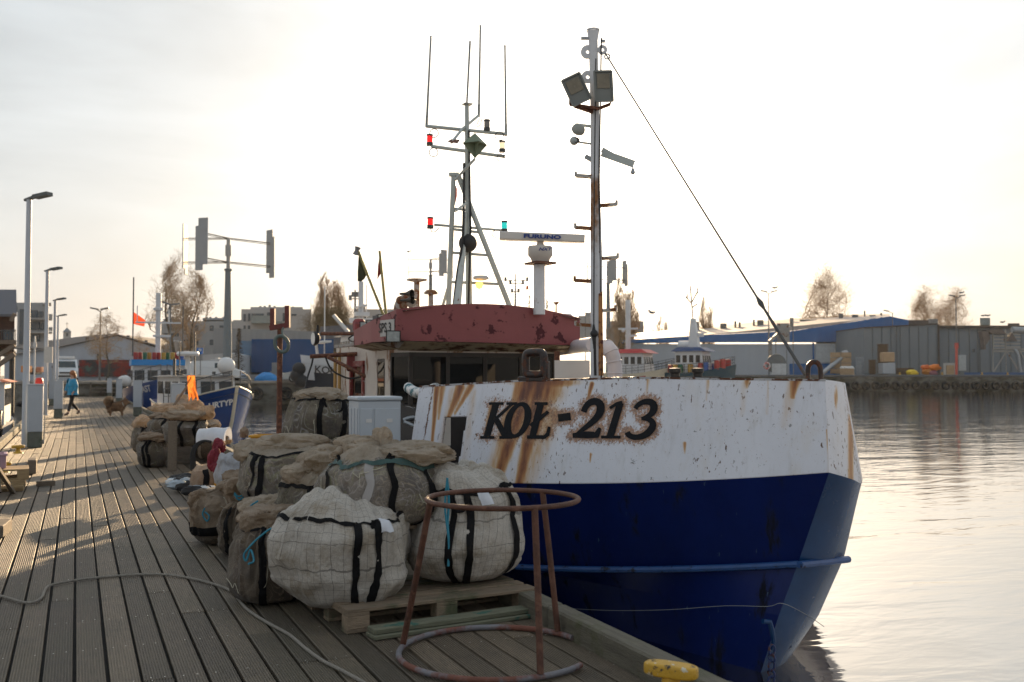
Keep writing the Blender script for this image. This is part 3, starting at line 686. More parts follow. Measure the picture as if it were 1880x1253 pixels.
# a rolled sheet lying on the bulwark's aft end and dark gear below
mb = MB(); a = D(750, 712, 11.5); b = D(800, 714, 9.9); mb.tube(spline([a, a.lerp(b, .3) - UP * .05, a.lerp(b, .7) - UP * .04, b], 5), .06, 10)
o = mb.build('x', mat('white_blue_hose', (.6, .6, .6), .5, var=.1, col2=(.02, .12, .15), s2=5, th=.55, stretch=(5, 5, 1))); bpy.data.objects.remove(o)
solo(mb, 'rolled_tarp', MATS['white_blue_hose'], 'rolled white and teal tarpaulin lying behind the aft end of the white bulwark', 'tarp')
c_ = D(762, 792, 10.6)
mb = MB(); mb.lathe(c_, [(0, -.16), (.27, -.16), (.27, -.12), (.17, -.11), (.17, .11), (.27, .12), (.27, .16), (0, .16)], 24, axis=VIEW * .8 + RIGHT * .6); mb.box((c_.x, c_.y, .66), (.5, .4, .22), rz=.3); wn = mb.build('winch', mat('winch_black', (.02, .02, .024), .35, var=.3), boat)
mb = MB(); mb.tube([D(742, 775, 10.3), D(768, 786, 10.25)], .018, 8); mb.sphere(D(768, 786, 10.25), .04, 12); mb.build('lever', m_galv, wn)
mb = MB(); mb.tube(spline([D(741, 772, 10.4), D(752, 768, 10.4), D(765, 767, 10.4), D(775, 773, 10.4)], 5), .022, 8); mb.build('guard', m_galv, wn)
# --- wheelhouse
m_wh = mat('wheelhouse_cream', (.50, .46, .42), .5, var=.1, vs=3, col2=(.20, .09, .04), s2=5, th=.60, soft=.05, st2=(1, 1, .4), col3=(.05, .03, .02), s3=30, th3=.70, bump=.15)
m_soff = mat('soffit_stained', (.42, .36, .25), .6, var=.15, col2=(.08, .03, .015), s2=4, th=.52, soft=.08, st2=(1, 1, 2.5))
m_red = mat('red_roof_paint', (.235, .058, .062), .5, var=.13, vs=2.5, col2=(.07, .012, .018), s2=3.6, th=.585, soft=.012, col3=(.45, .28, .28), s3=45, th3=.73, bump=.15)
m_frame = mat('window_frame_dark', (.025, .02, .018), .5, var=.3)
wx0, wx1, wy = 4.15, 6.78, 13.46; zb, zt = .55, 2.03
outl = [(wx0, wy + .42), (wx0 + .16, wy), (wx1 - .16, wy), (wx1, wy + .42), (wx1, 17.2), (wx0, 17.2)]
body = MB(); T = .06; wz0, wz1 = 1.10, 1.88
def wall(mbx, a, b, z0_, z1_, t=T, off=0):
    a = Vector((*a, 0)); b = Vector((*b, 0)); d_ = (b - a).normalized(); n = Vector((d_.y, -d_.x, 0)); a2 = a + n * off; b2 = b + n * off
    mbx.poly([a2 + UP * z0_, b2 + UP * z0_, b2 - n * t + UP * z0_, a2 - n * t + UP * z0_][::-1], UP * (z1_ - z0_))
for i in range(6):
    a, b = outl[i], outl[(i + 1) % 6]
    if i in (0, 1, 2): wall(body, a, b, zb, wz0); wall(body, a, b, wz1, zt)
    elif i == 3: wall(body, a, b, zb, zt)
    elif i == 4: wall(body, a, b, zb, zt)
    else:        # camera-side wall, with a door opening and a window slot
        x = wx0; ys_ = [17.2, 16.1, 15.25, 14.55, 14.15, wy + .42]
        wall(body, (x, 17.2), (x, 16.1), zb, zt); wall(body, (x, 15.25), (x, 14.55), zb, zt); wall(body, (x, 14.15), (x, wy + .42), zb, zt); wall(body, (x, 16.1), (x, 15.25), 1.72, zt); wall(body, (x, 14.55), (x, 14.15), 1.8, zt); wall(body, (x, 14.55), (x, 14.15), zb, 1.0)
wh = body.build('wheelhouse', m_wh, boat)
def panes(i, ks):
    a = Vector((*outl[i], 0)); b = Vector((*outl[i + 1], 0)); d_ = (b - a).normalized(); n = Vector((d_.y, -d_.x, 0)); Lw = (b - a).length
    for k in range(ks):
        p = a.lerp(b, (k + .5) / ks) - n * .03; wdt = Lw / ks - .05
        f = MB(); r = atan2(d_.y, d_.x)
        f.box(p + UP * ((wz0 + wz1) / 2) + d_ * (wdt / 2 + .012) * 1, (.035, .05, wz1 - wz0), rz=r); f.box(p + UP * ((wz0 + wz1) / 2) - d_ * (wdt / 2 + .012), (.035, .05, wz1 - wz0), rz=r)
        f.box(p + UP * (wz1 - .03), (wdt, .05, .06), rz=r); f.box(p + UP * (wz0 + .02), (wdt, .05, .04), rz=r)
        fo = f.build('window', m_frame, boat)
        g_ = MB(); g_.box(p + UP * ((wz0 + wz1) / 2), (wdt - .002, .008, wz1 - wz0 - .11), rz=r); g_.build('pane', m_glassd, fo)
panes(0, 1); panes(1, 4); panes(2, 1)
mb = MB(); mb.box((AX, 16.9, 1.3), (2.4, .02, 1.3)); mb.mi = 1; mb.box((5.25, 16.2, 1.35), (.5, .03, 1.0)); mb.mi = 2; mb.box((AX, 13.9, 1.12), (2.3, .6, .08)); mb.box((4.7, 13.8, 1.28), (.4, .2, .22)); mb.box((6.1, 13.85, 1.26), (.5, .2, .2)); mb.box((5.9, 16.0, 1.5), (.8, .05, .35))
mb.build('cabin_interior', [mat('cabin_wood', (.06, .04, .03), .7), mat('cabin_light_panel', (.5, .42, .24), .7), mat('console', (.03, .03, .035), .6)], boat)
mb = MB(); mb.torus(UZ(845, 14.55, 1.52), .22, .014, 28, 8, axis=(VIEW * .8 - UP * .5)); mb.tube([UZ(845, 14.55, 1.52) + Vector((-.2, 0, 0)), UZ(845, 14.55, 1.52) + Vector((.2, 0, 0))], .01, 6); mb.build('steering_wheel', m_black, boat)
# door, side window
dr = MB(); dr.box((wx0 + .05, 15.675, 1.12), (.04, .83, 1.14)); dr.mi = 1; dr.box((wx0 + .02, 15.675, 1.45), (.03, .4, .36)); dr.mi = 2; dr.box((wx0 - .012, 15.29, 1.12), (.05, .07, 1.2)); dr.box((wx0 - .012, 16.06, 1.12), (.05, .07, 1.2)); dr.box((wx0 - .012, 15.675, 1.74), (.05, .84, .09))
dr.build('door', [mat('door_brown', (.16, .10, .07), .6, col2=RUST, s2=7, th=.5), m_glassd, mat('door_frame_red', (.22, .04, .035), .6, col2=(.4, .3, .28), s2=16, th=.6)], boat)
dr = MB(); dr.box((wx0 + .02, 14.35, 1.4), (.03, .39, .79)); sw = dr.build('window', m_frame, boat); dr = MB(); dr.box((wx0 + .0, 14.35, 1.4), (.006, .32, .70)); dr.build('pane', m_glassd, sw)
mb = MB(); mb.tube([(wx0 - .05, 16.7, .6), (wx0 - .05, 16.7, 1.95)], .03, 8); mb.tube([(wx0 - .05, 17.0, .6), (wx0 - .05, 17.0, 1.95)], .03, 8); mb.build('drain_pipe', mat('brass_pipe', (.35, .22, .08), .4, metal=.4), boat)
# roof with the deep red visor; arc on top
def roof_z(x): t = (x - AX) / 1.45; return 2.56 - .13 * t * t - .02 * t
RO = [(3.93, 13.75), (4.08, 13.12), (6.82, 13.12), (6.95, 13.75)]
fas = MB(); npt = 16
front = [(lerp(4.02, 6.86, i / npt), 13.16 - .18 * sin(pi * i / npt)) for i in range(npt + 1)]
def zlow(x): return 2.03 - .035 * (x - 4.02) / 2.84
path = [(3.84, 14.75), (3.90, 14.0)] + front + [(6.98, 14.0), (6.95, 17.4)]
vs = []
for (x, y) in path:
    c_ = Vector((AX, 14.5, 0)); inn = (c_ - Vector((x, y, 0))).normalized() * .05
    tz = roof_z(x) if y < 13.5 else lerp(roof_z(x), 2.30, min(1, (y - 13.5) / 3))
    if x < 4.0: tz = lerp(2.46, 2.24, (y - 13.2) / 1.5)
    bz = zlow(x) if y < 14.5 else 1.98
    vs += [Vector((x, y, bz)), Vector((x, y, tz)), Vector((x, y, tz)) + inn, Vector((x, y, bz)) + inn]
fs = []
for i in range(len(path) - 1):
    for k in range(4): fs.append((4 * i + k, 4 * i + (k + 1) % 4, 4 * i + 4 + (k + 1) % 4, 4 * i + 4 + k))
fas.add(vs, fs); rf = fas.build('roof_fascia', m_red, boat)
mb = MB(); mb.grid(lambda a, b: Vector((lerp(4.1, 6.84, a), lerp(13.06, 14.9, b), roof_z(lerp(4.1, 6.84, a)) - .03 - .16 * b)), 16, 4); mb.grid(lambda a, b: Vector((lerp(3.95, 6.9, a), lerp(13.12 , 14.9, b), 2.045 - .03 * a)), 8, 4, flip=True); mb.box((5.47, 16.05, 2.06), (2.66, 2.4, .05))
mb.build('roof', mat('roof_grey', (.28, .27, .26), .7, col2=RUST, s2=4, th=.58), boat)
mb = MB(); mb.grid(lambda a, b: Vector((lerp(4.12, 6.8, a), lerp(13.1 - .1 * sin(pi * a), 13.44, b), lerp(2.02 - .035 * a, 1.90, b))), 12, 4, flip=True); mb.grid(lambda a, b: Vector((lerp(3.8, 4.14, b), lerp(13.3, 14.75, a), lerp(2.0, 1.92, b))), 12, 3)
mb.build('soffit', m_soff, boat)
# name board on the roof side
a = Vector((3.875, 14.72, 0)); b = Vector((3.99, 13.55, 0)); p0 = D(690, 615, 14.75); 
def on_side(y): return lerp(3.84, 3.90, (14.75 - y) / .75) if y > 14 else lerp(3.90, 4.02, (14.0 - y) / .84)
mb = MB(); y0_, y1_ = 13.66, 13.2
mb.poly([(on_side(y0_) - .008, y0_, 2.10), (on_side(y1_) - .008, y1_, 2.10), (on_side(y1_) - .008, y1_, 2.33), (on_side(y0_) - .008, y0_, 2.33)], (-.006, 0, 0)); nb = mb.build('number_board', mat('board_white', (.42, .41, .40), .5, col2=RUST, s2=12, th=.68), boat)
text('SPS 3', .19, (on_side(13.47) - .022, 13.49, 2.215), (on_side(y1_) - on_side(y0_), y1_ - y0_, 0), UP, .001, m_black, 'lettering', nb, sx=1.0, bold=.004)
# lamps and gear on the roof's camera side
def flood(p, aim, s=.1, name='floodlight', par=None, lens=(.35, .38, .38)):
    aim = Vector(aim).normalized(); q = Vector((0, -1, 0)).rotation_difference(aim).to_matrix()
    b_ = MB(); h = s
    prof = [(-h, .0, -h * .8), (h, 0, -h * .8), (h, 0, h * .8), (-h, 0, h * .8)]; bk = [(-h * .7, h * .7, -h * .55), (h * .7, h * .7, -h * .55), (h * .7, h * .7, h * .55), (-h * .7, h * .7, h * .55)]
    b_.add([Vector(p) + q @ Vector(k) for k in prof + bk], [(3, 2, 1, 0), (4, 5, 6, 7), (0, 1, 5, 4), (1, 2, 6, 5), (2, 3, 7, 6), (3, 0, 4, 7)])
    bo = b_.build(name, m_black, par)
    g_ = MB(); g_.add([Vector(p) + q @ (Vector(k) * .84 + Vector((0, -.004, 0))) for k in prof], [(3, 2, 1, 0)]); g_.build('lens', mat('lamp_lens', lens, .15, var=.3, vs=20), bo); return bo
flood(D(722, 618, 13.5), (-.35, -1, -.1), .10, par=boat); mb = MB(); mb.tube([D(722, 618, 13.55), D(738, 617, 13.75)], .015, 6); mb.build('lamp_arm', m_rust, boat)
flood(D(673, 601, 15.4), (-.3, -1, 0), .11, par=boat); flood(D(684, 597, 15.2), (-.1, -1, 0), .10, par=boat, lens=(.5, .5, .5))
flood(D(704, 586, 15.0), (-.1, -1, 0), .09, par=boat)
mb = MB(); mb.pbox(684, 580, 732, 603, 15.1, .5); mb.tube([D(684, 604, 15), D(660, 633, 15)], .02, 6); mb.tube([D(690, 602, 15), D(664, 630, 15)], .02, 6); mb.build('roof_locker', mat('locker_grey', (.14, .14, .14), .5), boat)
mb = MB(); mb.tube(spline([D(733, 603, 14.3), D(733, 585, 14.3), D(732, 566, 14.3), D(738, 553, 14.3), D(748, 550, 14.3), D(756, 557, 14.2)], 6), .075, 12); mb.build('vent_pipe', mat('vent_cream', (.36, .33, .30), .5, col2=RUST, s2=9, th=.6), boat)
mb = MB(); mb.sphere(D(747, 574, 13.9), .062, 14); mb.box(D(744, 576, 13.95), (.22, .12, .10), bevel=.02); mb.mi = 1; mb.sphere(D(747, 573, 13.85), .036, 12); mb.build('camera_dome', [m_white, m_black], boat)
for (u, v) in ((758, 540), (759, 552)):
    mb = MB(); c_ = D(u, v, 13.8); mb.lathe(c_ - RIGHT * .18, [(.015, 0), (.02, .1), (.045, .16), (.06, .2)], 14, axis=RIGHT * .9 - VIEW * .45); mb.mi = 0; mb.build('horn', mat('brass_dark', (.06, .05, .04), .35, metal=.5), boat)
for (u, v) in ((735, 552), (741, 562), (746, 549)):
    mb = MB(); mb.lathe(D(u, v, 14.0), [(.0, -.05), (.055, -.04), (.06, .03), (.03, .06), (0, .06)], 12, axis=-VIEW); mb.build('roof_lamp', mat('old_brass', (.25, .16, .10), .4, metal=.4, col2=RUST, s2=14, th=.5), boat)
# red exhaust casing and the outrigger arms at the aft corner
mb = MB(); mb.pbox(649, 592, 668, 690, 16.5, .5, bevel=.03); mb.pbox(636, 650, 674, 682, 16.2, .35, bevel=.02); mb.lathe(D(659, 597, 16.7), [(.1, -.1), (.11, .05), (.07, .1), (0, .11)], 14); mb.build('exhaust_casing', mat('red_casing', (.22, .04, .04), .55, var=.2, col2=(.09, .02, .02), s2=9, th=.56), boat)
ar = MB(); ar.tube([D(590, 613, 16.2), D(672, 613, 15.6)], .03, 8); ar.tube([D(569, 655, 15.9), D(660, 650, 16.1)], .035, 8); ar.tube([D(602, 656, 15.9), D(675, 693, 15.6)], .03, 8); ar.build('outrigger_arm', m_rust, boat)
mb = MB(); c_ = D(577, 622, 16.2); mb.lathe(c_, [(0, -.02), (.11, -.02), (.12, .01), (.09, .06), (.03, .09), (0, .09)], 18, axis=VIEW * .5 + RIGHT * .85, sx=1); mb.tube([D(583, 597, 16.2), D(583, 630, 16.2)], .02, 6); mb.mi = 1; mb.lathe(c_, [(0, -.025), (.10, -.024)], 18, axis=VIEW * .5 + RIGHT * .85); mb.build('searchlight', [m_black, mat('glass_white', (.5, .52, .52), .2)], boat)
mb = MB(); mb.tube(spline([D(575, 655, 15.9), D(572, 670, 15.9), D(565, 692, 15.9), D(560, 715, 15.7), D(553, 745, 15.2)], 6), .015, 6); mb.tube(spline([D(598, 657, 15.9), D(604, 672, 15.9), D(612, 682, 15.9), D(626, 690, 15.9), D(640, 695, 15.9), D(655, 694, 15.9), D(664, 690, 15.9)], 6), .015, 6); mb.tube(spline([D(672, 600, 15.2), D(655, 612, 15.6), D(640, 622, 15.8), D(650, 628, 15.6), D(668, 622, 15.2)], 5), .012, 6); mb.build('cable', m_black, boat)
# --- bow lighting mast
m_mast = mat('mast_white', (.60, .61, .64), .45, var=.1, vs=3, col2=(.28, .13, .05), s2=2.2, th=.60, soft=.06, st2=(1, 1, .5), col3=(.1, .04, .02), s3=18, th3=.68)
dm = 11.3; ms = MB()
def mp_(u, v, dd=0): return D(u, v, dm + dd)
ms.tube([mp_(1096, 760), mp_(1095, 480), mp_(1093, 345), mp_(1092, 200), mp_(1089, 75), mp_(1089, 58)], [.072, .070, .056, .052, .052, .07], 18)
ms.lathe(mp_(1089, 57), [(.055, 0), (.075, 0), (.075, .015), (.055, .02)], 18)
mast = ms.build('foremast', m_mast, boat)
m_step = mat('step_rusty', (.40, .39, .37), .6, col2=(.20, .08, .03), s2=6, th=.5)
for u0, u1, v, s_ in ((1057, 1086, 324, -1), (1056, 1085, 419, -1), (1103, 1132, 377, 1), (1104, 1134, 474, 1), (1055, 1084, 516, -1), (1105, 1130, 570, 1), (1057, 1084, 597, -1)):
    out_, inn_ = (u0, u1) if s_ < 0 else (u1, u0); a = mp_(out_, v - 1); b = mp_(inn_, v + 1); mb = MB(); mb.beam(a, b, .09, .035); mb.beam(a - UP * .01, a + UP * .05, .025); mb.build('mast_step', m_step, mast)
mb = MB(); mb.tube([mp_(1094, 108, -.1), mp_(1091, 350, -.1), mp_(1090, 640, -.1)], .007, 6); mb.tube([mp_(1104, 70, -.05), mp_(1100, 350, -.05), mp_(1104, 695, -.06)], .009, 6); mb.tube([mp_(1090, 596, -.12), mp_(1090, 612, -.12), mp_(1092, 640, -.12), mp_(1093, 690, -.12)], [.010, .028, .016, .016], 8); mb.sphere(mp_(1091, 613, -.12), .045, 10); mb.build('stay_and_cables', m_black, mast)
mb = MB(); mb.add([mp_(1099, 540, -.075), mp_(1106, 535, -.06), mp_(1108, 690, -.06), mp_(1099, 690, -.075)], [(0, 1, 2, 3)]); mb.build('rust_strip', mat('orange_rust', (.36, .17, .06), .8, col2=(.1, .03, .02), s2=9, th=.55), mast)
for u, v, r in ((1079, 96, 13), (1079, 142, 12), (1106, 92, 9)):
    mb = MB(); c_ = mp_(u, v); mb.lathe(c_ - VIEW * .01, [(.02, 0), (r * dm / FPX, 0), (r * dm / FPX, .02), (.02, .02)], 20, axis=VIEW); mb.build('lifting_eye', m_mast, mast)
mb = MB(); mb.box(mp_(1074, 71), (.09, .03, .03), rz=-YAW); mb.box(mp_(1107, 76), (.05, .03, .03), rz=-YAW); mb.build('peg', m_galv, mast)
# two big floodlights with visors
m_fl = mat('floodlight_grey', (.17, .18, .17), .5, var=.1)
def bigflood(c, wv, hv, t, lens_o):
    c = Vector(c); wv = Vector(wv); hv = Vector(hv); n = wv.cross(hv).normalized()
    if n.dot(VIEW) > 0: n = -n
    b_ = MB(); f = [c + wv * i + hv * j for i, j in ((-1, -1), (1, -1), (1, 1), (-1, 1))]; k = [c - n * t + wv * i * .8 + hv * j * .85 for i, j in ((-1, -1), (1, -1), (1, 1), (-1, 1))]
    b_.add(f + k, [(0, 1, 2, 3), (7, 6, 5, 4), (0, 4, 5, 1), (1, 5, 6, 2), (2, 6, 7, 3), (3, 7, 4, 0)])
    for a, b in ((0, 1), (1, 2), (2, 3), (3, 0)): b_.beam(f[a] + n * .008, f[b] + n * .008, .02, .02)
    bo = b_.build('mast_floodlight', m_fl, mast); g_ = MB(); cc = c + hv * lens_o
    g_.poly([cc + wv * i * .72 + hv * j * .48 + n * .006 for i, j in ((-1, -1), (1, -1), (1, 1), (-1, 1))], n * .004); g_.build('lens', mat('flood_lens', (.20, .17, .12), .25, var=.3, vs=6), bo)
bigflood(mp_(1108, 159, -.2), RIGHT * .098 + UP * .002, UP * .17 + RIGHT * -.008, .12, .35)
bigflood(mp_(1058, 165, -.15), RIGHT * .10 + UP * .048, UP * .145 - RIGHT * .065, .13, .28)
mb = MB(); mb.beam(mp_(1046, 192, -.1), mp_(1098, 200, -.1), .05, .03); mb.beam(mp_(1098, 200, -.1), mp_(1120, 192, -.1), .05, .03); mb.beam(mp_(1055, 195, -.1), mp_(1088, 206, -.05), .03, .04); mb.tube([mp_(1046, 193, -.1), mp_(1046, 180, -.1)], .01, 6); mb.tube([mp_(1120, 192, -.1), mp_(1124, 175, -.1)], .01, 6); mb.build('lamp_bracket', m_rust, mast)
# sirens / small lamps
mb = MB(); mb.beam(mp_(1057, 229), mp_(1088, 233), .03, .03); mb.lathe(mp_(1062, 238, -.05), [(0, -.02), (.075, -.015), (.08, .01), (.03, .05), (0, .05)], 18, axis=(VIEW * -.6 - RIGHT * .3 - UP * .7)); mb.build('dish_lamp', m_greym, mast)
mb = MB(); mb.beam(mp_(1060, 261), mp_(1088, 265), .03, .02); mb.sphere(mp_(1054, 259, -.02), .052, 14); mb.mi = 1; mb.lathe(mp_(1059, 258, -.06), [(0, 0), (.034, .0), (.03, .01)], 12, axis=-VIEW); mb.build('deck_lamp', [m_greym, m_dark], mast)
mb = MB(); mb.beam(mp_(1074, 287), mp_(1088, 295), .04, .05); mb.build('stub', m_galv, mast)
mb = MB(); a = mp_(1105, 281); b = mp_(1164, 302, -.1); mb.beam(a, b, .02, .085); mb.beam(mp_(1105, 275), mp_(1132, 290), .02, .06); mb.mi = 1; mb.lathe(mp_(1162, 322, -.1), [(0, 0), (.028, .02), (.024, .05), (.006, .09), (0, .09)], 12); mb.tube([mp_(1162, 308, -.1), mp_(1162, 303, -.1)], .006, 6); mb.build('derrick_arm', [m_greym, m_galv], mast)
mb = MB(); A_ = mp_(1111, 98, -.03); B_ = D(1478, 688, 7.9); mb.tube([A_, B_], .009, 6); fs_ = lambda t: A_.lerp(B_, t)
mb.tube([fs_(.80), fs_(.90)], [.008, .013], 8); mb.tube([fs_(.88), fs_(1.0)], .014, 8); mb.torus(fs_(.015), .03, .008, 12, 6, axis=VIEW); mb.tube([fs_(.82), fs_(.835), fs_(.85)], [.010, .024, .010], 8)
mb.build('forestay', m_dark, mast)
# --- white ribbed vent hose beside the mast
m_duct = mat('duct_white', (.55, .52, .55), .5, var=.06, col2=(.25, .17, .12), s2=6, th=.66)
mb = MB(); P = spline([D(1020, 642, 15.2), D(1050, 638, 15.0), D(1068, 635, 14.2), D(1090, 633, 12.8)], 5); mb.tube(P, .10, 16); mb.build('vent_duct', m_duct, boat)
mb = MB(); P = spline([D(1102, 641, 12.1), D(1112, 637, 11.9), D(1121, 645, 11.8), D(1127, 664, 11.8), D(1129, 690, 11.8), D(1129, 730, 11.8)], 7); R_ = [.088] * len(P)
mb.tube(P, R_, 18)
for i in (3, 9, 15, 21, 27):
    t = (P[i + 1] - P[i - 1]).normalized(); mb.torus(P[i], .09, .008, 22, 6, axis=t)
mb.build('vent_duct', m_duct, boat)
mb = MB(); mb.pbox(1018, 662, 1083, 720, 12.6, .8); mb.mi = 1; mb.pbox(1018, 645, 1028, 662, 12.6, .1); mb.build('deck_casing', [mat('casing_white', (.55, .54, .53), .5, var=.08), m_rust], boat)
# --- antenna mast on the wheelhouse roof
da = 15.0
def ap(u, v, dd=0): return D(u, v, da + dd)
am = MB(); am.tube([ap(861, 568), ap(860, 420), ap(858, 300), ap(857, 192)], [.05, .045, .038, .032], 10); am.tube([ap(823, 572), ap(833, 322)], .042, 8); am.tube([ap(939, 572), ap(841, 322)], .042, 8); am.tube([ap(838, 572, -.6), ap(850, 468, -.2), ap(854, 390, -.05)], [.06, .04, .03], 8)
am.box(ap(834, 321), (.16, .1, .05), rz=-YAW)
for a, b, va, vb, r in ((829, 880, 421, 427, .022), (826, 896, 464, 469, .022), (826, 918, 518, 522, .022), (831, 858, 383, 386, .02), (783, 932, 232, 247, .028), (792, 928, 269, 288, .028), (797, 920, 413, 423, .02)): am.tube([ap(a, va), ap(b, vb)], r, 8)
am.tube([ap(829, 262, -.5), ap(848, 238, -.1), ap(878, 213, .4)], .022, 6); am.tube([ap(836, 330, -.2), ap(872, 292, -.4)], .02, 6); am.tube([ap(836, 388, -.4), ap(856, 373, -.1)], .018, 6); am.tube([ap(810, 572, .3), ap(822, 530, .1)], .025, 6)
am.build('antenna_mast', m_greym, boat)
def whip(u0, v0, u1, v1, r0=.022, dd=0):
    b_ = MB(); a = ap(u0, v0, dd); b = ap(u1, v1, dd); b_.tube([a, a.lerp(b, .13)], r0, 8); b_.tube([a.lerp(b, .13), b], [.018, .013], 6); b_.sphere(b, .017, 8); b_.build('whip_antenna', mat('whip_grey', (.20, .22, .22), .5), boat)
whip(783, 234, 791, 68); whip(879, 215, 882, 48, dd=.4); whip(929, 250, 927, 85)
b_ = MB(); b_.tube([ap(857, 192), ap(863, 76)], .015, 6); b_.box(ap(858, 192), (.13, .13, .015)); b_.build('whip_antenna', MATS['whip_grey'], boat)
def navlight(u, v, col, name, em=0.9):
    b_ = MB(); c_ = ap(u, v); b_.lathe(c_, [(0, .075), (.045, .075), (.05, .065), (.05, .05), (.04, .045)], 14); b_.lathe(c_, [(.04, -.045), (.05, -.05), (.05, -.10), (0, -.10)], 14); b_.mi = 1; b_.lathe(c_, [(.042, -.046), (.044, 0), (.042, .046)], 14)
    b_.build('nav_lamp', [m_dark, mat(name, col, .2, var=.1, trans=.5, emit=em)], boat)
navlight(789, 256, (.85, .02, .02), 'red_lens'); navlight(790, 408, (.85, .02, .02), 'red_lens'); navlight(926, 415, (.02, .45, .42), 'green_lens'); navlight(922, 268, (.85, .75, .55), 'clear_lens', .6); navlight(894, 229, (.3, .3, .3), 'grey_lens', 0)
cb = MB()
for u, v, r in ((797, 245, 8), (796, 280, 8), (917, 250, 8), (919, 290, 6.5)): cb.torus(ap(u, v, -.05), r * da / FPX, .007, 20, 5, axis=VIEW)
cb.torus(ap(880, 226, .3), .05, .007, 16, 5, axis=VIEW, sx=.5, sy=1.4)
cb.tube(spline([ap(790, 418), ap(793, 426), ap(800, 425), ap(806, 418)], 5), .007, 5); cb.tube(spline([ap(918, 424), ap(908, 424), ap(904, 432), ap(912, 438)], 5), .007, 5)
cb.tube([ap(861, 240, -.05), ap(864, 420, -.05), ap(860, 560, -.06)], .015, 6); cb.tube(spline([ap(852, 300, -.05), ap(850, 430, -.2), ap(840, 500, -.3), ap(833, 560, -.5)], 4), .02, 6); cb.build('antenna_cables', m_black, boat)
mb = MB(); c_ = ap(872, 265, -.4); 
top = c_ + UP * .165 + RIGHT * -.0; bot = c_ - UP * .215; w_ = .19
e1 = [c_ + RIGHT * w_, c_ + VIEW * w_, c_ - RIGHT * w_, c_ - VIEW * w_]
m4 = Matrix.Rotation(.35, 3, 'Z')
e1 = [c_ + m4 @ (p - c_) for p in e1]
for i in range(4):
    a, b = e1[i], e1[(i + 1) % 4]
    mb.poly([c_, a, top], VIEW * .004); mb.poly([c_, a, bot], VIEW * .004)
mb.poly([top, c_, e1[2]], VIEW * .004); mb.poly(e1, UP * .004)
mb.poly([top, e1[2], e1[3]], (0, 0, .003)); mb.poly([top, e1[3], e1[0]], (0, 0, .003)); mb.poly([bot, e1[3], c_ - VIEW * .02], (0, 0, .003))
mb.build('radar_reflector', mat('reflector_green', (.16, .20, .13), .55, var=.2, col2=RUST, s2=8, th=.66), boat)
mb = MB(); mb.poly([ap(822, 261, -.55), ap(828, 257, -.45), ap(844, 258, -.4), ap(840, 264, -.55)], UP * .01); mb.build('foot_plate', m_rust, boat)
mb = MB(); mb.sphere(ap(859, 447, -.08), 17 * da / FPX, 20); o = mb.build('day_shape_ball', m_black, boat)
mb = MB(); mb.poly([ap(835, 335), ap(833, 372), ap(836, 374), ap(839, 360), ap(839, 347)], VIEW * .01); mb.build('pennant', mat('flag_red', (.55, .03, .03), .8, trans=.4), boat)
mb = MB(); mb.lathe(ap(883, 513), [(0, .05), (.10, .05), (.12, .03), (.12, 0), (.05, -.02), (0, -.02)], 18); mb.build('gps_dome', m_white, boat)
mb = MB(); mb.lathe(ap(880, 523, -.05), [(.05, .03), (.06, 0), (.045, -.05), (0, -.07)], 14); mb.build('working_lamp', mat('lit_amber', (.9, .5, .12), .3, emit=1.2), boat)
# radar
dr_ = 14.3
mb = MB(); mb.tube([D(990, 578, dr_), D(990, 487, dr_)], .085, 14); rd = mb.build('radar_post', m_mast, boat)
mb = MB(); mb.box(D(992, 484, dr_), (.34, .34, .03), rz=.1); mb.build('mount', m_rust, rd)
mb = MB(); mb.lathe(D(992, 481, dr_), [(0, 0), (.13, 0), (.15, .05), (.185, .09), (.185, .20), (.17, .225), (.06, .24), (.05, .29), (0, .29)], 24, sy=.85); mb.build('gearbox', mat('radar_cream', (.52, .49, .46), .45, var=.08), rd)
mb = MB(); a = D(917, 434, dr_); b = D(1073, 440, dr_); ax2 = (b - a).normalized(); nn = VIEW - ax2 * VIEW.dot(ax2); nn.normalize(); up2 = nn.cross(ax2) * -1 if nn.cross(ax2).z < 0 else nn.cross(ax2)
sec = [(-.10, -.058), (.06, -.058), (.09, -.02), (.09, .03), (.05, .06), (-.10, .06), (-.116, .045), (-.116, -.045)]
vs = [p + nn * x + up2 * y for p in (a, b) for x, y in sec]; n8 = 8
mb.add(vs, [tuple(range(7, -1, -1)), tuple(range(8, 16))] + [(i, (i + 1) % 8, 8 + (i + 1) % 8, 8 + i) for i in range(8)]); sc2 = mb.build('radar_scanner', mat('radar_white', (.58, .56, .54), .4, var=.05), boat)
m_lb = mat('logo_blue', (.02, .05, .22), .5)
text('FURUNO', .075, (a + b) / 2 - nn * .136 + up2 * -.004, ax2, up2 + nn * 0, .006, m_lb, 'lettering', sc2, bold=.004, sx=1.75)
text('NXT', .06, D(1000, 458, dr_ - .17), RIGHT, UP, .001, m_lb, 'lettering', rd, bold=.002, sx=1.4, shear=.3)
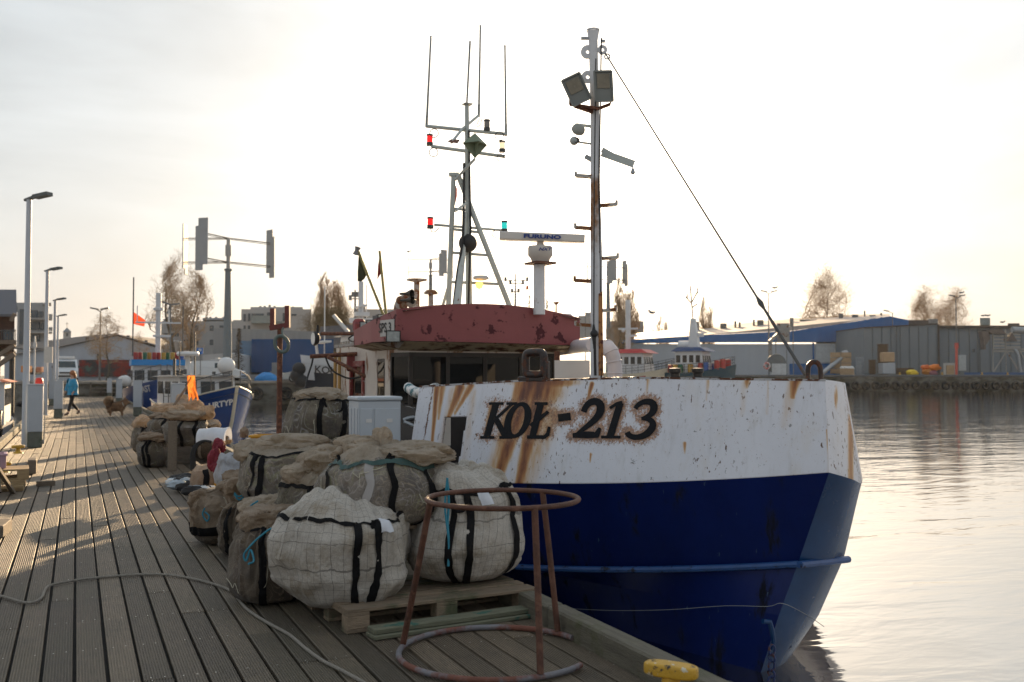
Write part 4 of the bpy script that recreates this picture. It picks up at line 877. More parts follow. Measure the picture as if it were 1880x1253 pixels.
# roof mushrooms and poles
for (u, vt, vb, rw, cap_, dd) in ((765, 514, 562, 14, 'flat', 14.8), (791, 533, 562, 12, 'mush', 14.6), (1021, 556, 575, 4, 'small', 15.5)):
    mb = MB(); r_ = rw * dd / FPX; h_ = (vb - vt) * dd / FPX; prof = [(r_ * .38, -.08), (r_ * .38, h_ - .02)]
    prof += [(r_ * .5, h_ - .03), (r_ * 1.35, h_ - .01), (r_ * 1.35, h_ + .01), (0, h_ + .015)] if cap_ != 'mush' else [(r_ * 1.05, h_ - .06), (r_ * 1.05, h_ - .03), (r_ * .7, h_), (0, h_ + .01)]
    mb.lathe(D(u, vb, dd), prof, 16); mb.build('roof_ventilator', mat('vent_rusty_white', (.42, .38, .35), .5, col2=(.22, .09, .03), s2=10, th=.52), boat)
mb = MB(); mb.pbox(1030, 576, 1053, 592, 14.9, .3, bevel=.04); mb.build('life_raft_box', m_white, boat)
# two marker poles with flags leaning on the roof
def flagpole(name, u0, v0, u1, v1, d, flag, fm, lab, extra=None):
    t = thing(name, lab, 'marker pole', D(u0, v0, d)); b_ = MB(); b_.tube([D(u0, v0, d), D(u1, v1, d)], .022, 8); b_.build('pole', mat('bamboo', (.28, .25, .10), .6, var=.2), t)
    b_ = MB(); b_.poly([D(u, v, d + .03) + VIEW * .05 * sin(u) for u, v in flag], VIEW * .012); b_.build('flag', fm, t)
    if extra: extra(t)
flagpole('flag_pole', 708, 590, 658, 462, 15.2, [(659, 470), (674, 500), (669, 512), (662, 517), (656, 516), (656, 500)], mat('dark_flag_green', (.07, .075, .04), .8, trans=.3), 'leaning bamboo marker pole with a dark green flag and grey top on the wheelhouse roof', lambda t: MB().lathe(D(655, 461, 15.2), [(0, -.07), (.05, -.06), (.03, 0), (.05, .06), (0, .07)], 12, axis=RIGHT * .3 + UP).build('reflector', mat('grey_refl', (.2, .2, .21), .5), t))
flagpole('flag_pole', 710, 590, 697, 461, 15.6, [(697, 468), (703, 492), (700, 500), (696, 498), (692, 513), (693, 490)], mat('dark_flag_red', (.30, .05, .05), .8, trans=.3), 'nearly upright marker pole with a small tattered red flag on the wheelhouse roof')
# ================================================================ NET BAGS AND GEAR ON THE PIER
def cloth(name, col, grid=0, coils=None, vo=-.22, trans=.25, dark=.5, weave=0, gridc=(.12, .11, .10)):
    global nt
    m = bpy.data.materials.new(name); m.use_nodes = True; nt = m.node_tree; nt.nodes.clear()
    out = N('ShaderNodeOutputMaterial'); p = N('ShaderNodeBsdfPrincipled'); t = N('ShaderNodeTexCoord'); uv = N('ShaderNodeUVMap'); uv.uv_map = 'UVMap'
    def nz(scale, det=5, rg=.6, off=0, src=None, dist=0):
        q0 = N('ShaderNodeMapping'); q0.inputs['Location'].default_value = (off, off, off); L(src or t.outputs['Object'], q0.inputs[0]); q = N('ShaderNodeTexNoise'); q.inputs['Scale'].default_value = scale; q.inputs['Detail'].default_value = det; q.inputs['Roughness'].default_value = rg; q.inputs['Distortion'].default_value = dist; L(q0.outputs[0], q.inputs['Vector']); return q.outputs['Fac']
    def step(x, a, b):
        r = N('ShaderNodeMapRange'); r.interpolation_type = 'SMOOTHSTEP'; L(x, r.inputs[0]); r.inputs[1].default_value = a; r.inputs[2].default_value = b; return r.outputs[0]
    c = MIX(nz(3), tuple(k * .72 for k in col), tuple(min(1, k * 1.2) for k in col))
    c = MIX(M('MULTIPLY', step(nz(5, 6, .7, 4), .42, .68), .8), c, tuple(k * q for k, q in zip(col, (.55, .48, .38))))
    if grid:
        sp = N('ShaderNodeSeparateXYZ'); L(uv.outputs[0], sp.inputs[0]); g_ = None
        for k, wd in (('X', .028), ('Y', .028)):
            wob = M('MULTIPLY_ADD', nz(8, 3, .5, 2), .02, sp.outputs[k]); fr = M('FRACT', M('DIVIDE', wob, grid)); dd = M('ABSOLUTE', M('SUBTRACT', fr, .5)); ln = M('LESS_THAN', dd, wd); g_ = ln if g_ is None else M('MAXIMUM', g_, ln)
        c = MIX(M('MULTIPLY', g_, M('MULTIPLY_ADD', nz(12), .8, .25)), c, gridc)
    if coils:
        # twine and floats showing through the mesh
        cc = MIX(nz(6, 4, .6, 3), (.035, .032, .026), (.16, .135, .10))
        cc = MIX(step(nz(2.2, 3, .5, 7), .45, .6), cc, (.06, .06, .07))
        for (sc, off, col_, wd) in coils:
            n_ = nz(sc, 1.2, .4, off, None, 2.2); fr = M('ABSOLUTE', M('SUBTRACT', M('FRACT', M('MULTIPLY', n_, 7.0)), .5)); ln = M('MULTIPLY', step(fr, wd, wd * .35), step(nz(4, 2, .5, off + 2), .40, .55)); cc = MIX(M('MULTIPLY', ln, .5), cc, col_)
        veil = M('MULTIPLY_ADD', nz(2.5, 5, .7, 5), 1.1, vo); c = MIX(veil, cc, c)
    wv = nz(190, 2, .5, 1); c = MIX(1.0, c, M('MULTIPLY_ADD', wv, .8, .6), 'MULTIPLY')
    L(c, p.inputs['Base Color']); p.inputs['Roughness'].default_value = .8; p.inputs['Specular IOR Level'].default_value = .25; p.inputs['Sheen Weight'].default_value = .15
    b = N('ShaderNodeBump'); b.inputs['Strength'].default_value = .9; b.inputs['Distance'].default_value = .018; L(M('ADD', M('MULTIPLY', nz(16, 6, .65, 8), 1.6), M('MULTIPLY', wv, .15)), b.inputs['Height']); L(b.outputs[0], p.inputs['Normal'])
    tl = N('ShaderNodeBsdfTranslucent'); L(c, tl.inputs[0]); mx = N('ShaderNodeMixShader'); mx.inputs[0].default_value = trans; L(p.outputs[0], mx.inputs[1]); L(tl.outputs[0], mx.inputs[2]); L(mx.outputs[0], out.inputs[0]); return m
m_sack = cloth('woven_white_sack', (.54, .50, .45), grid=.045, trans=.15)
GRN = (.30, .34, .12); GRY = (.46, .45, .46); TAN = (.5, .43, .3)
m_net1 = cloth('clear_net_green_coils', (.48, .41, .34), coils=[(2.6, 1, GRN, .20), (4.5, 5, GRY, .16), (7, 9, TAN, .16)], trans=.2)
m_net2 = cloth('grey_net_coils', (.45, .375, .30), coils=[(3.2, 2, GRY, .16), (6, 6, (.22, .22, .12), .16)], vo=-.36, trans=.2)
m_net3 = cloth('brown_net', (.30, .225, .165), coils=[(5, 3, (.42, .34, .26), .12)], trans=.25)
m_tan = cloth('tan_mesh_cloth', (.60, .51, .41), trans=.5)
m_brn = cloth('brown_mesh_cloth', (.40, .31, .23), trans=.35)
m_wht = cloth('white_plastic_cloth', (.55, .56, .60), trans=.3)
m_strap = mat('black_strap', (.005, .005, .006), .8, spec=.2, var=.3, vs=30, bump=.4, bs=120)
m_cordg = mat('green_binding', (.03, .07, .065), .7, var=.2, vs=10)
m_teal = mat('teal_rope', (.03, .22, .32), .7, var=.2, vs=30)
class Bag:
    """a soft filled bag standing on point b: half widths rx, ry, height h; profile swells low; wrinkled cloth"""
    def __init__(s, b, rx, ry, h, rz=0, seed=1, lean=(0, 0), boxy=.62, top=.55, wr=.02, e=.6, sag=.06, tuck=.86):
        s.b = Vector(b); s.rx = rx; s.ry = ry; s.h = h; s.rz = rz; s.seed = seed; s.lean = Vector((*lean, 0)); s.boxy = boxy; s.top = top; s.wr = wr; s.e = e; s.sag = sag; s.tuck = tuck; s.R = Matrix.Rotation(rz, 3, 'Z')
    def P(s, th, t, off=0):
        if off:
            p = s.P(th, t); e = .01; a = s.P(th + e, t) - p; b_ = s.P(th, min(1, t + e)) - p if t < .98 else p - s.P(th, t - e); n = a.cross(b_)
            return p + n.normalized() * off if n.length > 1e-12 else p
        # t 0..1 : bottom centre -> side -> top centre
        ph = -pi / 2 + pi * t; e = s.e
        cr = abs(cos(ph)) ** e; sz = math.copysign(abs(sin(ph)) ** e, sin(ph))
        z = (sz + 1) / 2
        wz = lerp(s.tuck, 1.0, min(1, z / .30)) if z < .30 else lerp(1.0, s.top, ((z - .30) / .70) ** 1.8)
        k = s.boxy; cx_ = math.copysign(abs(cos(th)) ** k, cos(th)); cy_ = math.copysign(abs(sin(th)) ** k, sin(th))
        n3 = Vector((cos(th) * 1.2, sin(th) * 1.2, z * 2.0)) + Vector((s.seed * 5.3, s.seed * 2.1, 0))
        w1 = noise.noise(n3 * 1.1) * .09 + noise.noise(n3 * 2.4) * .045
        # vertical pleats that gather to the top
        gath = z * z
        w2 = (1 - 2 * abs(noise.noise(Vector((cos(th) * 4, sin(th) * 4, z * 1.3 + s.seed * 3))))) * s.wr * (.35 + 2.4 * gath) + (.5 - abs(noise.noise(Vector((cos(th) * 2.5, sin(th) * 2.5, z * 7 + s.seed * 4))))) * s.wr * 1.3 + noise.noise(n3 * 8) * s.wr * .5
        rr = 1 + w1 * 1.7 + w2 / s.rx * .5 - .10 * max(0, noise.noise(Vector((cos(th) * 1.3 + s.seed, sin(th) * 1.3, z * 4))) ) 
        p = Vector((cx_ * s.rx * cr * wz * rr, cy_ * s.ry * cr * wz * rr, 0)); zz = z * s.h
        if z > .2: p += Vector((noise.noise(Vector((z * 2.5, s.seed, 1))), noise.noise(Vector((z * 2.5, s.seed, 9))), 0)) * s.rx * .45 * (z - .2)
        if z > .5: zz += noise.noise(Vector((p.x * 3.2, p.y * 3.2, s.seed))) * s.sag * s.h * (z - .5) * 4 + abs(noise.noise(Vector((p.x * 9, p.y * 9, s.seed + 4)))) * s.wr * 1.6 * (z - .5) * 2
        p = s.R @ p; p += s.lean * z * z; p.z = zz; return s.b + p
    def body(s, name, m_, parent, nu=120, nv=64, capm=None, tb=1):
        mb = MB(); mb.smooth = True; C_ = 2 * pi * (s.rx + s.ry) / 2
        mb.grid(lambda a, b: s.P(2 * pi * a, b * .998 + .001), nu, nv, True, uv=lambda a, b: (a * C_, b * (s.h + s.rx)))
        if capm:
            for j in range(nv):
                if (j + .5) / nv > tb:
                    for i in range(nu): mb.m[j * nu + i] = 1
        return mb.build(name, [m_, capm] if capm else m_, parent)
    def band(s, t, wd=.05, th0=0, th1=2 * pi, mb=None, off=.007, wob=.012):
        mb = mb or MB(); sm = mb.smooth; mb.smooth = True; dt = wd / (s.h + s.rx) * .62
        f = lambda th: t + wob * noise.noise(Vector((cos(th) * 2, sin(th) * 2, s.seed)))
        mb.grid(lambda a, b: s.P(lerp(th0, th1, a), f(lerp(th0, th1, a)) + (b - .5) * dt, off), 90, 3); mb.smooth = sm; return mb
    def strap(s, th, t0, t1, wd=.05, mb=None, off=.009, skew=0):
        mb = mb or MB(); sm = mb.smooth; mb.smooth = True
        def fn(a, b):
            t = lerp(t0, t1, b); c_ = th + skew * b; p = s.P(c_, t); q = s.P(c_ + .02, t); dl = max(.002, (q - p).length) / .02
            return s.P(c_ + (a - .5) * wd / dl + .02 * sin(b * 9 + th * 5), t, off)
        mb.grid(fn, 3, 40); mb.smooth = sm; return mb
    def handle(s, tha, thb, t, drop=.12, mb=None, r=.012):
        mb = mb or MB(); a = s.P(tha, t, .02); b = s.P(thb, t, .02); m_ = (a + b) / 2; n = (m_ - s.b); n.z = 0; n.normalize()
        pts = [a, a.lerp(m_, .35) - UP * drop * .85 + n * .02, m_ - UP * drop + n * .025, b.lerp(m_, .35) - UP * drop * .8 + n * .02, b]
        mb.tube(spline(pts, 6), r, 6); return mb
def camth(p, rz=0): # bag angle that faces the camera
    return atan2(-p.y, -p.x) - rz
def netbag(u, vb, d, z0, rx, ry, h, m_, lab, group=None, rz=0, seed=1, band=.62, straps=((-.35, .3),), sm=None, tops=(), topm=None, boxy=.62, top=.6, wr=.02, lean=(0, 0), handle=True, extra=None, cat='net bag', e=.46, name='net_bag', wd=.05, tuck=.86, sag=.06, off=Vector((0, 0, 0)), hi=True):
    p = D(u, 690, d); p.z = z0; p += off; t = thing(name, lab, cat, p, group); b = Bag(p, rx, ry, h, rz, seed, lean, boxy, top, wr, e, sag, tuck)
    b.body('bag_body', m_, t, 120 if hi else 56, 64 if hi else 30, None if m_ is m_sack or m_ is m_wht else (topm or m_tan), band or .68); fc = camth(p, rz); st = MB()
    if band: b.band(band, wd, mb=st)
    for k in straps: b.strap(fc + k, .14, band or .7, wd, mb=st)
    if handle and len(straps) > 1: b.handle(fc + straps[0], fc + straps[1], band or .7, mb=st)
    if st.v: st.build('strap', sm or m_strap, t)
    if tops:
        k = MB()
        for i, (dx, dy, dz, r1, r2, r3, rzz) in enumerate(tops): k.fold(p + RIGHT * dx + VIEW * dy + UP * dz, (r1, r2, r3), seed + i * 1.7, -YAW + rzz)
        k.build('gathered_top', topm or m_tan, t)
    if hi and m_ is not m_sack:
        r5 = random.Random(seed)
        for q in range(4):
            k = MB(); a0 = fc + r5.uniform(-1.3, 1.3); t0 = r5.uniform(.25, .8); da = r5.uniform(-.6, .6); dt = r5.uniform(-.16, .16); k.tube(spline([b.P(a0 + da * i / 5 + .08 * noise.noise(Vector((i * .9, q, seed))), min(.9, max(.12, t0 + dt * i / 5 + .06 * noise.noise(Vector((i * .8, q + 9, seed))))), .009) for i in range(6)], 5), .0025, 4)
            k.build('loose_twine', mat('pale_twine', (.5, .46, .36), .8), t)
    if extra: extra(t, b, fc, p)
    return t, b
GP = 'filled net bags heaped on the pier beside the fishing boat'
def tagpatch(th, t, w_, h_):
    def f(tt, b, fc, p):
        mb = MB(); mb.smooth = True; mb.grid(lambda a, c_: b.P(fc + th + (a - .5) * w_, t + (c_ - .5) * h_, .012), 6, 6); mb.build('paper_tag', mat('paper_white', (.55, .57, .62), .6, var=.06), tt)
    return f
# the pallet underneath
m_pal = mat('pallet_wood', (.23, .17, .115), .8, var=.3, vs=5, stretch=(1, 8, 8), col2=(.08, .09, .045), s2=4, th=.58, soft=.1, bump=.6, bs=22, island=.3)
def pallet(p, rz, lab, sx=1.2, sy=.8, group=None, name='pallet', broken=False, m_=None):
    t = thing(name, lab, 'pallet', p, group); R = Matrix.Rotation(rz, 3, 'Z'); m_ = m_ or m_pal
    q = lambda x, y, z: Vector(p) + R @ Vector((x, y, z))
    top = MB()
    for i in range(5): 
        yy = -sy / 2 + .0725 + i * (sy - .145) / 4; top.box(q(0, yy, .133), (sx, .145 if i % 2 == 0 else .10, .022), rz=rz, bevel=.003)
    top.build('top_board', m_, t)
    b_ = MB()
    for x in (-sx / 2 + .0725, 0, sx / 2 - .0725):
        b_.box(q(x, 0, .111), (.145, sy, .022), rz=rz, bevel=.003)
        for y in (-sy / 2 + .05, 0, sy / 2 - .05): b_.box(q(x, y, .061), (.145, .10, .078), rz=rz, bevel=.004)
    b_.build('block', m_, t)
    s_ = MB()
    for y in (-sy / 2 + .05, 0, sy / 2 - .05): s_.box(q(0, y, .011), (sx, .10, .022), rz=rz, bevel=.003)
    s_.build('skid', m_, t); return t
# front edge runs from photo (625,1150) to (985,1115)
pa = PZ(640, 1165, 0); pb = PZ(985, 1120, 0); dx_ = (pb - pa); prz = atan2(dx_.y, dx_.x); pc = (pa + pb) / 2 + Vector((-sin(prz), cos(prz), 0)) * .40
pallet(pc, prz, 'weathered wooden pallet under the two white net bags at the front', sx=dx_.length + .02)
pp = PZ(835, 1150, .0); mb = MB(); mb.box(pp + UP * .012 , (1.12, .14, .022), rz=prz + .03, bevel=.003); mb.box(pp + UP * .04 + Vector((0, .02, 0)), (1.1, .12, .03), rz=prz + .03, bevel=.004)
solo(mb, 'loose_board', mat('mossy_board', (.15, .15, .10), .85, var=.3, vs=5, stretch=(1, 8, 8), col2=(.04, .12, .09), s2=6, th=.6, bump=.5, bs=25), 'mossy green loose board lying against the front of the pallet', 'board')
# A, B : white woven sacks
netbag(634, 0, 6.55, .06, .43, .40, .70, m_sack, 'squat white checked sack with black straps at the front left of the pallet', GP, seed=2, band=.64, straps=(.10, .42), top=.72, wr=.045, rz=-.4, extra=tagpatch(.55, .60, .20, .07), boxy=.8, e=.5, tuck=.74)
netbag(852, 0, 6.95, .15, .405, .40, .76, m_sack, 'tall round white checked sack with a paper tag on the right of the pallet', GP, seed=5, band=.63, straps=(-.22, .12, 1.0), top=.62, wr=.04, rz=.2, extra=tagpatch(.42, .60, .20, .08), boxy=.85, e=.5, tuck=.88, tops=((.02, .05, .66, .2, .16, .10, 0),), topm=m_sack)
# C : clear bag on top of both
def seam(tt, b, fc, p):
    st = MB(); b.strap(fc - .18, .2, .66, .055, mb=st); st.build('seam_tape', mat('seam_grey', (.30, .28, .27), .7, var=.1), tt)
    st = MB(); b.band(.64, .06, mb=st, th0=fc - 1.5, th1=fc + 1.3, off=.012, wob=.05); st.build('green_hem', m_cordg, tt)
    rr = MB(); rr.tube([b.P(fc - 1.5 + i * .1, .13, .02) for i in range(31)], .014, 8); rr.build('base_piping', m_brn, tt)
netbag(706, 0, 6.85, .545, .42, .38, .50, m_net1, 'clear mesh bag full of green line lying on top of the two white sacks', GP, seed=9, band=0, straps=(-1.15, .28, .75), top=.72, wr=.03, rz=.15, boxy=.7, tops=((.2, -.05, .47, .26, .2, .08, .1), (-.1, .03, .50, .20, .16, .09, .4), (-.02, .0, .56, .07, .07, .09, .2), (-.22, .05, .45, .14, .14, .07, 0)), extra=seam, sag=.12)
# D : behind left
netbag(592, 0, 7.35, .30, .27, .33, .58, m_net2, 'narrow net bag with crossed black straps squeezed left of the clear bag', GP, seed=13, band=.60, straps=(-.55, .05), top=.7, wr=.03, rz=.5, tops=((.05, .02, .60, .22, .18, .13, .5), (-.1, -.05, .53, .16, .15, .10, .2), (.2, .1, .70, .12, .12, .10, .2)))
netbag(600, 0, 8.0, .0, .34, .34, .36, m_net2, 'grey net bag buried at the bottom of the heap behind the brown bags', GP, seed=14, band=0, straps=(), handle=False)
# E, F : brown bags
def tie(u0, v0, pts, d, lab='blue'):
    def f(tt, b, fc, p):
        mb = MB(); mb.tube(spline([D(x, y, dd) for x, y, dd in pts], 6), .007, 6); mb.build('drawstring', m_teal, tt)
    return f
netbag(497, 0, 6.95, .0, .24, .24, .56, m_net3, 'brown net bag tied with bright blue cord standing on the deck at the front', GP, seed=17, band=.70, straps=(-.05, .75), top=.7, wr=.028, boxy=.6, rz=.2, tops=((.03, -.02, .55, .20, .18, .11, .4),), topm=m_brn, tuck=1.0, extra=tie(0, 0, [(530, 966, 6.65), (500, 970, 6.6), (478, 985, 6.6), (462, 1000, 6.6), (448, 1018, 6.6), (452, 1030, 6.6), (460, 1010, 6.6), (466, 1030, 6.55), (456, 1036, 6.5)], 6.6))
netbag(500, 0, 7.6, .0, .24, .24, .56, m_net3, 'brown net bag with a folded tan top just behind the blue tied one', GP, seed=19, band=.66, straps=(-.5, .4), top=.8, wr=.03, tops=((.05, -.05, .57, .25, .16, .09, .2), (-.12, -.02, .55, .12, .12, .08, .2)), topm=m_tan, extra=tie(0, 0, [(474, 920, 7.3), (460, 930, 7.3), (452, 950, 7.3), (449, 975, 7.3), (452, 990, 7.3)], 7))
# G : large, H : topmost
netbag(528, 0, 8.3, .48, .36, .34, .50, m_net1, 'large mesh bag of greenish net with a wide black rim left of the heap', GP, seed=23, band=.66, straps=(-.75, -.45, .45), top=.8, wr=.025, rz=-.1, tops=((.05, 0, .50, .33, .2, .09, .1), (-.26, -.02, .44, .15, .15, .10, .3)), boxy=.6)
netbag(528, 0, 8.5, .0, .36, .34, .50, m_net3, 'brown net bag at the bottom of the heap under the large mesh bag', GP, seed=24, band=.6, straps=(), handle=False)
netbag(585, 0, 9.3, .88, .30, .29, .50, m_net2, 'dark net bag lying on top at the back of the heap beside the utility cabinet', GP, seed=29, band=.68, straps=(.15, .65), top=.75, wr=.02, rz=.1, tops=((.03, .0, .47, .24, .2, .08, 0),), lean=(.05, 0), boxy=.65)
netbag(580, 0, 9.4, .0, .34, .32, .90, m_net2, 'tall dark net bag hidden behind the large mesh bag', GP, seed=30, band=.6, straps=(), handle=False, hi=False)
# I, J, K : low brown bags
netbag(406, 0, 9.3, .0, .24, .22, .46, m_net3, 'slumped brown bag with a wide dark band lying at the left end of the heap', GP, seed=33, band=.45, straps=(), top=.7, wr=.035, wd=.09, tops=((-.10, -.1, .42, .16, .12, .10, .5), (.12, 0, .44, .16, .14, .09, .1)), topm=m_brn, handle=False, lean=(-.1, -.05), extra=tie(0, 0, [(376, 933, 9.0), (372, 945, 9.0), (380, 957, 9.0), (384, 948, 9.0), (376, 940, 9.0)], 9))
netbag(445, 0, 8.7, .0, .18, .18, .46, m_net3, 'small brown bag with one thin black strap between larger brown bags', GP, seed=35, band=0, straps=(-.6,), top=.7, wr=.03, handle=False, tops=((0, -.02, .56, .15, .13, .12, .2),), topm=m_brn, extra=tie(0, 0, [(430, 905, 8.4), (438, 912, 8.4), (448, 908, 8.4), (456, 903, 8.4), (440, 918, 8.4), (430, 908, 8.4)], 8))
# blue cords of the middle bags
mb = MB(); mb.tube(spline([D(598, 868, 6.75), D(590, 880, 6.8), D(592, 900, 6.8), D(580, 925, 6.85), D(570, 950, 6.8), D(563, 975, 6.75)], 6), .007, 6); mb.tube(spline([D(585, 935, 6.6), D(572, 945, 6.55), D(562, 962, 6.6), D(566, 985, 6.6)], 6), .008, 6); solo(mb, 'cord', m_teal, 'thin blue cord trailing down over the bag with crossed straps', 'cord')
mb = MB(); mb.tube(spline([D(821, 878, 6.45), D(824, 920, 6.48), D(822, 960, 6.5), D(824, 1000, 6.5), D(823, 1040, 6.5)], 6), .008, 6); mb.tube(spline([D(821, 880, 6.45), D(817, 930, 6.48), D(823, 985, 6.48)], 5), .007, 6); solo(mb, 'cord', m_teal, 'blue green cord hanging down the tall white sack behind the ring stand', 'cord')
# ---------------------------------------------------------------- rusty ring stand
m_ring = mat('ring_rust', (.085, .032, .018), .65, var=.45, vs=12, col2=(.15, .07, .045), s2=14, th=.56, soft=.06, bump=.4, bs=70)
m_ring2 = mat('ring_grey', (.16, .155, .17), .55, var=.2, vs=8, col2=(.16, .06, .04), s2=5, th=.50, soft=.08, bump=.3, bs=70)
cb_ = PZ(908, 1196, .02); r0 = .53; st = thing('ring_stand', 'rusty steel stand of two rings joined by three legs in front of the pallet', 'stand', Vector((cb_.x, cb_.y, 0)))
a0_ = atan2(PZ(1070, 1222, .02).y - cb_.y, PZ(1070, 1222, .02).x - cb_.x); a1_ = atan2(PZ(1062, 1170, .02).y - cb_.y, PZ(1062, 1170, .02).x - cb_.x)
mb = MB(); mb.torus(cb_, r0, .0165, 56, 10, a0=a1_, a1=a0_ + 2 * pi); mb.build('base_ring', m_ring2, st)
ct = D(923, 916, 5.62); mb = MB(); mb.torus(ct, .425, .0145, 56, 10); mb.build('top_ring', m_ring, st)
for (u0, v0, u1, v1) in ((793, 935, 752, 1184), (980, 930, 993, 1240), (994, 905, 1014, 1163)):
    b_ = PZ(u1, v1, .03); 
    aa = atan2(b_.y - cb_.y, b_.x - cb_.x); b_ = cb_ + Vector((cos(aa), sin(aa), 0)) * r0 + UP * .015
    best = min(range(360), key=lambda k: abs(proj(ct + Vector((cos(radians(k)), sin(radians(k)), 0)) * .415)[0] - u0) + abs(proj(ct + Vector((cos(radians(k)), sin(radians(k)), 0)) * .415)[1] - v0))
    tp = ct + Vector((cos(radians(best)), sin(radians(best)), 0)) * .425; mb = MB(); mb.tube([b_, b_.lerp(tp, .5) + Vector((.004, .003, 0)), tp], .018, 10); mb.build('leg', m_ring, st)
# ---------------------------------------------------------------- rope on the deck
pts = [(-40, 1085), (0, 1094), (50, 1107), (75, 1099), (85, 1080), (100, 1073), (145, 1065), (200, 1059), (265, 1055), (310, 1056), (355, 1063), (400, 1075), (425, 1086), (437, 1100), (455, 1120), (490, 1143), (530, 1165), (560, 1190), (590, 1212), (625, 1230), (665, 1252), (700, 1275)]
mb = MB(); mb.tube(spline([PZ(u, v, .012) for u, v in pts], 8), .0095, 8); solo(mb, 'rope', mat('grey_rope', (.30, .27, .23), .9, var=.3, vs=60, bump=.8, bs=200), 'long grey rope snaking across the deck boards in the foreground', 'rope')
# ---------------------------------------------------------------- bollards (yellow)
def bollard(p, rz, lab, s=1.0, grp='yellow mooring bollards along the pier edges'):
    t = thing('bollard', lab, 'bollard', p, grp); b_ = MB(); b_.lathe(Vector(p), [(.11 * s, 0), (.10 * s, .02), (.055 * s, .04), (.05 * s, .12 * s)], 18); b_.build('base', m_yel, t)
    R = Matrix.Rotation(rz, 3, 'Z'); b_ = MB(); b_.smooth = True
    def fn(a, b):
        th = 2 * pi * a; ph = -pi / 2 + pi * b; k = .35; x = math.copysign(abs(cos(th)) ** .55, cos(th)) * abs(cos(ph)) ** k * .155; y = math.copysign(abs(sin(th)) ** .75, sin(th)) * abs(cos(ph)) ** k * .062; z = math.copysign(abs(sin(ph)) ** k, sin(ph)) * .038
        return Vector(p) + UP * .155 * s + R @ Vector((x, y, z + .03 * (x / .155) ** 2 * 0)) * s
    b_.grid(fn, 40, 20, True); b_.build('head', m_yel, t); return t
yb = bollard(PZ(1232, 1282, .12), -YAW - .5, 'worn yellow bollard on the pier edge at the bottom right corner', .8)
for (u, v, lab) in ((33, 833, 'small yellow bollard on the left pier edge beside the first lamp post'), (5, 868, 'small yellow bollard behind the pink crate at the left frame edge'), (255, 757, 'yellow bollard beside the second white service post on the right pier edge'), (203, 733, 'yellow bollard at the far right end of the pier')):
    q = PZ(u, v, .13); dup(yb, q, pi / 2, lab)
mb = MB(); mb.torus(PZ(1310, 1262, .05) + Vector((.1, 0, -.32)), .2, .13, 28, 14, axis=(1, .1, 0)); solo(mb, 'tyre_fender', m_black, 'black tyre fender between the pier and the boat beside the yellow bollard', 'tyre')
# ================================================================ POSTS, LAMPS, FORK POST, FAR HEAP, LEFT SIDE GEAR
m_ped = mat('pedestal_grey', (.38, .42, .47), .45, var=.06, vs=3, col2=(.12, .11, .09), s2=3, th=.70, soft=.04)
m_pedb = mat('pedestal_base', (.12, .13, .11), .8, var=.25, vs=4, col2=(.05, .07, .03), s2=5, th=.55, soft=.08, bump=.4)
def pedestal(p, lab, s=1.0):
    t = thing('service_post', lab, 'service post', p, 'grey service posts along both edges of the pier'); p = Vector(p)
    b_ = MB(); b_.box(p + UP * .84, (.30, .30, 1.0), bevel=.008)
    for k in (-.09, 0, .09): b_.box(p + Vector((k, -.152, .84)), (.012, .01, .94)); b_.box(p + Vector((-.152, k, .84)), (.01, .012, .94))
    b_.box(p + Vector((0, 0, .80)), (.306, .306, .012)); b_.build('cabinet', m_ped, t)
    b_ = MB(); b_.box(p + UP * .17, (.29, .29, .34), bevel=.01); b_.build('base', m_pedb, t)
    b_ = MB(); b_.box(p + UP * 1.355, (.325, .325, .03), bevel=.006); b_.build('lid', m_ped, t)
    b_ = MB(); b_.box(p + Vector((.165, -.05, .12)), (.04, .08, .10), bevel=.01); b_.tube([p + Vector((.175, -.05, .15)), p + Vector((.19, -.05, .6)), p + Vector((.17, -.04, 1.0))], .012, 6); b_.build('socket', mat('socket_grey', (.3, .3, .3), .5), t)
    return t
# nearest cabinet beside the heap: wider, two doors
p = D(688, 690, 8.35); p.z = 0; t = thing('service_cabinet', 'pale grey two door service cabinet standing behind the heap of bags', 'cabinet', p)
b_ = MB(); R_ = .42; rz_ = .12 - YAW * .25
b_.box(p + UP * .74, (.36, .30, 1.20), rz=rz_, bevel=.006); Rm = Matrix.Rotation(rz_, 3, 'Z')
b_.build('cabinet', m_ped, t)
for x0, wdt in ((-.115, .115), (.06, .22)):
    b_ = MB(); b_.box(p + Rm @ Vector((x0, -.152, .76)), (wdt - .01, .012, 1.04), rz=rz_, bevel=.003); o = b_.build('door', m_ped, t)
    b_ = MB(); b_.box(p + Rm @ Vector((x0 + .02, -.160, 1.18)), (.05, .004, .03), rz=rz_); b_.build('label_plate', mat('plate_pale', (.5, .5, .5), .4), o)
for k in (-.09, 0, .09): b_ = MB(); b_.box(p + Rm @ Vector((-.182, k, .76)), (.006, .07, 1.04), rz=rz_, bevel=.002); b_.build('side_panel', m_ped, t)
b_ = MB(); b_.box(p + UP * 1.36, (.385, .325, .035), rz=rz_, bevel=.01); b_.build('lid', m_ped, t)
b_ = MB(); b_.box(p + UP * .07, (.35, .29, .14), rz=rz_); b_.build('base', m_pedb, t)
pd = pedestal((D(66, 690, 21.6).x, D(66, 690, 21.6).y, 0), 'nearest grey service post beside the big lamp post on the left')
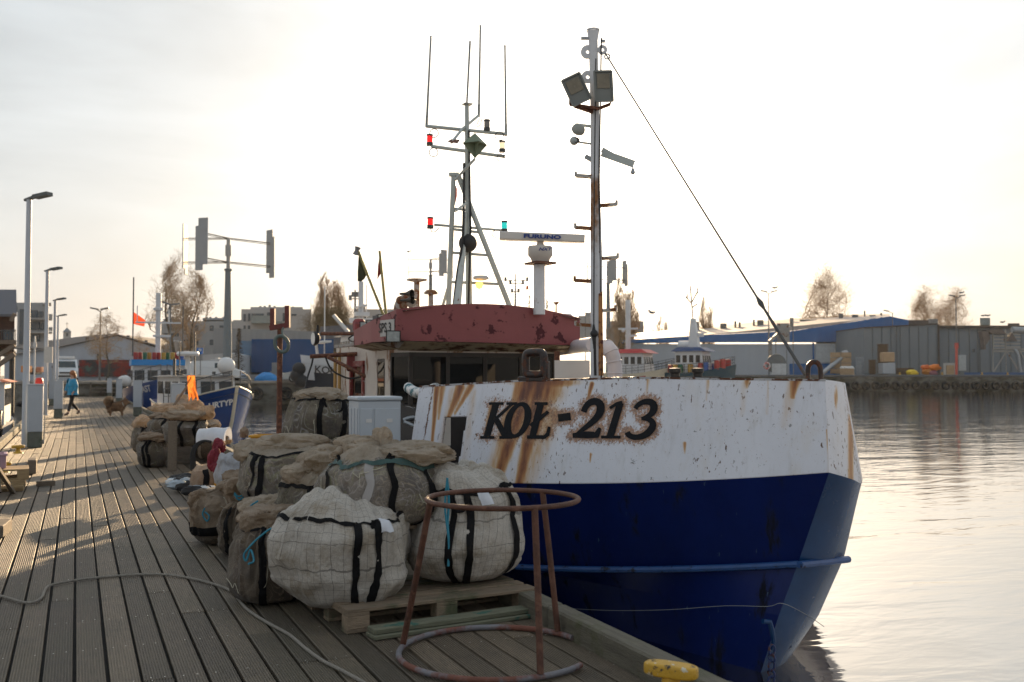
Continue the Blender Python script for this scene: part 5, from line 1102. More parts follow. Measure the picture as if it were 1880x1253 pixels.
for u, d, lab in ((108, 36.5, 'second grey service post on the left side of the pier'), (96, 52, 'third grey service post on the left behind the walker'), (112, 66, 'fourth and farthest grey service post on the left side'),
                  (327, 24, 'grey service post half hidden behind the far heap of bags and the orange rag'), (253, 38.5, 'grey service post on the right edge just beyond the dog'), (219, 54, 'slim grey service post on the right edge in front of the blue boat'), (201, 71, 'farthest grey service post on the right near the quay')):
    q = D(u, 690, d); dup(pd, (q.x, q.y, 0), 0, lab)
m_lampw = mat('lamp_post_grey', (.42, .45, .50), .45, var=.05)
def lamppost(p, H, lab, r=.075, arm=.55):
    t = thing('lamp_post', lab, 'lamp post', p, 'grey lamp posts along the left side of the pier'); p = Vector(p); b_ = MB(); b_.cyl(p, p + UP * H, r, r * .72, 14); b_.lathe(p, [(r * 1.6, 0), (r * 1.6, .02), (r, .03)], 14); b_.build('pole', m_lampw, t)
    b_ = MB(); a = p + UP * (H + .02); dx = RIGHT * .96 - VIEW * .3; b_.beam(a - dx * .1 - UP * .03, a + dx * arm * .35 + UP * .05, .10, .05); b_.beam(a + dx * arm * .3 + UP * .03, a + dx * arm + UP * .08, .19, .08); b_.build('lamp_head', mat('lamp_head_dark', (.09, .10, .10), .5), t); return t
lp = lamppost((D(48, 690, 21.8).x, D(48, 690, 21.8).y, 0), 5.42, 'tallest and nearest grey lamp post with a flat lamp head at the left edge')
for u, vt, d, lab in ((84, 492, 39, 'second lamp post from the left with a small curved top'), (99, 548, 53, 'third lamp post with a slanted head behind the second'), (105, 578, 67, 'fourth and farthest lamp post near the white van')):
    q = D(u, 690, d); H = EYE + (690 - vt) * d / FPX; o = dup(lp, (q.x, q.y, 0), 0, lab); o.scale = (1.15, 1.15, (H - .03) / 5.5)
mb = MB(); q = D(89, 652, 38.6); mb.box(q, (.32, .05, .62), rz=-YAW); solo(mb, 'notice_board', mat('sign_back', (.5, .48, .45), .5), 'small pale notice panel fixed on the second lamp post', 'sign')
# life post with red cap, boat hook upright
mb = MB(); q = D(72, 702, 22.2); mb.lathe(q - UP * .12, [(.0, 0), (.085, 0), (.085, .16), (.06, .21), (0, .225)], 16); solo(mb, 'beacon', mat('red_beacon', (.65, .06, .04), .3, trans=.3), 'round red warning beacon on top of the nearest left service post', 'beacon')
mb = MB(); a = D(63, 690, 24); mb.tube([Vector((a.x, a.y, .0)), D(64, 625, 24)], .02, 8); mb.lathe(D(64, 640, 24), [(.02, 0), (.045, .05), (.02, .2), (.015, .3)], 8); solo(mb, 'boat_hook', mat('hook_pole', (.5, .5, .5), .5), 'thin upright boat hook pole with a dark head behind the nearest service post', 'boat hook')
# ---------------------------------------------------------------- rusty fork post with a hanging ring
p = D(513, 690, 12.4); p.z = 0; t = thing('fork_post', 'tall rusty post with a U shaped red fork on top standing behind the heap', 'post', p)
mb = MB(); mb.tube([p, D(514, 605, 12.4)], .034, 10); mb.build('pole', m_rust, t)
mb = MB(); d_ = 12.4; mb.beam(D(496, 603, d_), D(531, 597, d_), .09, .06); mb.beam(D(501, 567, d_), D(501, 606, d_), .055, .08, up=VIEW); mb.beam(D(528, 562, d_), D(528, 602, d_), .055, .08, up=VIEW); mb.build('fork', mat('fork_red', (.13, .025, .022), .6, var=.3, vs=12, col2=(.3, .27, .27), s2=22, th=.70), t)
mb = MB(); mb.torus(D(517, 632, 12.2), .085, .022, 28, 10, axis=-VIEW, sy=1.2, sx=.95); mb.tube(spline([D(520, 602, 12.3), D(518, 610, 12.25), D(521, 618, 12.2)], 5), .012, 6); solo(mb, 'rubber_ring', mat('ring_greengrey', (.09, .12, .11), .6, var=.4, vs=20), 'grey green rubber ring hung by a teal cord from the rusty fork post', 'ring')
# yellow crate
def crate(p, size, rz, m_, lab, cat='crate', name='crate', group=None):
    t = thing(name, lab, cat, p, group); p = Vector(p); sx, sy, h = size; R = Matrix.Rotation(rz, 3, 'Z'); q = lambda x, y, z: p + R @ Vector((x, y, z))
    b_ = MB()
    for a, b, s_ in ((0, -sy / 2, (sx, .02, h)), (0, sy / 2, (sx, .02, h)), (-sx / 2, 0, (.02, sy - .022, h)), (sx / 2, 0, (.02, sy - .022, h)), ): b_.box(q(a, b, h / 2), s_, rz=rz)
    b_.box(q(0, 0, .012), (sx - .03, sy - .03, .02), rz=rz); b_.build('tub', m_, t)
    b_ = MB()
    for k in range(5):
        x = -sx / 2 + .04 + k * (sx - .08) / 4
        for y in (-sy / 2 - .014, sy / 2 + .014): b_.box(q(x, y, h / 2), (.022, .012, h * .85), rz=rz)
    b_.build('ribs', m_, t)
    b_ = MB()
    for a, b, s_ in ((0, -sy / 2, (sx + .06, .045, .03)), (0, sy / 2, (sx + .06, .045, .03)), (-sx / 2, 0, (.045, sy - .05, .03)), (sx / 2, 0, (.045, sy - .05, .03))): b_.box(q(a, b, h + .012), s_, rz=rz, bevel=.006)
    b_.build('rim', m_, t); return t
p = D(495, 690, 12.6); p.z = .5
m_ycr = mat('crate_yellow', (.62, .30, .02), .5, var=.1, vs=4, trans=.15)
crate(p, (.38, .28, .28), -YAW, m_ycr, 'orange yellow plastic crate at the foot of the fork post')
q = Vector(p); q.z = .24; crate(q, (.38, .28, .26), -YAW + .05, mat('crate_grey', (.3, .3, .3), .6), 'grey plastic crate under the yellow one'); q.z = 0; crate(q, (.38, .28, .22), -YAW, MATS['crate_grey'], 'lowest grey plastic crate of the stack by the fork post')
# ---------------------------------------------------------------- rubbish between the two heaps
def blobthing(name, lab, cat, parts_, mats_, group=None, part='folds'):
    mbx = MB(); 
    for (u, v, d, r1, r2, r3, sd, mi) in parts_: mbx.mi = mi; mbx.fold(D(u, v, d), (r1, r2, r3), sd, -YAW, 56, 30)
    return solo(mbx, name, mats_, lab, cat, group)
m_redc = mat('red_cloth', (.22, .02, .035), .7, var=.25, vs=8, trans=.2, bump=.5, bs=20); m_yels = mat('yellow_stripe', (.65, .33, .02), .6, var=.1)
t, b = netbag(434, 0, 11.3, .22, .22, .2, .42, m_wht, 'white plastic sack with a yellow stripe between the two heaps', seed=41, band=.42, straps=(), sm=m_yels, handle=False, top=.55, wr=.04, wd=.05, cat='sack', name='plastic_sack', hi=False, tops=((.06, 0, .40, .12, .1, .08, .4),), topm=m_wht)
netbag(440, 0, 11.2, .0, .2, .2, .30, m_sack, 'pale checked sack under the striped white sack', seed=42, band=0, straps=(), handle=False, hi=False, cat='sack', name='plastic_sack')
blobthing('red_cloth', 'crumpled crimson cloth beside the striped white sack', 'cloth', [(402, 820, 12.6, .08, .09, .10, 1, 0), (394, 845, 12.4, .08, .1, .14, 2, 0), (404, 858, 12.3, .09, .1, .08, 5, 0)], [m_redc])
mb = MB(); A_ = D(366, 806, 14); B_ = D(420, 803, 13.6); 
def sheet(a, b): c_ = A_.lerp(B_, b); ang_ = lerp(-.3, pi + .3, a); return c_ + (VIEW * -cos(ang_) * .16 + UP * sin(ang_) * .14) * (1 + .12 * noise.noise(Vector((a * 4, b * 3, 1))))
mb.smooth = True; mb.grid(sheet, 20, 16); solo(mb, 'plastic_sheet', mat('white_sheet', (.62, .66, .74), .35, trans=.25), 'arched white plastic sheet on top of the rubbish beyond the striped sack', 'sheet')
blobthing('cloth_bundle', 'glowing cream cloth bundle inside the arched white sheet', 'bundle', [(412, 808, 13.9, .10, .12, .07, 8, 0)], [m_tan]); blobthing('cloth_bundle', 'small upright grey cloth knot left of the yellow crate', 'bundle', [(448, 795, 13.0, .05, .06, .07, 9, 0)], [m_brn])
mb = MB()
for k in range(3): mb.tube(spline([D(352 + k * 3, 862, 13.2), D(351 + k * 3, 835, 13.2), D(358 + k * 3, 818, 13.2), D(372 + k * 2, 810, 13.2), D(388, 811 + k, 13.2)], 6), .016, 7)
solo(mb, 'hose', m_black, 'bent dark hoses arching beside the crimson cloth', 'hose')
netbag(374, 0, 13.2, .0, .17, .18, .36, m_brn, 'small olive brown bag behind the arched dark hoses', seed=45, band=0, straps=(.2,), handle=False, hi=False)
mb = MB(); rnd = random.Random(5); m_pl = [mat('silver_plastic', (.35, .42, .48), .25, var=.3, vs=14), m_black, mat('white_plastic', (.6, .62, .62), .35)]
for k in range(44):
    tt_ = k / 44; u = lerp(322, 392, tt_) + rnd.uniform(-10, 16); v = lerp(868, 902, tt_) + rnd.uniform(-8, 6); d_ = EYE * FPX / max(140, v + 6 - 690); mb.mi = rnd.choice((0, 1, 1, 2)); mb.blob(PZ(u, v + 12, rnd.uniform(.03, .09)), (rnd.uniform(.09, .20), rnd.uniform(.03, .07), rnd.uniform(.03, .07)), .35, k, 20, 10, 3, .9, rz=rnd.uniform(-1.2, .4))
solo(mb, 'plastic_wrapping', m_pl, 'heap of torn silver and black plastic wrapping on the deck left of the sacks', 'plastic wrapping')
for a_, b_, l_ in ((PZ(362, 862, .2), PZ(412, 902, .06), 'front one of two thin battens lying across the silver plastic'), (PZ(358, 850, .25), PZ(405, 885, .1), 'rear one of two thin battens lying across the silver plastic')): mb = MB(); mb.beam(a_, b_, .05, .04); solo(mb, 'batten', m_wood, l_, 'batten')
mb = MB(); mb.box(PZ(385, 905, .07), (.22, .3, .12), rz=-.7, bevel=.01); solo(mb, 'rubber_block', m_black, 'square black rubber block lying in front of the brown bags', 'rubber block')
mb = MB(); mb.box(PZ(432, 895, .16), (.3, .2, .1), rz=.3, bevel=.01); solo(mb, 'rubber_block', m_black, 'black rubber block under the knotted brown bundle', 'rubber block')
blobthing('cloth_bundle', 'knotted brown mesh bundle resting above the small brown bag', 'bundle', [(436, 880, 9.4, .12, .12, .10, 18, 0), (420, 892, 9.2, .1, .1, .06, 19, 0)], [m_brn])
# ---------------------------------------------------------------- far heap with wooden crate and orange rag
GF = 'net bags in the far heap on the right side of the pier'
netbag(284, 0, 17.0, .0, .26, .26, .50, m_net2, 'dark net bag with two black straps at the left foot of the far heap', GF, seed=51, band=.7, straps=(-.45, -.15), handle=False, top=.85, hi=False, tops=((.05, -.1, .50, .26, .16, .08, 0), (-.12, 0, .52, .12, .12, .08, .5)), topm=m_brn)
netbag(345, 0, 16.6, .38, .36, .3, .46, m_net2, 'dark net bag with a golden folded top on the wooden crate', GF, seed=53, band=.74, straps=(-.1, .25), handle=False, top=.85, hi=False, tops=((.0, -.12, .52, .36, .18, .09, -.2), (-.16, -.1, .58, .17, .14, .10, .2), (.28, .1, .56, .14, .14, .12, .2)))
netbag(300, 0, 17.6, .4, .24, .26, .42, m_net2, 'pale grey net bag with a curved strap left of the upright board', GF, seed=55, band=.7, straps=(.1,), handle=False, top=.8, hi=False, tops=((.0, 0, .44, .22, .14, .07, -.2),), topm=m_brn)
netbag(265, 0, 18.6, .12, .22, .2, .52, m_net2, 'dark open bag with a sunlit cream top at the back left of the far heap', GF, seed=57, band=.7, straps=(0,), handle=False, hi=False, tops=((0, 0, .55, .20, .16, .13, .1),))
netbag(330, 0, 18.3, .55, .34, .3, .40, m_net2, 'uppermost grey bag of the far heap below the orange rag', GF, seed=59, band=0, straps=(), handle=False, hi=False, tops=((-.2, -.1, .42, .32, .16, .08, .1), (.18, 0, .46, .24, .18, .13, .2), (.02, .05, .55, .12, .12, .10, .2)))
netbag(380, 0, 17.6, .1, .26, .26, .66, m_net3, 'brown bag with pale straps at the right end of the far heap', GF, seed=61, band=.65, straps=(-.3, .3), sm=m_tan, handle=False, hi=False, tops=((.1, -.05, .60, .16, .14, .08, .4),))
netbag(345, 0, 18.6, .0, .4, .3, .55, m_net2, 'low dark bag hidden behind the wooden crate', GF, seed=63, band=0, straps=(), handle=False, hi=False)
p = PZ(355, 852, .0); t = thing('wooden_crate', 'grey wooden crate with a tall corner board holding dark bags', 'crate', p); m_grw = mat('grey_planks', (.17, .145, .12), .8, var=.3, vs=5, stretch=(1.5, 1.5, 10), col2=(.07, .06, .05), s2=4, th=.58, bump=.5, bs=18)
mb = MB()
for k in range(3): mb.box(p + UP * (.13 + k * .13) + VIEW * .02, (.66, .025, .12), rz=-YAW); mb.box(p + UP * (.13 + k * .13) + VIEW * .5, (.66, .025, .12), rz=-YAW); mb.box(p + UP * (.13 + k * .13) - RIGHT * .33 + VIEW * .26, (.025, .44, .12), rz=-YAW); mb.box(p + UP * (.13 + k * .13) + RIGHT * .33 + VIEW * .26, (.025, .44, .12), rz=-YAW)
mb.build('planks', m_grw, t); mb = MB(); mb.box(D(318, 690, 16.0) * 1 + UP * (-1.55 + .42), (.14, .04, .80), rz=-YAW, bevel=.01); mb.build('corner_board', m_wood, t); mb = MB(); mb.box(p + UP * .03 + VIEW * .25, (.7, .52, .05), rz=-YAW); mb.build('bottom', m_grw, t)
mb = MB(); mb.tube([D(290, 788, 17.6), D(357, 690, 17.9)], .022, 7); t = solo(mb, 'pole', m_wood, 'slanting dark pole carrying the torn orange rag above the far heap', 'pole')
mb = MB(); mb.smooth = True
def rag(a, b):
    u = lerp(343, 358, a) + 4 * b + (6 * (b - .6) if b > .6 and a > .5 else 0); v = lerp(690, 738 - 9 * abs(sin(a * 7)) , b); return D(u, v, 17.7 + .06 * sin(a * 5 + b * 4) + .03 * sin(b * 11))
mb.grid(rag, 12, 16); mb.xf = None
del mb.f[100]; del mb.m[100]; del mb.sm[100]; del mb.uv[100]
del mb.f[111]; del mb.m[111]; del mb.sm[111]; del mb.uv[111]
solo(mb, 'orange_rag', mat('orange_cloth', (.80, .26, .05), .8, var=.12, vs=6, trans=.55), 'torn bright orange rag hanging from the slanting pole', 'rag')
# ---------------------------------------------------------------- left edge: pallets, pink crate, loose block, boards
pl0 = PZ(28, 903, 0); pallet(pl0 + Vector((-.35, .35, 0)), .0, 'bottom splintered pallet in the stack at the left edge', sx=.9, sy=.6, group='pallets stacked at the left frame edge', m_=mat('pallet_pale', (.36, .25, .13), .75, var=.25, vs=5, stretch=(1, 8, 8), bump=.5, bs=20, island=.25))
pallet(pl0 + Vector((-.33, .37, .146)), .05, 'upper pallet carrying the pink crate at the left edge', sx=.95, sy=.62, group='pallets stacked at the left frame edge', m_=MATS['pallet_pale'])
mb = MB(); rnd = random.Random(3)
for k in range(9): mb.box(pl0 + Vector((-.05 - rnd.random() * .5, rnd.uniform(-.02, .12), .04 + k * .022)), (rnd.uniform(.2, .4), .05, .02), rz=rnd.uniform(-.3, .4), ry=rnd.uniform(-.1, .1))
solo(mb, 'broken_slats', MATS['pallet_pale'], 'splintered wooden slats sticking out of the stacked pallets on the left', 'broken slats')
cp = pl0 + Vector((-.42, .35, .30)); crate(cp, (.55, .38, .17), .05, mat('crate_pink', (.42, .27, .34), .5, var=.06, trans=.1), 'pink plastic fish crate on the pallets at the left frame edge')
mb = MB(); mb.box(PZ(84, 888, .03), (.24, .09, .075), rz=.1, bevel=.008); solo(mb, 'wood_block', m_wood, 'short square wooden block lying on the deck right of the pallets', 'wood block')
mb = MB(); mb.box(PZ(52, 858, .12) + Vector((.05, .25, 0)), (.12, .5, .22), rz=0, bevel=.01); solo(mb, 'timber', m_wood, 'squared timber end just behind the pink crate', 'timber')
mb = MB(); q = PZ(-10, 985, .0); mb.box(q + Vector((-.2, .1, .06)), (.62, .5, .12), rz=-.1, bevel=.01); solo(mb, 'timber', m_wood, 'sunlit timber corner poking in at the left frame edge in the foreground', 'timber')
mb = MB(); mb.beam(D(-6, 858, 12.4), PZ(25, 905, .02), .05, .04); mb.beam(D(-6, 820, 12.8), D(-2, 905, 12.6), .05, .05); solo(mb, 'timber', m_wood, 'leaning batten against the pallets at the left frame edge', 'batten')
for k, (u, v) in enumerate(((52, 735),)):
    q = PZ(u, v + 8, .05); mb = MB(); mb.blob(q, (.5, .25, .14), .4, k, 16, 8, 4, .8)
    solo(mb, 'net_pile', m_black, ['dark heap of net on the left pier edge beyond the first service post', 'dark heap of net at the foot of the far right service post', 'dark low heap of net on the right edge behind the dog', 'flat dark net between the dog and the right service posts'][k], 'net pile')
# ================================================================ OTHER BOATS
def loft(xf, L_, B_, zdk, bow_rise, draft=.6, flare=.78, rake=.9, nst=22, bluff=2.2, zstern=None, low_sheer=0):
    """hull in local axes: x forward 0..L, y port, z up from the water; returns (hull mesh, deck edge function)"""
    def edge(t):
        x = t * L_; hb = B_ / 2 * (min(1, .78 + .22 * min(1, t / .3)) if t < .5 else (1 - ((t - .5) / .5) ** bluff)); z = zdk + bow_rise * max(0, (t - .35) / .65) ** 2 + (.15 * (1 - t / .3) ** 2 if t < .3 else 0); return x, max(hb, .02), z
    lv = [0, .28, .55, .8, 1.0]
    def P(t, s_, side):
        x, hb, z = edge(t); f = lerp(1, flare * (1 - .35 * max(0, (t - .55) / .45)), s_) if s_ < .85 else lerp(flare, .25, (s_ - .8) / .2); zz = lerp(z, -draft, s_); xx = x - rake * s_ * max(0, (t - .5) / .5) ** 1.5
        return (xx, side * hb * f, zz)
    m1 = MB(xf); m1.smooth = True
    for side in (-1, 1): m1.grid(lambda a, b: P(a, b, side), nst, 8, flip=(side < 0))
    m1.smooth = False; m1.add([P(0, k / 8, 1) for k in range(9)] + [P(0, k / 8, -1) for k in range(9)], [(k, k + 1, 10 + k, 9 + k) for k in range(8)])
    return m1, edge, P
def place(p, heading):   # local x forward -> heading vector
    h = Vector(heading); h.z = 0; h.normalize(); return Matrix.Translation(p) @ Matrix(((h.x, -h.y, 0, 0), (h.y, h.x, 0, 0), (0, 0, 1, 0), (0, 0, 0, 1)))
def rails(xf, edge, t0, t1, h, m_, par, n=8, inset=.92, name='railing', r=.018, nr=2):
    b_ = MB(xf)
    for side in (-1, 1):
        top = []
        for i in range(n + 1):
            t = lerp(t0, t1, i / n); x, hb, z = edge(t); y = side * hb * inset; b_.tube([(x, y, z), (x, y, z + h)], r, 5); top.append((x, y, z + h))
        b_.tube(top, r, 5)
        for k in range(1, nr): b_.tube([(a, b, c_ - h * k / nr) for a, b, c_ in top], r * .8, 5)
    b_.build(name, m_, par)
def house(xf, x0, x1, hw, z0, z1, m_, par, win=(3, 2), wz=(.45, .85), slope=.15, roof=None, roofm=None, fm=None, name='deckhouse', over=.15):
    b_ = MB(xf); b_.add([(x0, -hw, z0), (x1, -hw, z0), (x1, hw, z0), (x0, hw, z0), (x0, -hw, z1), (x1 - slope, -hw, z1), (x1 - slope, hw, z1), (x0, hw, z1)], [(3, 2, 1, 0), (4, 5, 6, 7), (0, 1, 5, 4), (1, 2, 6, 5), (2, 3, 7, 6), (3, 0, 4, 7)])
    ho = b_.build(name, m_, par); za, zb_ = lerp(z0, z1, wz[0]), lerp(z0, z1, wz[1])
    nf, ns = win
    for k in range(nf):
        y0 = lerp(-hw, hw, (k + .12) / nf); y1 = lerp(-hw, hw, (k + .88) / nf); xa = lerp(x1, x1 - slope, wz[0]) + .02; xb = lerp(x1, x1 - slope, wz[1]) + .02
        w_ = MB(xf); w_.add([(xa, y0, za), (xa, y1, za), (xb, y1, zb_), (xb, y0, zb_), (xa - .03, y0, za), (xa - .03, y1, za), (xb - .03, y1, zb_), (xb - .03, y0, zb_)], [(0, 1, 2, 3), (4, 7, 6, 5), (0, 4, 5, 1), (1, 5, 6, 2), (2, 6, 7, 3), (3, 7, 4, 0)]); w_.build('window', m_wing, ho)
    for side in (-1, 1):
        for k in range(ns):
            xa = lerp(x0, x1 - slope, (k + .15) / ns); xb = lerp(x0, x1 - slope, (k + .8) / ns); w_ = MB(xf); w_.box(((xa + xb) / 2, side * (hw + .01), (za + zb_) / 2), (xb - xa, .03, zb_ - za)); w_.build('window', m_wing, ho)
    if roof:
        b_ = MB(xf); b_.add([(x0 - over, -hw - over, z1 + .002), (x1 - slope + over * 1.6, -hw - over, z1 + .002), (x1 - slope + over * 1.6, hw + over, z1 + .002), (x0 - over, hw + over, z1 + .002), (x0 + over * .5, -hw + .1, z1 + roof), (x1 - slope - over * .5, -hw + .1, z1 + roof), (x1 - slope - over * .5, hw - .1, z1 + roof), (x0 + over * .5, hw - .1, z1 + roof)], [(3, 2, 1, 0), (4, 5, 6, 7), (0, 1, 5, 4), (1, 2, 6, 5), (2, 3, 7, 6), (3, 0, 4, 7)]); b_.build('roof', roofm or m_, par)
    return ho
def deckplate(xf, edge, dz, m_, par):
    b_ = MB(xf); b_.poly([(edge(k / 12)[0], -edge(k / 12)[1] * .96, edge(k / 12)[2] - dz) for k in range(13)] + [(edge(k / 12)[0], edge(k / 12)[1] * .96, edge(k / 12)[2] - dz) for k in range(12, -1, -1)]); b_.build('deck', m_, par)
m_wing = mat('boat_window', (.02, .022, .025), .12, var=.2); m_bw = mat('boat_white', (.55, .56, .58), .4, var=.06, col2=(.25, .15, .08), s2=3, th=.68)
m_bblue = mat('boat_blue', (.008, .055, .22), .35, var=.12, vs=1.5); m_bblue2 = mat('boat_light_blue', (.02, .22, .55), .5, var=.08); m_rail = mat('rail_dark', (.06, .065, .07), .5); m_grn = mat('deck_grey', (.16, .16, .15), .8)
m_bcream = mat('boat_cream', (.50, .44, .34), .5, var=.08, col2=RUST, s2=4, th=.66)
# URTYP : bow towards the camera, moored on the right of the pier behind the far heap
hd = (D(435, 690, 40) - D(300, 690, 47)); hd = Vector((.22, -.97, 0))
bow = D(436, 690, 37.5); L1 = 7.0; h_ = Vector((hd.x, hd.y, 0)).normalized(); o = Vector((bow.x, bow.y, WZ)) - h_ * L1; X1 = place(o, h_)
t = thing('fishing_boat', 'dark blue boat named URTYP with a white satellite dome behind the far heap', 'boat', o)
m1, e1, P1_ = loft(X1, L1, 2.9, 1.05, .75, bluff=3.2, rake=1.0); hu = m1.build('hull', mat('urtyp_blue', (.006, .04, .17), .25, var=.15, col2=(.5, .45, .4), s2=4, th=.74), t)
mb = MB(X1); mb.tube([(e1(k / 16)[0], e1(k / 16)[1] + .01, e1(k / 16)[2]) for k in range(17)], .03, 6); mb.tube([(e1(k / 16)[0], -e1(k / 16)[1] - .01, e1(k / 16)[2]) for k in range(17)], .03, 6); mb.tube([(e1(1)[0] - .02, 0, e1(1)[2]), (e1(1)[0] - .5, 0, .5), (e1(1)[0] - 1.0, 0, -.3)], .07, 8); mb.build('rubbing_strake', m_bcream, t)
deckplate(X1, e1, .25, m_grn, t); rails(X1, e1, .35, .98, .62, m_rail, t, 7, nr=2)
house(X1, .9, 3.9, 1.12, .9, 2.15, m_bw, t, (3, 3), roof=.07, roofm=m_dark, over=.22)
mb = MB(X1); mb.sphere((3.4, .9, 2.6), .36, 18); mb.cyl((3.4, .9, 2.1), (3.4, .9, 2.4), .1, n=10); mb.build('satellite_dome', m_white, t)
mb = MB(X1); mb.cyl((3.0, -.55, 2.1), (3.0, -.55, 3.0), .13, .09, 10); mb.lathe((3.0, -.55, 3.0), [(0, 0), (.42, .0), (.46, .08), (.40, .17), (0, .19)], 18); mb.build('radar', m_white, t)
mb = MB(X1); mb.box((4.0, -1.0, 2.35), (.12, .12, .2)); mb.box((4.2, .1, 2.3), (.14, .1, .12)); mb.tube([(2.4, -.9, 2.2), (2.4, -.9, 2.9)], .06, 6); mb.tube([(2.8, -.2, 2.1), (2.8, -.2, 4.0)], .03, 6); mb.tube([(3.2, -.95, 2.1), (3.2, -.95, 3.6)], .02, 6); mb.build('mast_gear', m_rail, t)
# lettering on the bow, camera side
tt_, s_ = .80, .16; a = X1 @ Vector(P1_(.74, .16, -1)); b = X1 @ Vector(P1_(.92, .15, -1)); c_ = X1 @ Vector(P1_(.84, .40, -1))
sd = -1 if ((X1 @ Vector(P1_(.8, .2, -1))) - Vector((0, 0, EYE))).length < ((X1 @ Vector(P1_(.8, .2, 1))) - Vector((0, 0, EYE))).length else 1
def hulltext(xf, P, t0, t1, s0, body, size, m_, par, sd, bold=.01, shear=0, sx=1, depth=.004):
    a = xf @ Vector(P(t0, s0, sd)); b = xf @ Vector(P(t1, s0, sd)); m0 = xf @ Vector(P((t0 + t1) / 2, s0, sd)); lo = xf @ Vector(P((t0 + t1) / 2, s0 + .12, sd)); xd = b - a
    if xd.dot(RIGHT) < 0: xd = -xd
    n = xd.cross(m0 - lo).normalized(); 
    if n.dot(Vector((0, 0, EYE)) - m0) < 0: n = -n
    mid = m0 + n * .05
    return text(body, size, mid, xd, m0 - lo, depth, m_, 'lettering', par, bold=bold, sx=sx, shear=shear)
hulltext(X1, P1_, .90, .985, .24, 'URTYP', .31, m_white, hu, sd, shear=.25, sx=1.05)
# second blue boat with striped barrels roof, further along
hd2 = Vector((-.02, -1, 0)); bow = D(246, 690, 55); o = Vector((D(300, 690, 55).x + .3, D(300, 690, 53).y, WZ)); 
o = D(262, 690, 58); o = Vector((4.6, o.y + 6.5, WZ)); X2 = place(o, hd2)
t = thing('fishing_boat', 'blue and white boat with coloured barrels on its light blue roof near the quay', 'boat', o)
m1, e2, P2_ = loft(X2, 11, 4.0, 1.35, .7); hu2 = m1.build('hull', m_bblue, t); deckplate(X2, e2, .2, m_grn, t); rails(X2, e2, .5, .98, .8, m_rail, t, 7, nr=3)
house(X2, 2.0, 6.2, 1.45, 1.2, 2.8, m_bw, t, (4, 3), wz=(.45, .82)); mb = MB(X2); mb.box((4.1, 0, 2.97), (4.6, 3.1, .34)); mb.build('roof', m_bblue2, t)
for k, cc in enumerate(('r', 'r', 'g', 'y', 'r', 'r', 'y', 'g', 'y', 'r', 'b')):
    mb = MB(X2); mb.lathe((5.6 - (k % 2) * .3, -1.3 + k * .26, 3.15), [(0, 0), (.12, 0), (.13, .22), (.12, .42), (0, .44)], 10); mb.build('barrel', mat('barrel_' + cc, {'r': (.32, .03, .03), 'g': (.03, .13, .07), 'y': (.42, .24, .04), 'b': (.03, .09, .30)}[cc], .5), t)
mb = MB(X2); mb.tube([(4.5, 0, 3.4), (4.5, 0, 7.2)], .16, 10); mb.box((4.5, 0, 5.4), (.1, 2.6, .1)); mb.box((4.5, .2, 4.6), (.5, 1.0, .12)); mb.tube([(4.5, .6, 5.4), (4.5, .6, 6.2)], .04, 6); mb.tube([(4.5, -1.2, 5.4), (4.5, -1.2, 6.4)], .03, 6); mb.lathe((4.5, .0, 6.1), [(0, 0), (.3, .05), (.3, .2), (0, .25)], 12); mb.build('radar_mast', m_bw, t)
mb = MB(X2); mb.tube([(3.4, -1.4, 3.4), (3.4, -1.4, 8.2)], .04, 6); mb.tube([(3.4, 1.5, 3.4), (3.4, 1.5, 6.5)], .03, 6); mb.build('whip_antenna', m_rail, t)
mb = MB(X2); mb.add([(3.4, -1.4, 6.1), (3.4, -.7, 5.6), (3.4, -.75, 5.2), (3.4, -1.4, 5.35)], [(0, 1, 2, 3)]); mb.build('flag', mat('flag_orange_red', (.7, .08, .03), .8, trans=.5), t)
hulltext(X2, P2_, .82, .95, .15, 'AST', .5, m_white, hu2, -1 if (X2 @ Vector(P2_(.8, .2, -1))).x < (X2 @ Vector(P2_(.8, .2, 1))).x else 1)
mb = MB(X2); mb.sphere((8.2, -1.9, 1.9), .32, 12); mb.sphere((7.2, -2.0, 1.9), .3, 12); mb.build('buoy', m_white, t)
# white and black trawler at the left quay, bow to the left
bow = D(551, 690, 62); hd3 = -RIGHT * .93 - VIEW * .35; h_ = hd3.normalized(); L3 = 14; o = Vector((bow.x, bow.y, WZ)) - h_ * L3; X3 = place(o, h_)
t = thing('fishing_boat', 'white and black trawler numbered KOŁ-160 with a long white derrick moored at the quay', 'boat', o)
m1, e3, P3_ = loft(X3, L3, 5.0, 2.8, .7, rake=.6, bluff=3.0); 
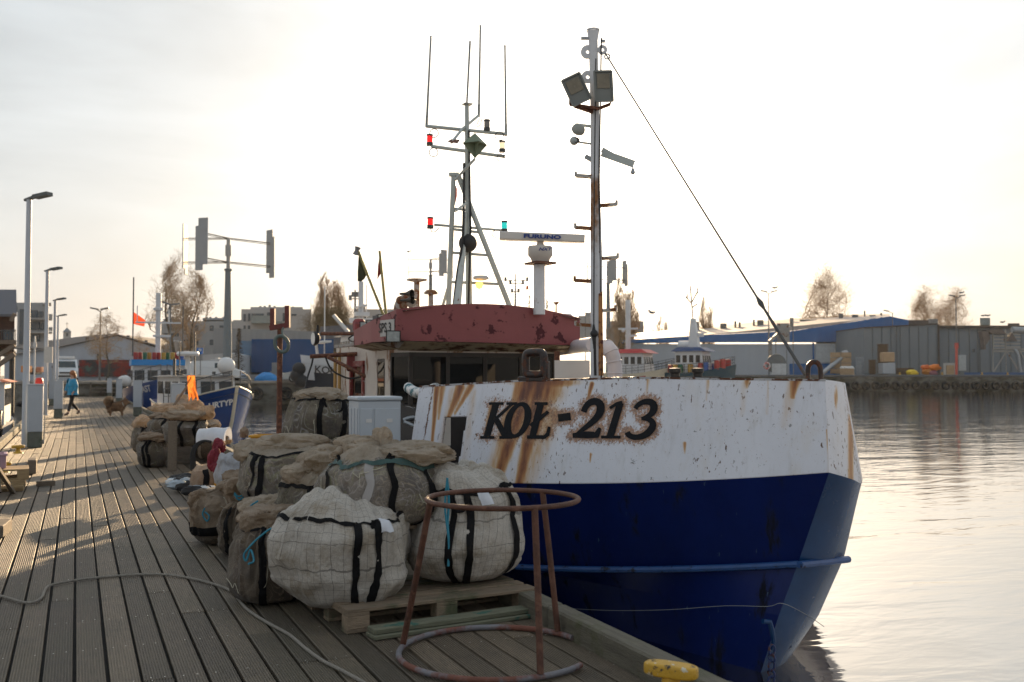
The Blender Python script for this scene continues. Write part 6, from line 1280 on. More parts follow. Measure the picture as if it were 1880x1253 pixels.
# white upper strake over a black hull: split by height
up_ = MB(); lo_ = MB()
for f in m1.f:
    zc_ = sum(m1.v[i].z for i in f) / len(f); uu_ = proj(m1.v[f[0]])[0]; (up_ if zc_ > lerp(1.0, 2.1, max(0, (uu_ - 551) / 100)) else lo_).add([m1.v[i] for i in f], [tuple(range(len(f)))])
hu3 = up_.build('hull', m_bw, t); lo_.build('hull_lower', mat('trawler_black', (.02, .025, .035), .4), hu3)
deckplate(X3, e3, .5, m_grn, t); rails(X3, e3, .15, .7, .8, m_rail, t, 8)
house(X3, 9.0, 12.0, 1.6, 2.6, 3.4, m_bw, t, (4, 3)); house(X3, 7.4, 11.3, 1.6, 3.4, 4.7, m_bw, t, (4, 4), wz=(.45, .75), roof=.15, over=.3, name='bridge')
mb = MB(X3); mb.tube([(10.2, 0, 4.6), (10.2, 0, 8.2)], .16, 10); mb.box((10.2, 0, 6.6), (.3, 2.4, .1)); mb.box((10.2, 0, 5.7), (1.4, .5, .3)); mb.box((10.2, .3, 6.1), (.9, .5, .25)); mb.tube([(10.2, 0, 8.2), (10.2, 0, 8.9)], .05, 6); mb.tube([(9.8, -.2, 5.7), (9.8, -.2, 8)], .03, 5); mb.build('radar_mast', m_bw, t)
mb = MB(X3); mb.tube([(12.3, 1.9, 5.9), (9.9, 1.9, 3.2)], .12, 8); mb.tube([(10.2, 1.9, 3.4), (10.6, 1.9, 5.4)], .05, 6); mb.tube([(12.5, 0, 3), (12.5, 0, 7.8)], .04, 6); mb.box((12.6, 0, 4.3), (.5, 3.2, .12)); mb.tube([(12.6, -1.3, 2.6), (12.8, -1.4, 4.3)], .1, 6); mb.build('derrick', m_white, t)
mb = MB(X3); mb.poly([(7.2, -1, 6.4), (7.2, -.5, 6.0), (7.2, -1, 5.6)], (.01, 0, 0)); mb.build('pennant', mat('flag_red', (.55, .03, .03), .8, trans=.4), t)
hulltext(X3, P3_, .82, .92, .20, 'KOŁ-160', .62, m_dark, hu3, 1 if (X3 @ Vector(P3_(.7, .2, 1)) - Vector((0, 0, 1))).length < (X3 @ Vector(P3_(.7, .2, -1)) - Vector((0, 0, 1))).length else -1, bold=.012, sx=1.1)
# two boats on the far right side: red, and teal with bright barrels
def cutter(u_bow, u_stern, d, hullm, roofm, lab, housem, hz=2.3, toright=True, mastm=None, redroof=False, upper=None, B=4.6, zd=1.8):
    a = D(u_bow, 690, d); b = D(u_stern, 690, d + 4); h = (a - b); h.z = 0; L_ = h.length; h.normalize(); o = Vector((b.x, b.y, WZ)); X = place(o, h)
    t = thing('fishing_boat', lab, 'boat', o); m1, e, P = loft(X, L_, B, zd, .9, rake=.5, bluff=3.2)
    if upper:
        u_ = MB(); l_ = MB()
        for f in m1.f:
            zc_ = sum(m1.v[i].z for i in f) / len(f); (u_ if zc_ > WZ + zd - .35 else l_).add([m1.v[i] for i in f], [tuple(range(len(f)))])
        hu = l_.build('hull', hullm, t); u_.build('bulwark', upper, hu)
    else: hu = m1.build('hull', hullm, t)
    deckplate(X, e, .3, m_grn, t); rails(X, e, .2, .97, .9, m_rail, t, 10, nr=3, r=.03)
    house(X, L_ * .30, L_ * .66, B * .36, zd, zd + hz, housem, t, (4, 4), wz=(.48, .82), roof=.45, roofm=roofm, over=.4, slope=.3); return t, X, e, L_, hu
t, X4, e4, L4, _ = cutter(1244, 1100, 108, mat('hull_red', (.30, .015, .02), .4), mat('roof_red', (.42, .03, .03), .5), 'red hulled boat with a red roof and white house beside the white duct', m_bw, upper=m_bcream, zd=2.35, hz=2.3)
mb = MB(X4); mb.tube([(L4 * .38, 0, 4.6), (L4 * .38, 0, 10.6)], .28, 10); mb.box((L4 * .38, 0, 7.4), (2.2, .3, .2)); mb.box((L4 * .42, 0, 6.6), (1.3, .4, .25)); mb.sphere((L4 * .33, -.3, 7.2), .22, 10); mb.build('radar_mast', m_bw, t)
t, X5, e5, L5, _ = cutter(1352, 1205, 106, mat('hull_teal', (.012, .05, .075), .4), mat('roof_navy', (.02, .05, .14), .5), 'dark teal boat with a navy roof and bright barrels round its deckhouse', m_bw, zd=2.5, hz=2.3)
mb = MB(X5); mb.add([(L5 * .42, -.6, 4.6), (L5 * .56, -.6, 4.6), (L5 * .56, .6, 4.6), (L5 * .42, .6, 4.6), (L5 * .45, -.3, 8.4), (L5 * .5, -.3, 8.4), (L5 * .5, .3, 8.4), (L5 * .45, .3, 8.4)], [(3, 2, 1, 0), (4, 5, 6, 7), (0, 1, 5, 4), (1, 2, 6, 5), (2, 3, 7, 6), (3, 0, 4, 7)]); mb.box((L5 * .53, 0, 6.6), (1.2, .5, .4)); mb.lathe((L5 * .36, 0, 5.5), [(0, -.7), (.5, -.6), (.5, .6), (0, .7)], 12, axis=(1, 0, 0)); mb.build('funnel_mast', m_bw, t)
mb = MB(X5)
for a, b in (((L5 * .47, 0, 8.4), (L5 * .44, 0, 12)), ((L5 * .46, 0, 10), (L5 * .38, 0, 10.8)), ((L5 * .46, 0, 10.2), (L5 * .53, 0, 11.3)), ((L5 * .46, 0, 9.6), (L5 * .53, 0, 10)), ((L5 * .40, 0, 10.6), (L5 * .40, 0, 11.1)), ((L5 * .53, 0, 11.1), (L5 * .53, 0, 11.7))): mb.tube([a, b], .07, 6)
mb.build('antenna_mast', m_rail, t)
for k, cc in enumerate('ryg.y.rb.rr'):
    if cc == '.': continue
    x, hb, z = e5(.25 + k * .062)
    for sd_ in (-1, 1): mb = MB(X5); mb.lathe((x, sd_ * hb * .8, z - .1), [(0, 0), (.30, 0), (.32, .5), (.30, .95), (0, 1.0)], 10); mb.build('barrel', MATS['barrel_' + cc], t)
# small boat cut by the left frame edge
p = D(-40, 690, 25); o = Vector((p.x, p.y - 1, WZ)); X6 = place(Vector((D(20, 690, 27).x - .9, D(20, 690, 27).y - 3.5, WZ)), (0.02, 1, 0)); 
X6 = place(Vector((-2.98, 33.5, WZ)), (0.0, 1, 0))
t = thing('small_boat', 'small white and blue boat with an orange edged cabin roof at the left frame edge', 'boat', Vector((-2.98, 33.5, WZ)))
m1, e6, P6 = loft(X6, 6.5, 2.2, .75, .3); m1.build('hull', m_bw, t); mb = MB(X6); mb.tube([(e6(k / 12)[0], e6(k / 12)[1] + .03, .30) for k in range(13)], .09, 8); mb.tube([(e6(k / 12)[0], -e6(k / 12)[1] - .03, .30) for k in range(13)], .09, 8); mb.build('fender_strip', m_bblue, t); deckplate(X6, e6, .1, m_grn, t)
house(X6, .3, 3.6, 1.0, .7, 2.0, m_bw, t, (3, 5), slope=.1, roof=.09, roofm=mat('roof_orange_edge', (.62, .16, .05), .6, col2=(.5, .48, .45), s2=4, th=.55), over=.2)
mb = MB(X6); mb.torus((.2, -.9, .75), .36, .06, 20, 8, axis=(0, 1, 0)); mb.build('fender', m_black, t)
mb = MB(X6); mb.box((2.5, .2, 2.2), (.9, .6, .12), rz=.3); mb.tube(spline([(1.6, -.3, 2.1), (2.4, -.2, 2.5), (3.0, 0, 2.2)], 4), .04, 6); mb.build('roof_gear', m_dark, t)
# ================================================================ VEHICLES, TURBINES, LAMPS, BUILDINGS, TREES ON THE QUAYS
m_car = mat('vehicle_white', (.6, .62, .64), .3, var=.03, coat=.4); m_tyre = mat('vehicle_tyre', (.02, .02, .02), .7); m_gl = mat('vehicle_glass', (.03, .045, .05), .1, var=.1)
def vehicle(p, heading, Lc, Wc, Hc, prof, m_, name, lab, cat, glassz, extras=None):
    """prof: side outline (x, z) front to back, extruded with tumblehome"""
    X = place(p, heading); t = thing(name, lab, cat, p); b_ = MB(X); n = len(prof)
    rings = []
    for y, kz in ((-Wc / 2, .0), (-Wc / 2 * .99, .5), (0, 1), (Wc / 2 * .99, .5), (Wc / 2, 0)): pass
    vs = []
    for y in (-1, 1):
        for x, z in prof: vs.append((x, y * (Wc / 2 - .10 * max(0, (z - glassz)) / (Hc - glassz)), z))
    b_.smooth = False; b_.add(vs, [tuple(range(n))[::-1], tuple(range(n, 2 * n))] + [(i, (i + 1) % n, n + (i + 1) % n, n + i) for i in range(n)]); b_.build('body', m_, t)
    for x in (Lc * .19, Lc * .80):
        for y in (-1, 1):
            w_ = MB(X); w_.lathe((x, y * (Wc / 2 - .1), .33), [(0, -.12), (.30, -.12), (.33, -.08), (.33, .08), (.30, .12), (0, .12)], 16, axis=(0, 1, 0)); w_o = w_.build('wheel', m_tyre, t); w_ = MB(X); w_.lathe((x, y * (Wc / 2 - .1), .33), [(0, .125 * y), (.19, .125 * y)], 12, axis=(0, 1, 0)); w_.build('rim', m_galv, w_o)
    if extras: extras(X, t)
    return t
VP = [(0, .35), (0, .85), (.12, 1.0), (.95, 1.22), (1.55, 1.85), (1.9, 1.97), (4.7, 1.97), (4.95, 1.5), (4.95, .35)]
def van_x(X, t):
    b_ = MB(X); b_.poly([(.98, -.78, 1.26), (.98, .78, 1.26), (1.50, .70, 1.80), (1.50, -.70, 1.80)], (-.02, 0, .01)); b_.build('windscreen', m_gl, t)
    for y in (-1, 1): b_ = MB(X); b_.poly([(1.3, y * .93, 1.28), (2.5, y * .93, 1.28), (2.5, y * .87, 1.75), (1.65, y * .87, 1.75)], (0, .02 * y, 0)); b_.build('side_window', m_gl, t); b_ = MB(X); b_.box((1.15, y * 1.05, 1.3), (.1, .2, .2)); b_.build('mirror', m_dark, t); b_ = MB(X); b_.box((.02, y * .72, .82), (.06, .34, .2), bevel=.02); b_.build('headlight', mat('headlight', (.6, .62, .6), .1), t)
    b_ = MB(X); b_.box((-.01, 0, .80), (.05, 1.0, .14)); b_.box((-.01, 0, .5), (.05, 1.6, .16)); b_.build('grille', m_dark, t)
    b_ = MB(X); b_.box((2.4, 0, 2.08), (1.2, 1.4, .06)); b_.box((2.4, 0, 2.2), (.3, 1.3, .14)); b_.build('roof_rack', m_white, t)
p = D(121, 690, 86); p.z = ZL; p -= Vector((0, 0, 0)); vehicle(p, (0, 1, 0), 4.95, 1.9, 1.97, [(x, z) for x, z in VP], m_car, 'van', 'white van facing the camera on the quay behind the walker', 'van', 1.2, van_x)
p = D(447, 690, 96); p.z = ZL; vehicle(p, -RIGHT, 4.95, 1.9, 1.97, VP, m_car, 'van', 'white van seen from the side behind the wind turbine mast', 'van', 1.2, van_x)
CP = [(0, .3), (0, .65), (.2, .78), (1.0, .92), (1.7, 1.4), (2.2, 1.48), (3.2, 1.42), (4.0, 1.0), (4.3, .85), (4.3, .3)]
def car_x(X, t):
    b_ = MB(X); b_.poly([(1.05, -.62, .97), (1.05, .62, .97), (1.66, .55, 1.37), (1.66, -.55, 1.37)], (-.02, 0, .01)); b_.build('windscreen', m_gl, t)
    for y in (-1, 1): b_ = MB(X); b_.poly([(1.35, y * .87, .95), (3.5, y * .87, .98), (3.1, y * .80, 1.34), (1.85, y * .80, 1.36)], (0, .02 * y, 0)); b_.build('side_window', m_gl, t); b_ = MB(X); b_.box((.02, y * .65, .68), (.06, .3, .12), bevel=.02); b_.build('headlight', MATS['headlight'], t)
p = D(523, 690, 80); p.z = ZL; vehicle(p, RIGHT, 4.3, 1.78, 1.48, CP, mat('vehicle_silver', (.32, .34, .34), .3, metal=.4, var=.03), 'car', 'silver car parked nose left at the quay edge by the trawler', 'car', .92, car_x)
p = D(7, 690, 92); p.z = ZL
# wind turbines: three upright blades on double arms
m_blade = mat('blade_grey', (.30, .31, .32), .5, var=.06); m_tpole = mat('turbine_pole', (.14, .17, .19), .5, var=.08); m_arm = mat('turbine_arm', (.15, .13, .10), .5)
def turbine(p, H, bladeh, R_, angs, lab, bw_=.5, pr=.3):
    t = thing('wind_turbine', lab, 'wind turbine', p, 'vertical axis wind turbines on the quays'); p = Vector(p); b_ = MB(); b_.tube([p, p + UP * H], [pr * 1.25, pr * .75], 12); b_.lathe(p + UP * (H - .2), [(pr * .62, 0), (pr * 1.0, .15), (pr * 1.0, .3), (0, .35)], 12); b_.build('mast', m_tpole, t)
    zc_ = H + bladeh * .42; b_ = MB(); b_.tube([p + UP * H, p + UP * (zc_ + bladeh * .2)], pr * .5, 10); b_.tube([p + UP * (zc_ - bladeh * .14), p + UP * (zc_ + bladeh * .08)], pr * .8, 10); b_.build('hub', m_blade, t)
    for a in angs:
        R2 = R_
        if isinstance(a, tuple): a, R2 = a[0], a[1] * R_
        dv = RIGHT * cos(a) + VIEW * sin(a); tv = RIGHT * -sin(a) + VIEW * cos(a); c_ = p + dv * R2 + UP * zc_; b_ = MB(); rz = atan2(tv.y, tv.x)
        b_.box(c_ + UP * bladeh * .05 + tv * bw_ * .15, (bw_, .10, bladeh * .9), rz=rz, bevel=.03); b_.box(c_ - UP * bladeh * .08 - tv * bw_ * .25, (bw_ * .8, .09, bladeh * .86), rz=rz, bevel=.03); b_.build('blade', m_blade, t)
        for zz in (-.26, .22): b_ = MB(); b_.tube([p + UP * (zc_ + zz * bladeh), c_ + UP * (zz * bladeh)], .05, 6); b_.tube([p + UP * (zc_ + zz * bladeh) - UP * .1, c_ + UP * (zz * bladeh - .15)], .03, 5); b_.build('arm', m_arm, t)
def tb(u, v_hub, v_top, v_bot, d, angs, lab, Rpx, zg, bwp=.5, pr=.3):
    q = D(u, 690, d); q.z = zg; h_ = (v_bot - v_top) * d / FPX; zc_ = EYE + (690 - v_hub) * d / FPX; turbine(q, zc_ - zg - h_ * .42, h_, Rpx * d / FPX, angs, lab, bwp, pr)
tb(417, 457, 408, 500, 88, (pi * .995, -1.90, (.85, 1.15)), 'largest grey wind turbine standing left of the fork post', 80, ZL, .95, .34)
tb(790, 486, 463, 511, 172, (pi, -.9, .35), 'distant wind turbine seen left of the antenna mast', 40, ZL, 1.3, .4)
tb(1117, 500, 475, 523, 172, (pi, -1.5, .5), 'distant wind turbine seen just right of the bow mast', 38, ZR, 1.3, .4)
# street lamps
m_sl = mat('street_lamp_grey', (.16, .16, .16), .5)
def slamp(u, v, d, zg, lab, arms=(-1, 1), reach=12, grp='twin headed street lamps on the quays', name='street_lamp'):
    q = D(u, 690, d); q.z = zg; t = thing(name, lab, 'street lamp', q, grp); top = D(u, v, d); b_ = MB(); b_.tube([q, Vector((q.x, q.y, top.z))], [.12, .06], 8); k = d / FPX
    for s_ in arms: b_.tube([top, top + RIGHT * s_ * reach * .6 * k + UP * 4 * k], .05, 6)
    b_.build('pole', m_sl, t)
    for s_ in arms: b_ = MB(); e_ = top + RIGHT * s_ * reach * .8 * k + UP * 5 * k; b_.box(e_, (.9, .3, .16), rz=-YAW, ry=-s_ * .2); b_.build('lamp_head', m_sl, t)
slamp(183, 572, 110, ZL, 'twin headed street lamp in front of the long white hall'); slamp(1412, 540, 150, ZR, 'twin headed street lamp in front of the blue and white hall'); slamp(1757, 548, 155, ZR, 'twin headed street lamp rising behind the grey warehouse'); slamp(1640, 576, 170, ZR, 'single armed lamp on the roof ridge left of the bare bushes', (-1,), 16); slamp(1075, 573, 180, ZR, 'small single armed lamp between the wheelhouse and the bow mast', (-1,), 12)
# small three bladed wind generator and twin lamp near the birch
q = D(313, 690, 92); q.z = ZL; t = thing('wind_generator', 'small three bladed wind generator in front of the birch', 'wind generator', q); b_ = MB(); b_.tube([q, D(313, 562, 92)], .08, 6); b_.build('pole', m_sl, t)
for a in (160, 8, 250): b_ = MB(); c_ = D(313, 560, 91.8); b_.beam(c_, c_ + RIGHT * cos(radians(a)) * .9 + UP * sin(radians(a)) * .9, .16, .04, up=VIEW); b_.build('blade', m_sl, t)
# parking sign
q = D(368, 690, 88); q.z = ZL; t = thing('parking_sign', 'blue parking sign with a white P beside the white van', 'sign', q); b_ = MB(); b_.tube([q, D(368, 640, 88)], .04, 6); b_.build('pole', m_sl, t); b_ = MB(); b_.box(D(367, 645, 87.9), (.55, .05, .55), rz=-YAW); o = b_.build('panel', mat('sign_blue', (.02, .15, .5), .4), t); text('P', .5, D(367, 645, 87.8), RIGHT, UP, .005, m_white, 'lettering', o, bold=.02)
# mooring posts etc on the quay edge: yellow bollards
for i, (u, d, z_, lab) in enumerate(((1850, 140.6, ZR, 'yellow bollard on the far right quay in front of the gantry'), (1803, 140.6, ZR, 'yellow bollard left of the blue strip on the far quay'), (1730, 140.6, ZR, 'yellow bollard before the pale container on the far quay'), (1652, 140.6, ZR, 'yellow bollard before the stacked boxes on the far quay'))):
    q = D(u, 690, d); q.z = z_ + .17; o = dup(yb, q, pi / 2, lab, scale=2.2)
# ---------------------------------------------------------------- buildings
m_winf = mat('far_window', (.06, .08, .10), .15, var=.2); m_wallw = mat('wall_offwhite', (.42, .41, .40), .8, var=.06, vs=.3); m_wallg = mat('wall_greywhite', (.30, .31, .32), .8, var=.08, vs=.3); m_roofg = mat('roof_light_grey', (.30, .28, .27), .7, var=.1, vs=.4)
def windows(rects, d, par, t_=.12, m_=None):
    for (u0, v0, u1, v1) in rects:
        b_ = MB(); b_.pbox(u0, v0, u1, v1, d - .06, t_); wo_ = b_.build('window', m_ or m_winf, par)
def bld(name, lab, d, walls, m_, depth=14, cat='building'):
    u, v = (walls[0][0] + walls[0][2]) / 2, walls[0][3]; q = D(u, v, d); t = thing(name, lab, cat, q); b_ = MB()
    for k, (u0, v0, u1, v1) in enumerate(walls): b_.pbox(u0, v0, u1, v1, d + k * .35, depth - k)
    b_.build('wall', m_, t); return t
# left wooden restaurant building on piles
t = bld('wooden_building', 'dark wooden waterside building with a tiled roof cut by the left frame edge', 48, [(-120, 575, 26, 640)], mat('dark_timber', (.07, .035, .025), .8, var=.3, vs=3, stretch=(1, 1, 8)), 9)
b_ = MB(); a = D(-120, 532, 50); b = D(30, 532, 50); c_ = D(31, 577, 47.5); d__ = D(-120, 577, 47.5); b_.poly([a, b, c_, d__], (0, 0, -.12)); b_.build('roof', mat('grey_roof_tiles', (.10, .10, .115), .6, var=.25, vs=9, stretch=(4, 4, 1)), t)
b_ = MB(); b_.pbox(-120, 625, 30, 632, 46.9, 2); b_.pbox(-120, 646, 29, 650, 47.2, 6); b_.beam(D(27, 634, 47), D(-20, 664, 47), .12, .2); b_.beam(D(27, 650, 47), D(-10, 676, 47), .12, .2); b_.beam(D(27, 576, 47), D(20, 590, 47), .1, .15); b_.build('balcony', mat('balcony_beam', (.16, .12, .09), .8), t)
windows([(6, 606, 24, 624)], 47.9, t)
b_ = MB()
for k in range(7): b_.tube([D(-2 + k * 5, 605, 47.2), D(-2 + k * 5, 625, 47.2)], .02, 5)
b_.tube([D(-8, 608, 47.2), D(29, 608, 47.2)], .03, 5); b_.build('railing', m_dark, t)
for k, u in enumerate((-60, -5, 22)):
    b_ = MB(); q = D(u, 690, 48 + k * 2); b_.tube([Vector((q.x, q.y, -2)), Vector((q.x, q.y, D(0, 640, 48).z))], .14, 8); b_.build('pile', m_dark, t)
# apartment block at the left
t = bld('apartment_building', 'pale apartment block with open balconies behind the second lamp post', 150, [(32, 562, 84, 650), (26, 556, 80, 562)], m_wallg, 16)
windows([(36, 568, 46, 632), (52, 570, 68, 583), (70, 572, 79, 583), (52, 592, 72, 606), (74, 594, 80, 606), (52, 614, 72, 628)], 149.9, t)
b_ = MB()
for v in (584, 609, 633): b_.pbox(50, v, 96, v + 3, 148, 3)
for v in (577, 601, 625): b_.pbox(84, v, 96, v + 7, 148.1, .1)
b_.pbox(78, 556, 94, 560, 149, 3); b_.build('balcony', mat('balcony_slab', (.32, .31, .30), .8), t)
# long white hall with a shallow gable and mural
d = 118; t = thing('white_hall', 'long low white hall with a shallow gable roof and a red mural along its foot', 'building', UZ(200, d, ZL))
b_ = MB(); out_ = [(8, 700), (8, 655), (100, 640), (214, 617), (292, 640), (300, 641), (300, 700)]; b_.poly([D(u, v, d) for u, v in out_], away(300) * 40); b_.build('wall', mat('hall_white', (.40, .43, .48), .7, var=.05, vs=.3, stretch=(3, 3, .3)), t)
b_ = MB(); up_ = [(6, 655), (100, 639), (214, 615), (301, 639)]; b_.poly([D(u, v, d - .4) for u, v in up_] + [D(u, v - 2.0, d - .4) for u, v in up_[::-1]], away(300) * 41); b_.build('roof', m_roofg, t)
b_ = MB(); b_.poly([D(u, v, d + 20) for u, v in ((6, 640), (60, 630), (140, 619), (205, 613), (214, 616), (214, 640))], VIEW * 30); b_.build('rear_roof', m_roofg, t)
b_ = MB(); b_.pbox(145, 661, 300, 692, d - .25, .2); b_.build('mural', mat('mural_red_dark', (.05, .05, .055), .8, var=.2, vs=.5, col2=(.22, .035, .03), s2=.8, th=.50, soft=.06, col3=(.06, .12, .11), s3=.7, th3=.62), t)
windows([(178, 650, 184, 690)], d, t, m_=m_dark)
for u, v in ((160, 626), (197, 622), (211, 619), (235, 623), (268, 632)): b_ = MB(); q = D(u, v, d + 3); b_.box(q, (.35, .35, .9)); b_.build('roof_vent', m_dark, t)
d = 260; t = bld('church_turret', 'small white turret with a pyramid roof and cross above the white hall', d, [(116, 609, 130, 640)], m_wallw, 3, 'turret'); b_ = MB(); c_ = D(123, 602, d + 1.2); cs = [D(u, 609.5, d + k) for u, k in ((114.5, -.3), (131.5, -.3), (131.5, 2.7), (114.5, 2.7))]; b_.add(cs + [c_], [(0, 1, 4), (1, 2, 4), (2, 3, 4), (3, 0, 4), (3, 2, 1, 0)]); b_.build('roof', mat('roof_slate', (.16, .19, .22), .6), t); b_ = MB(); b_.beam(D(123, 603, d + 1), D(123, 592, d + 1), .1); b_.beam(D(120.5, 595, d + 1), D(125.5, 595, d + 1), .1); b_.build('cross', m_dark, t); windows([(121, 612, 125, 618)], d, t)
# apartments behind the birch
t = bld('apartment_building', 'grey white apartment row behind the birch trees left of the turbine mast', 185, [(296, 590, 428, 662), (300, 586, 330, 592), (338, 586, 350, 590), (372, 584, 425, 588)], m_wallg, 18)
windows([(u, v, u + 7, v + 10) for v in (598, 624) for u in (312, 338, 357, 385, 403)] + [(300, 612, 328, 618)], 185, t)
b_ = MB()
for u in (305, 315, 345, 362, 378, 384, 395, 408, 415): b_.pbox(u, 582, u + 4, 588, 188, 1)
b_.build('chimney', m_wallg, t)
t = bld('apartment_building', 'modern white apartment block with a glazed corner balcony right of the turbine mast', 175, [(443, 568, 571, 624), (428, 588, 444, 640), (460, 564, 556, 568)], m_wallw, 18)
windows([(447, 577, 451, 590), (455, 576, 459, 590), (447, 598, 451, 608), (455, 598, 459, 608), (519, 575, 524, 590), (535, 577, 544, 580), (490, 574, 502, 590), (462, 576, 484, 588)], 174.9, t)
b_ = MB(); b_.pbox(461, 590, 518, 594, 173.4, 1.6); b_.pbox(461, 580, 503, 590, 173.5, .1); b_.build('balcony', mat('balcony_glass', (.22, .25, .24), .2), t); 
b_ = MB()
for u, v in ((463, 566), (476, 562), (484, 562), (493, 560), (502, 562), (521, 563), (536, 563), (546, 565)): b_.pbox(u, v, u + 4, 570, 178, 1)
b_.build('chimney', m_wallg, t)
t = bld('apartment_building', 'pale block with a rooftop stack behind the leaning marker poles', 170, [(650, 568, 742, 640)], m_wallw, 16); windows([(668, 578, 673, 590), (690, 578, 696, 590), (712, 580, 718, 590)], 170, t); b_ = MB(); b_.pbox(658, 558, 668, 568, 172, 2); b_.pbox(655, 563, 671, 566, 171, 3); b_.build('chimney', m_wallg, t)
# grey retaining wall / fence, blue hall
b_ = MB(); a = D(392, 602, 150); b = D(650, 612, 130); b_.poly([a, b, Vector((b.x, b.y, ZL)), Vector((a.x, a.y, ZL))], VIEW * .5)
t = solo(b_, 'concrete_wall', mat('wall_pale_grey', (.26, .26, .26), .8, var=.1, vs=.5, stretch=(2, 2, .3)), 'long pale grey concrete wall behind the blue hall', 'wall')
t = thing('dark_hall', 'dark grey sloping roof block left of the antenna base behind the trawler', 'building', UZ(600, 128, ZL)); b_ = MB(); b_.poly([D(588, 600, 128), D(652, 596, 128), D(652, 640, 128), D(588, 640, 128)], VIEW * 10); b_.build('wall', mat('wall_dark_grey', (.13, .13, .14), .8), t)
t = thing('blue_hall', 'dark blue flat roofed hall behind the fork post', 'building', UZ(520, 108, ZL)); b_ = MB(); b_.pbox(462, 623, 612, 684, 108, 16); b_.build('wall', mat('wall_dark_blue', (.008, .06, .18), .6, var=.1, vs=.6, stretch=(4, 4, .3)), t); b_ = MB(); b_.pbox(440, 626, 462, 684, 108.3, 14); b_.build('side_wall', mat('wall_blue_grey', (.10, .18, .28), .6, var=.15, vs=.8, stretch=(1, 1, 5)), t)
b_ = MB(); b_.poly([D(372, 652, 104), D(420, 648, 104), D(440, 652, 104), D(440, 688, 104), D(372, 688, 104)], VIEW * 10); solo(b_, 'white_shed', mat('shed_white', (.42, .45, .48), .7, var=.06), 'low white shed behind the side-on white van', 'shed')
b_ = MB(); b_.blob(UZ(490, 100, ZL + .1), (1.15, .6, .75), .2, 3, 24, 12, 2, .5, rz=-YAW); solo(b_, 'tarpaulin_heap', mat('tarp_blue', (.02, .22, .55), .5, var=.15, vs=2), 'bright blue tarpaulin heap before the dark blue hall', 'tarpaulin')
b_ = MB(); b_.pbox(499, 666, 509, 682, 101, 1.2); b_.pbox(496, 682, 512, 686, 100.8, 1.6); solo(b_, 'grey_container', mat('grey_bin', (.2, .21, .21), .6), 'small grey bin right of the blue tarpaulin', 'bin')
# right side halls
d = 172; t = thing('blue_white_hall', 'long white hall with a blue upper band and pale roof across the water', 'building', UZ(1400, d, ZR)); roofl = [(1150, 621), (1250, 608), (1374, 596), (1500, 588), (1600, 585), (1634, 582), (1662, 590), (1700, 603)]
b_ = MB(); b_.poly([D(1150, 632, d), D(1160, 632, d), D(1700, 632, d), D(1700, 706, d), D(1150, 706, d)], VIEW * 30); b_.build('wall', mat('hall_right_white', (.36, .40, .45), .7, var=.05, vs=.2, stretch=(3, 3, .2)), t)
b_ = MB(); b_.poly([D(u, v, d - .5) for u, v in ((1145, 625), (1290, 616), (1456, 608), (1600, 586), (1634, 581), (1668, 588), (1720, 604), (1720, 626), (1590, 628), (1290, 628), (1145, 630))], VIEW * 3); b_.build('upper_band', mat('band_blue', (.015, .12, .33), .6, var=.08, vs=.3, stretch=(4, 4, .2)), t)
b_ = MB(); b_.poly([D(1145, 625, d - .3), D(1290, 615.5, d - .3), D(1456, 607.5, d - .3), D(1600, 585.5, d - .3), D(1634, 580.5, d - .3), D(1634, 577, d + 30), D(1560, 578, d + 45), D(1400, 590, d + 45), D(1170, 612, d + 40)][::-1]); b_.build('roof', mat('roof_pinkish', (.42, .36, .33), .7, var=.08, vs=.3), t)
b_ = MB()
for u0, v0, u1, v1 in ((1492, 630, 1495, 668),): b_.pbox(u0, v0, u1, v1, d - .2, .2)
b_.pbox(1450, 668, 1590, 690, d - .25, .2); b_.build('trim', MATS['band_blue'], t); b_ = MB(); b_.pbox(1498, 631, 1588, 666, d - .15, .12); b_.build('roller_door', mat('door_white', (.45, .48, .50), .6), t)
for (u0, v0, u1, v1) in ((1276, 591, 1284, 602), (1322, 594, 1334, 599), (1348, 590, 1352, 600), (1356, 592, 1360, 600), (1382, 587, 1386, 598), (1390, 588, 1402, 597), (1450, 584, 1456, 592), (1468, 587, 1500, 592), (1540, 576, 1548, 586), (1564, 578, 1576, 583), (1586, 571, 1589, 585), (1596, 579, 1608, 584), (1616, 575, 1620, 584)): b_ = MB(); b_.pbox(u0, v0, u1, v1 + 4, d + 20, 3); b_.build('roof_vent', mat('vent_dark_grey', (.13, .13, .13), .6), t)
# grey warehouse
d = 158; t = thing('grey_warehouse', 'grey flat roofed warehouse with a brown eaves line on the right quay', 'building', UZ(1700, d, ZR)); m_gw = mat('wall_blue_grey2', (.17, .20, .225), .8, var=.07, vs=.25, stretch=(1, 1, .6))
b_ = MB(); b_.poly([D(u, v, d) for u, v in ((1586, 602), (1722, 595), (1722, 700), (1586, 700))], VIEW * 25); b_.poly([D(u, v, d + .8) for u, v in ((1722.5, 600), (1990, 600), (1990, 700), (1722.5, 700))], VIEW * 24); b_.build('wall', m_gw, t)
b_ = MB(); b_.pbox(1722, 598, 1990, 602.5, d + .3, 24); b_.pbox(1721, 596, 1726, 700, d - .2, .7); b_.poly([D(1586, 601, d - .2), D(1722, 594, d - .2), D(1722, 596, d - .2), D(1586, 603, d - .2)], VIEW * 25); b_.build('eaves', mat('eaves_brown', (.07, .06, .055), .7), t)
windows([(1687, 640, 1696, 651), (1786, 641, 1790, 647)], d + .2, t); b_ = MB(); b_.pbox(1760, 652, 1774, 681, d + .6, .3); b_.build('door', mat('door_pale', (.42, .45, .46), .6), t)
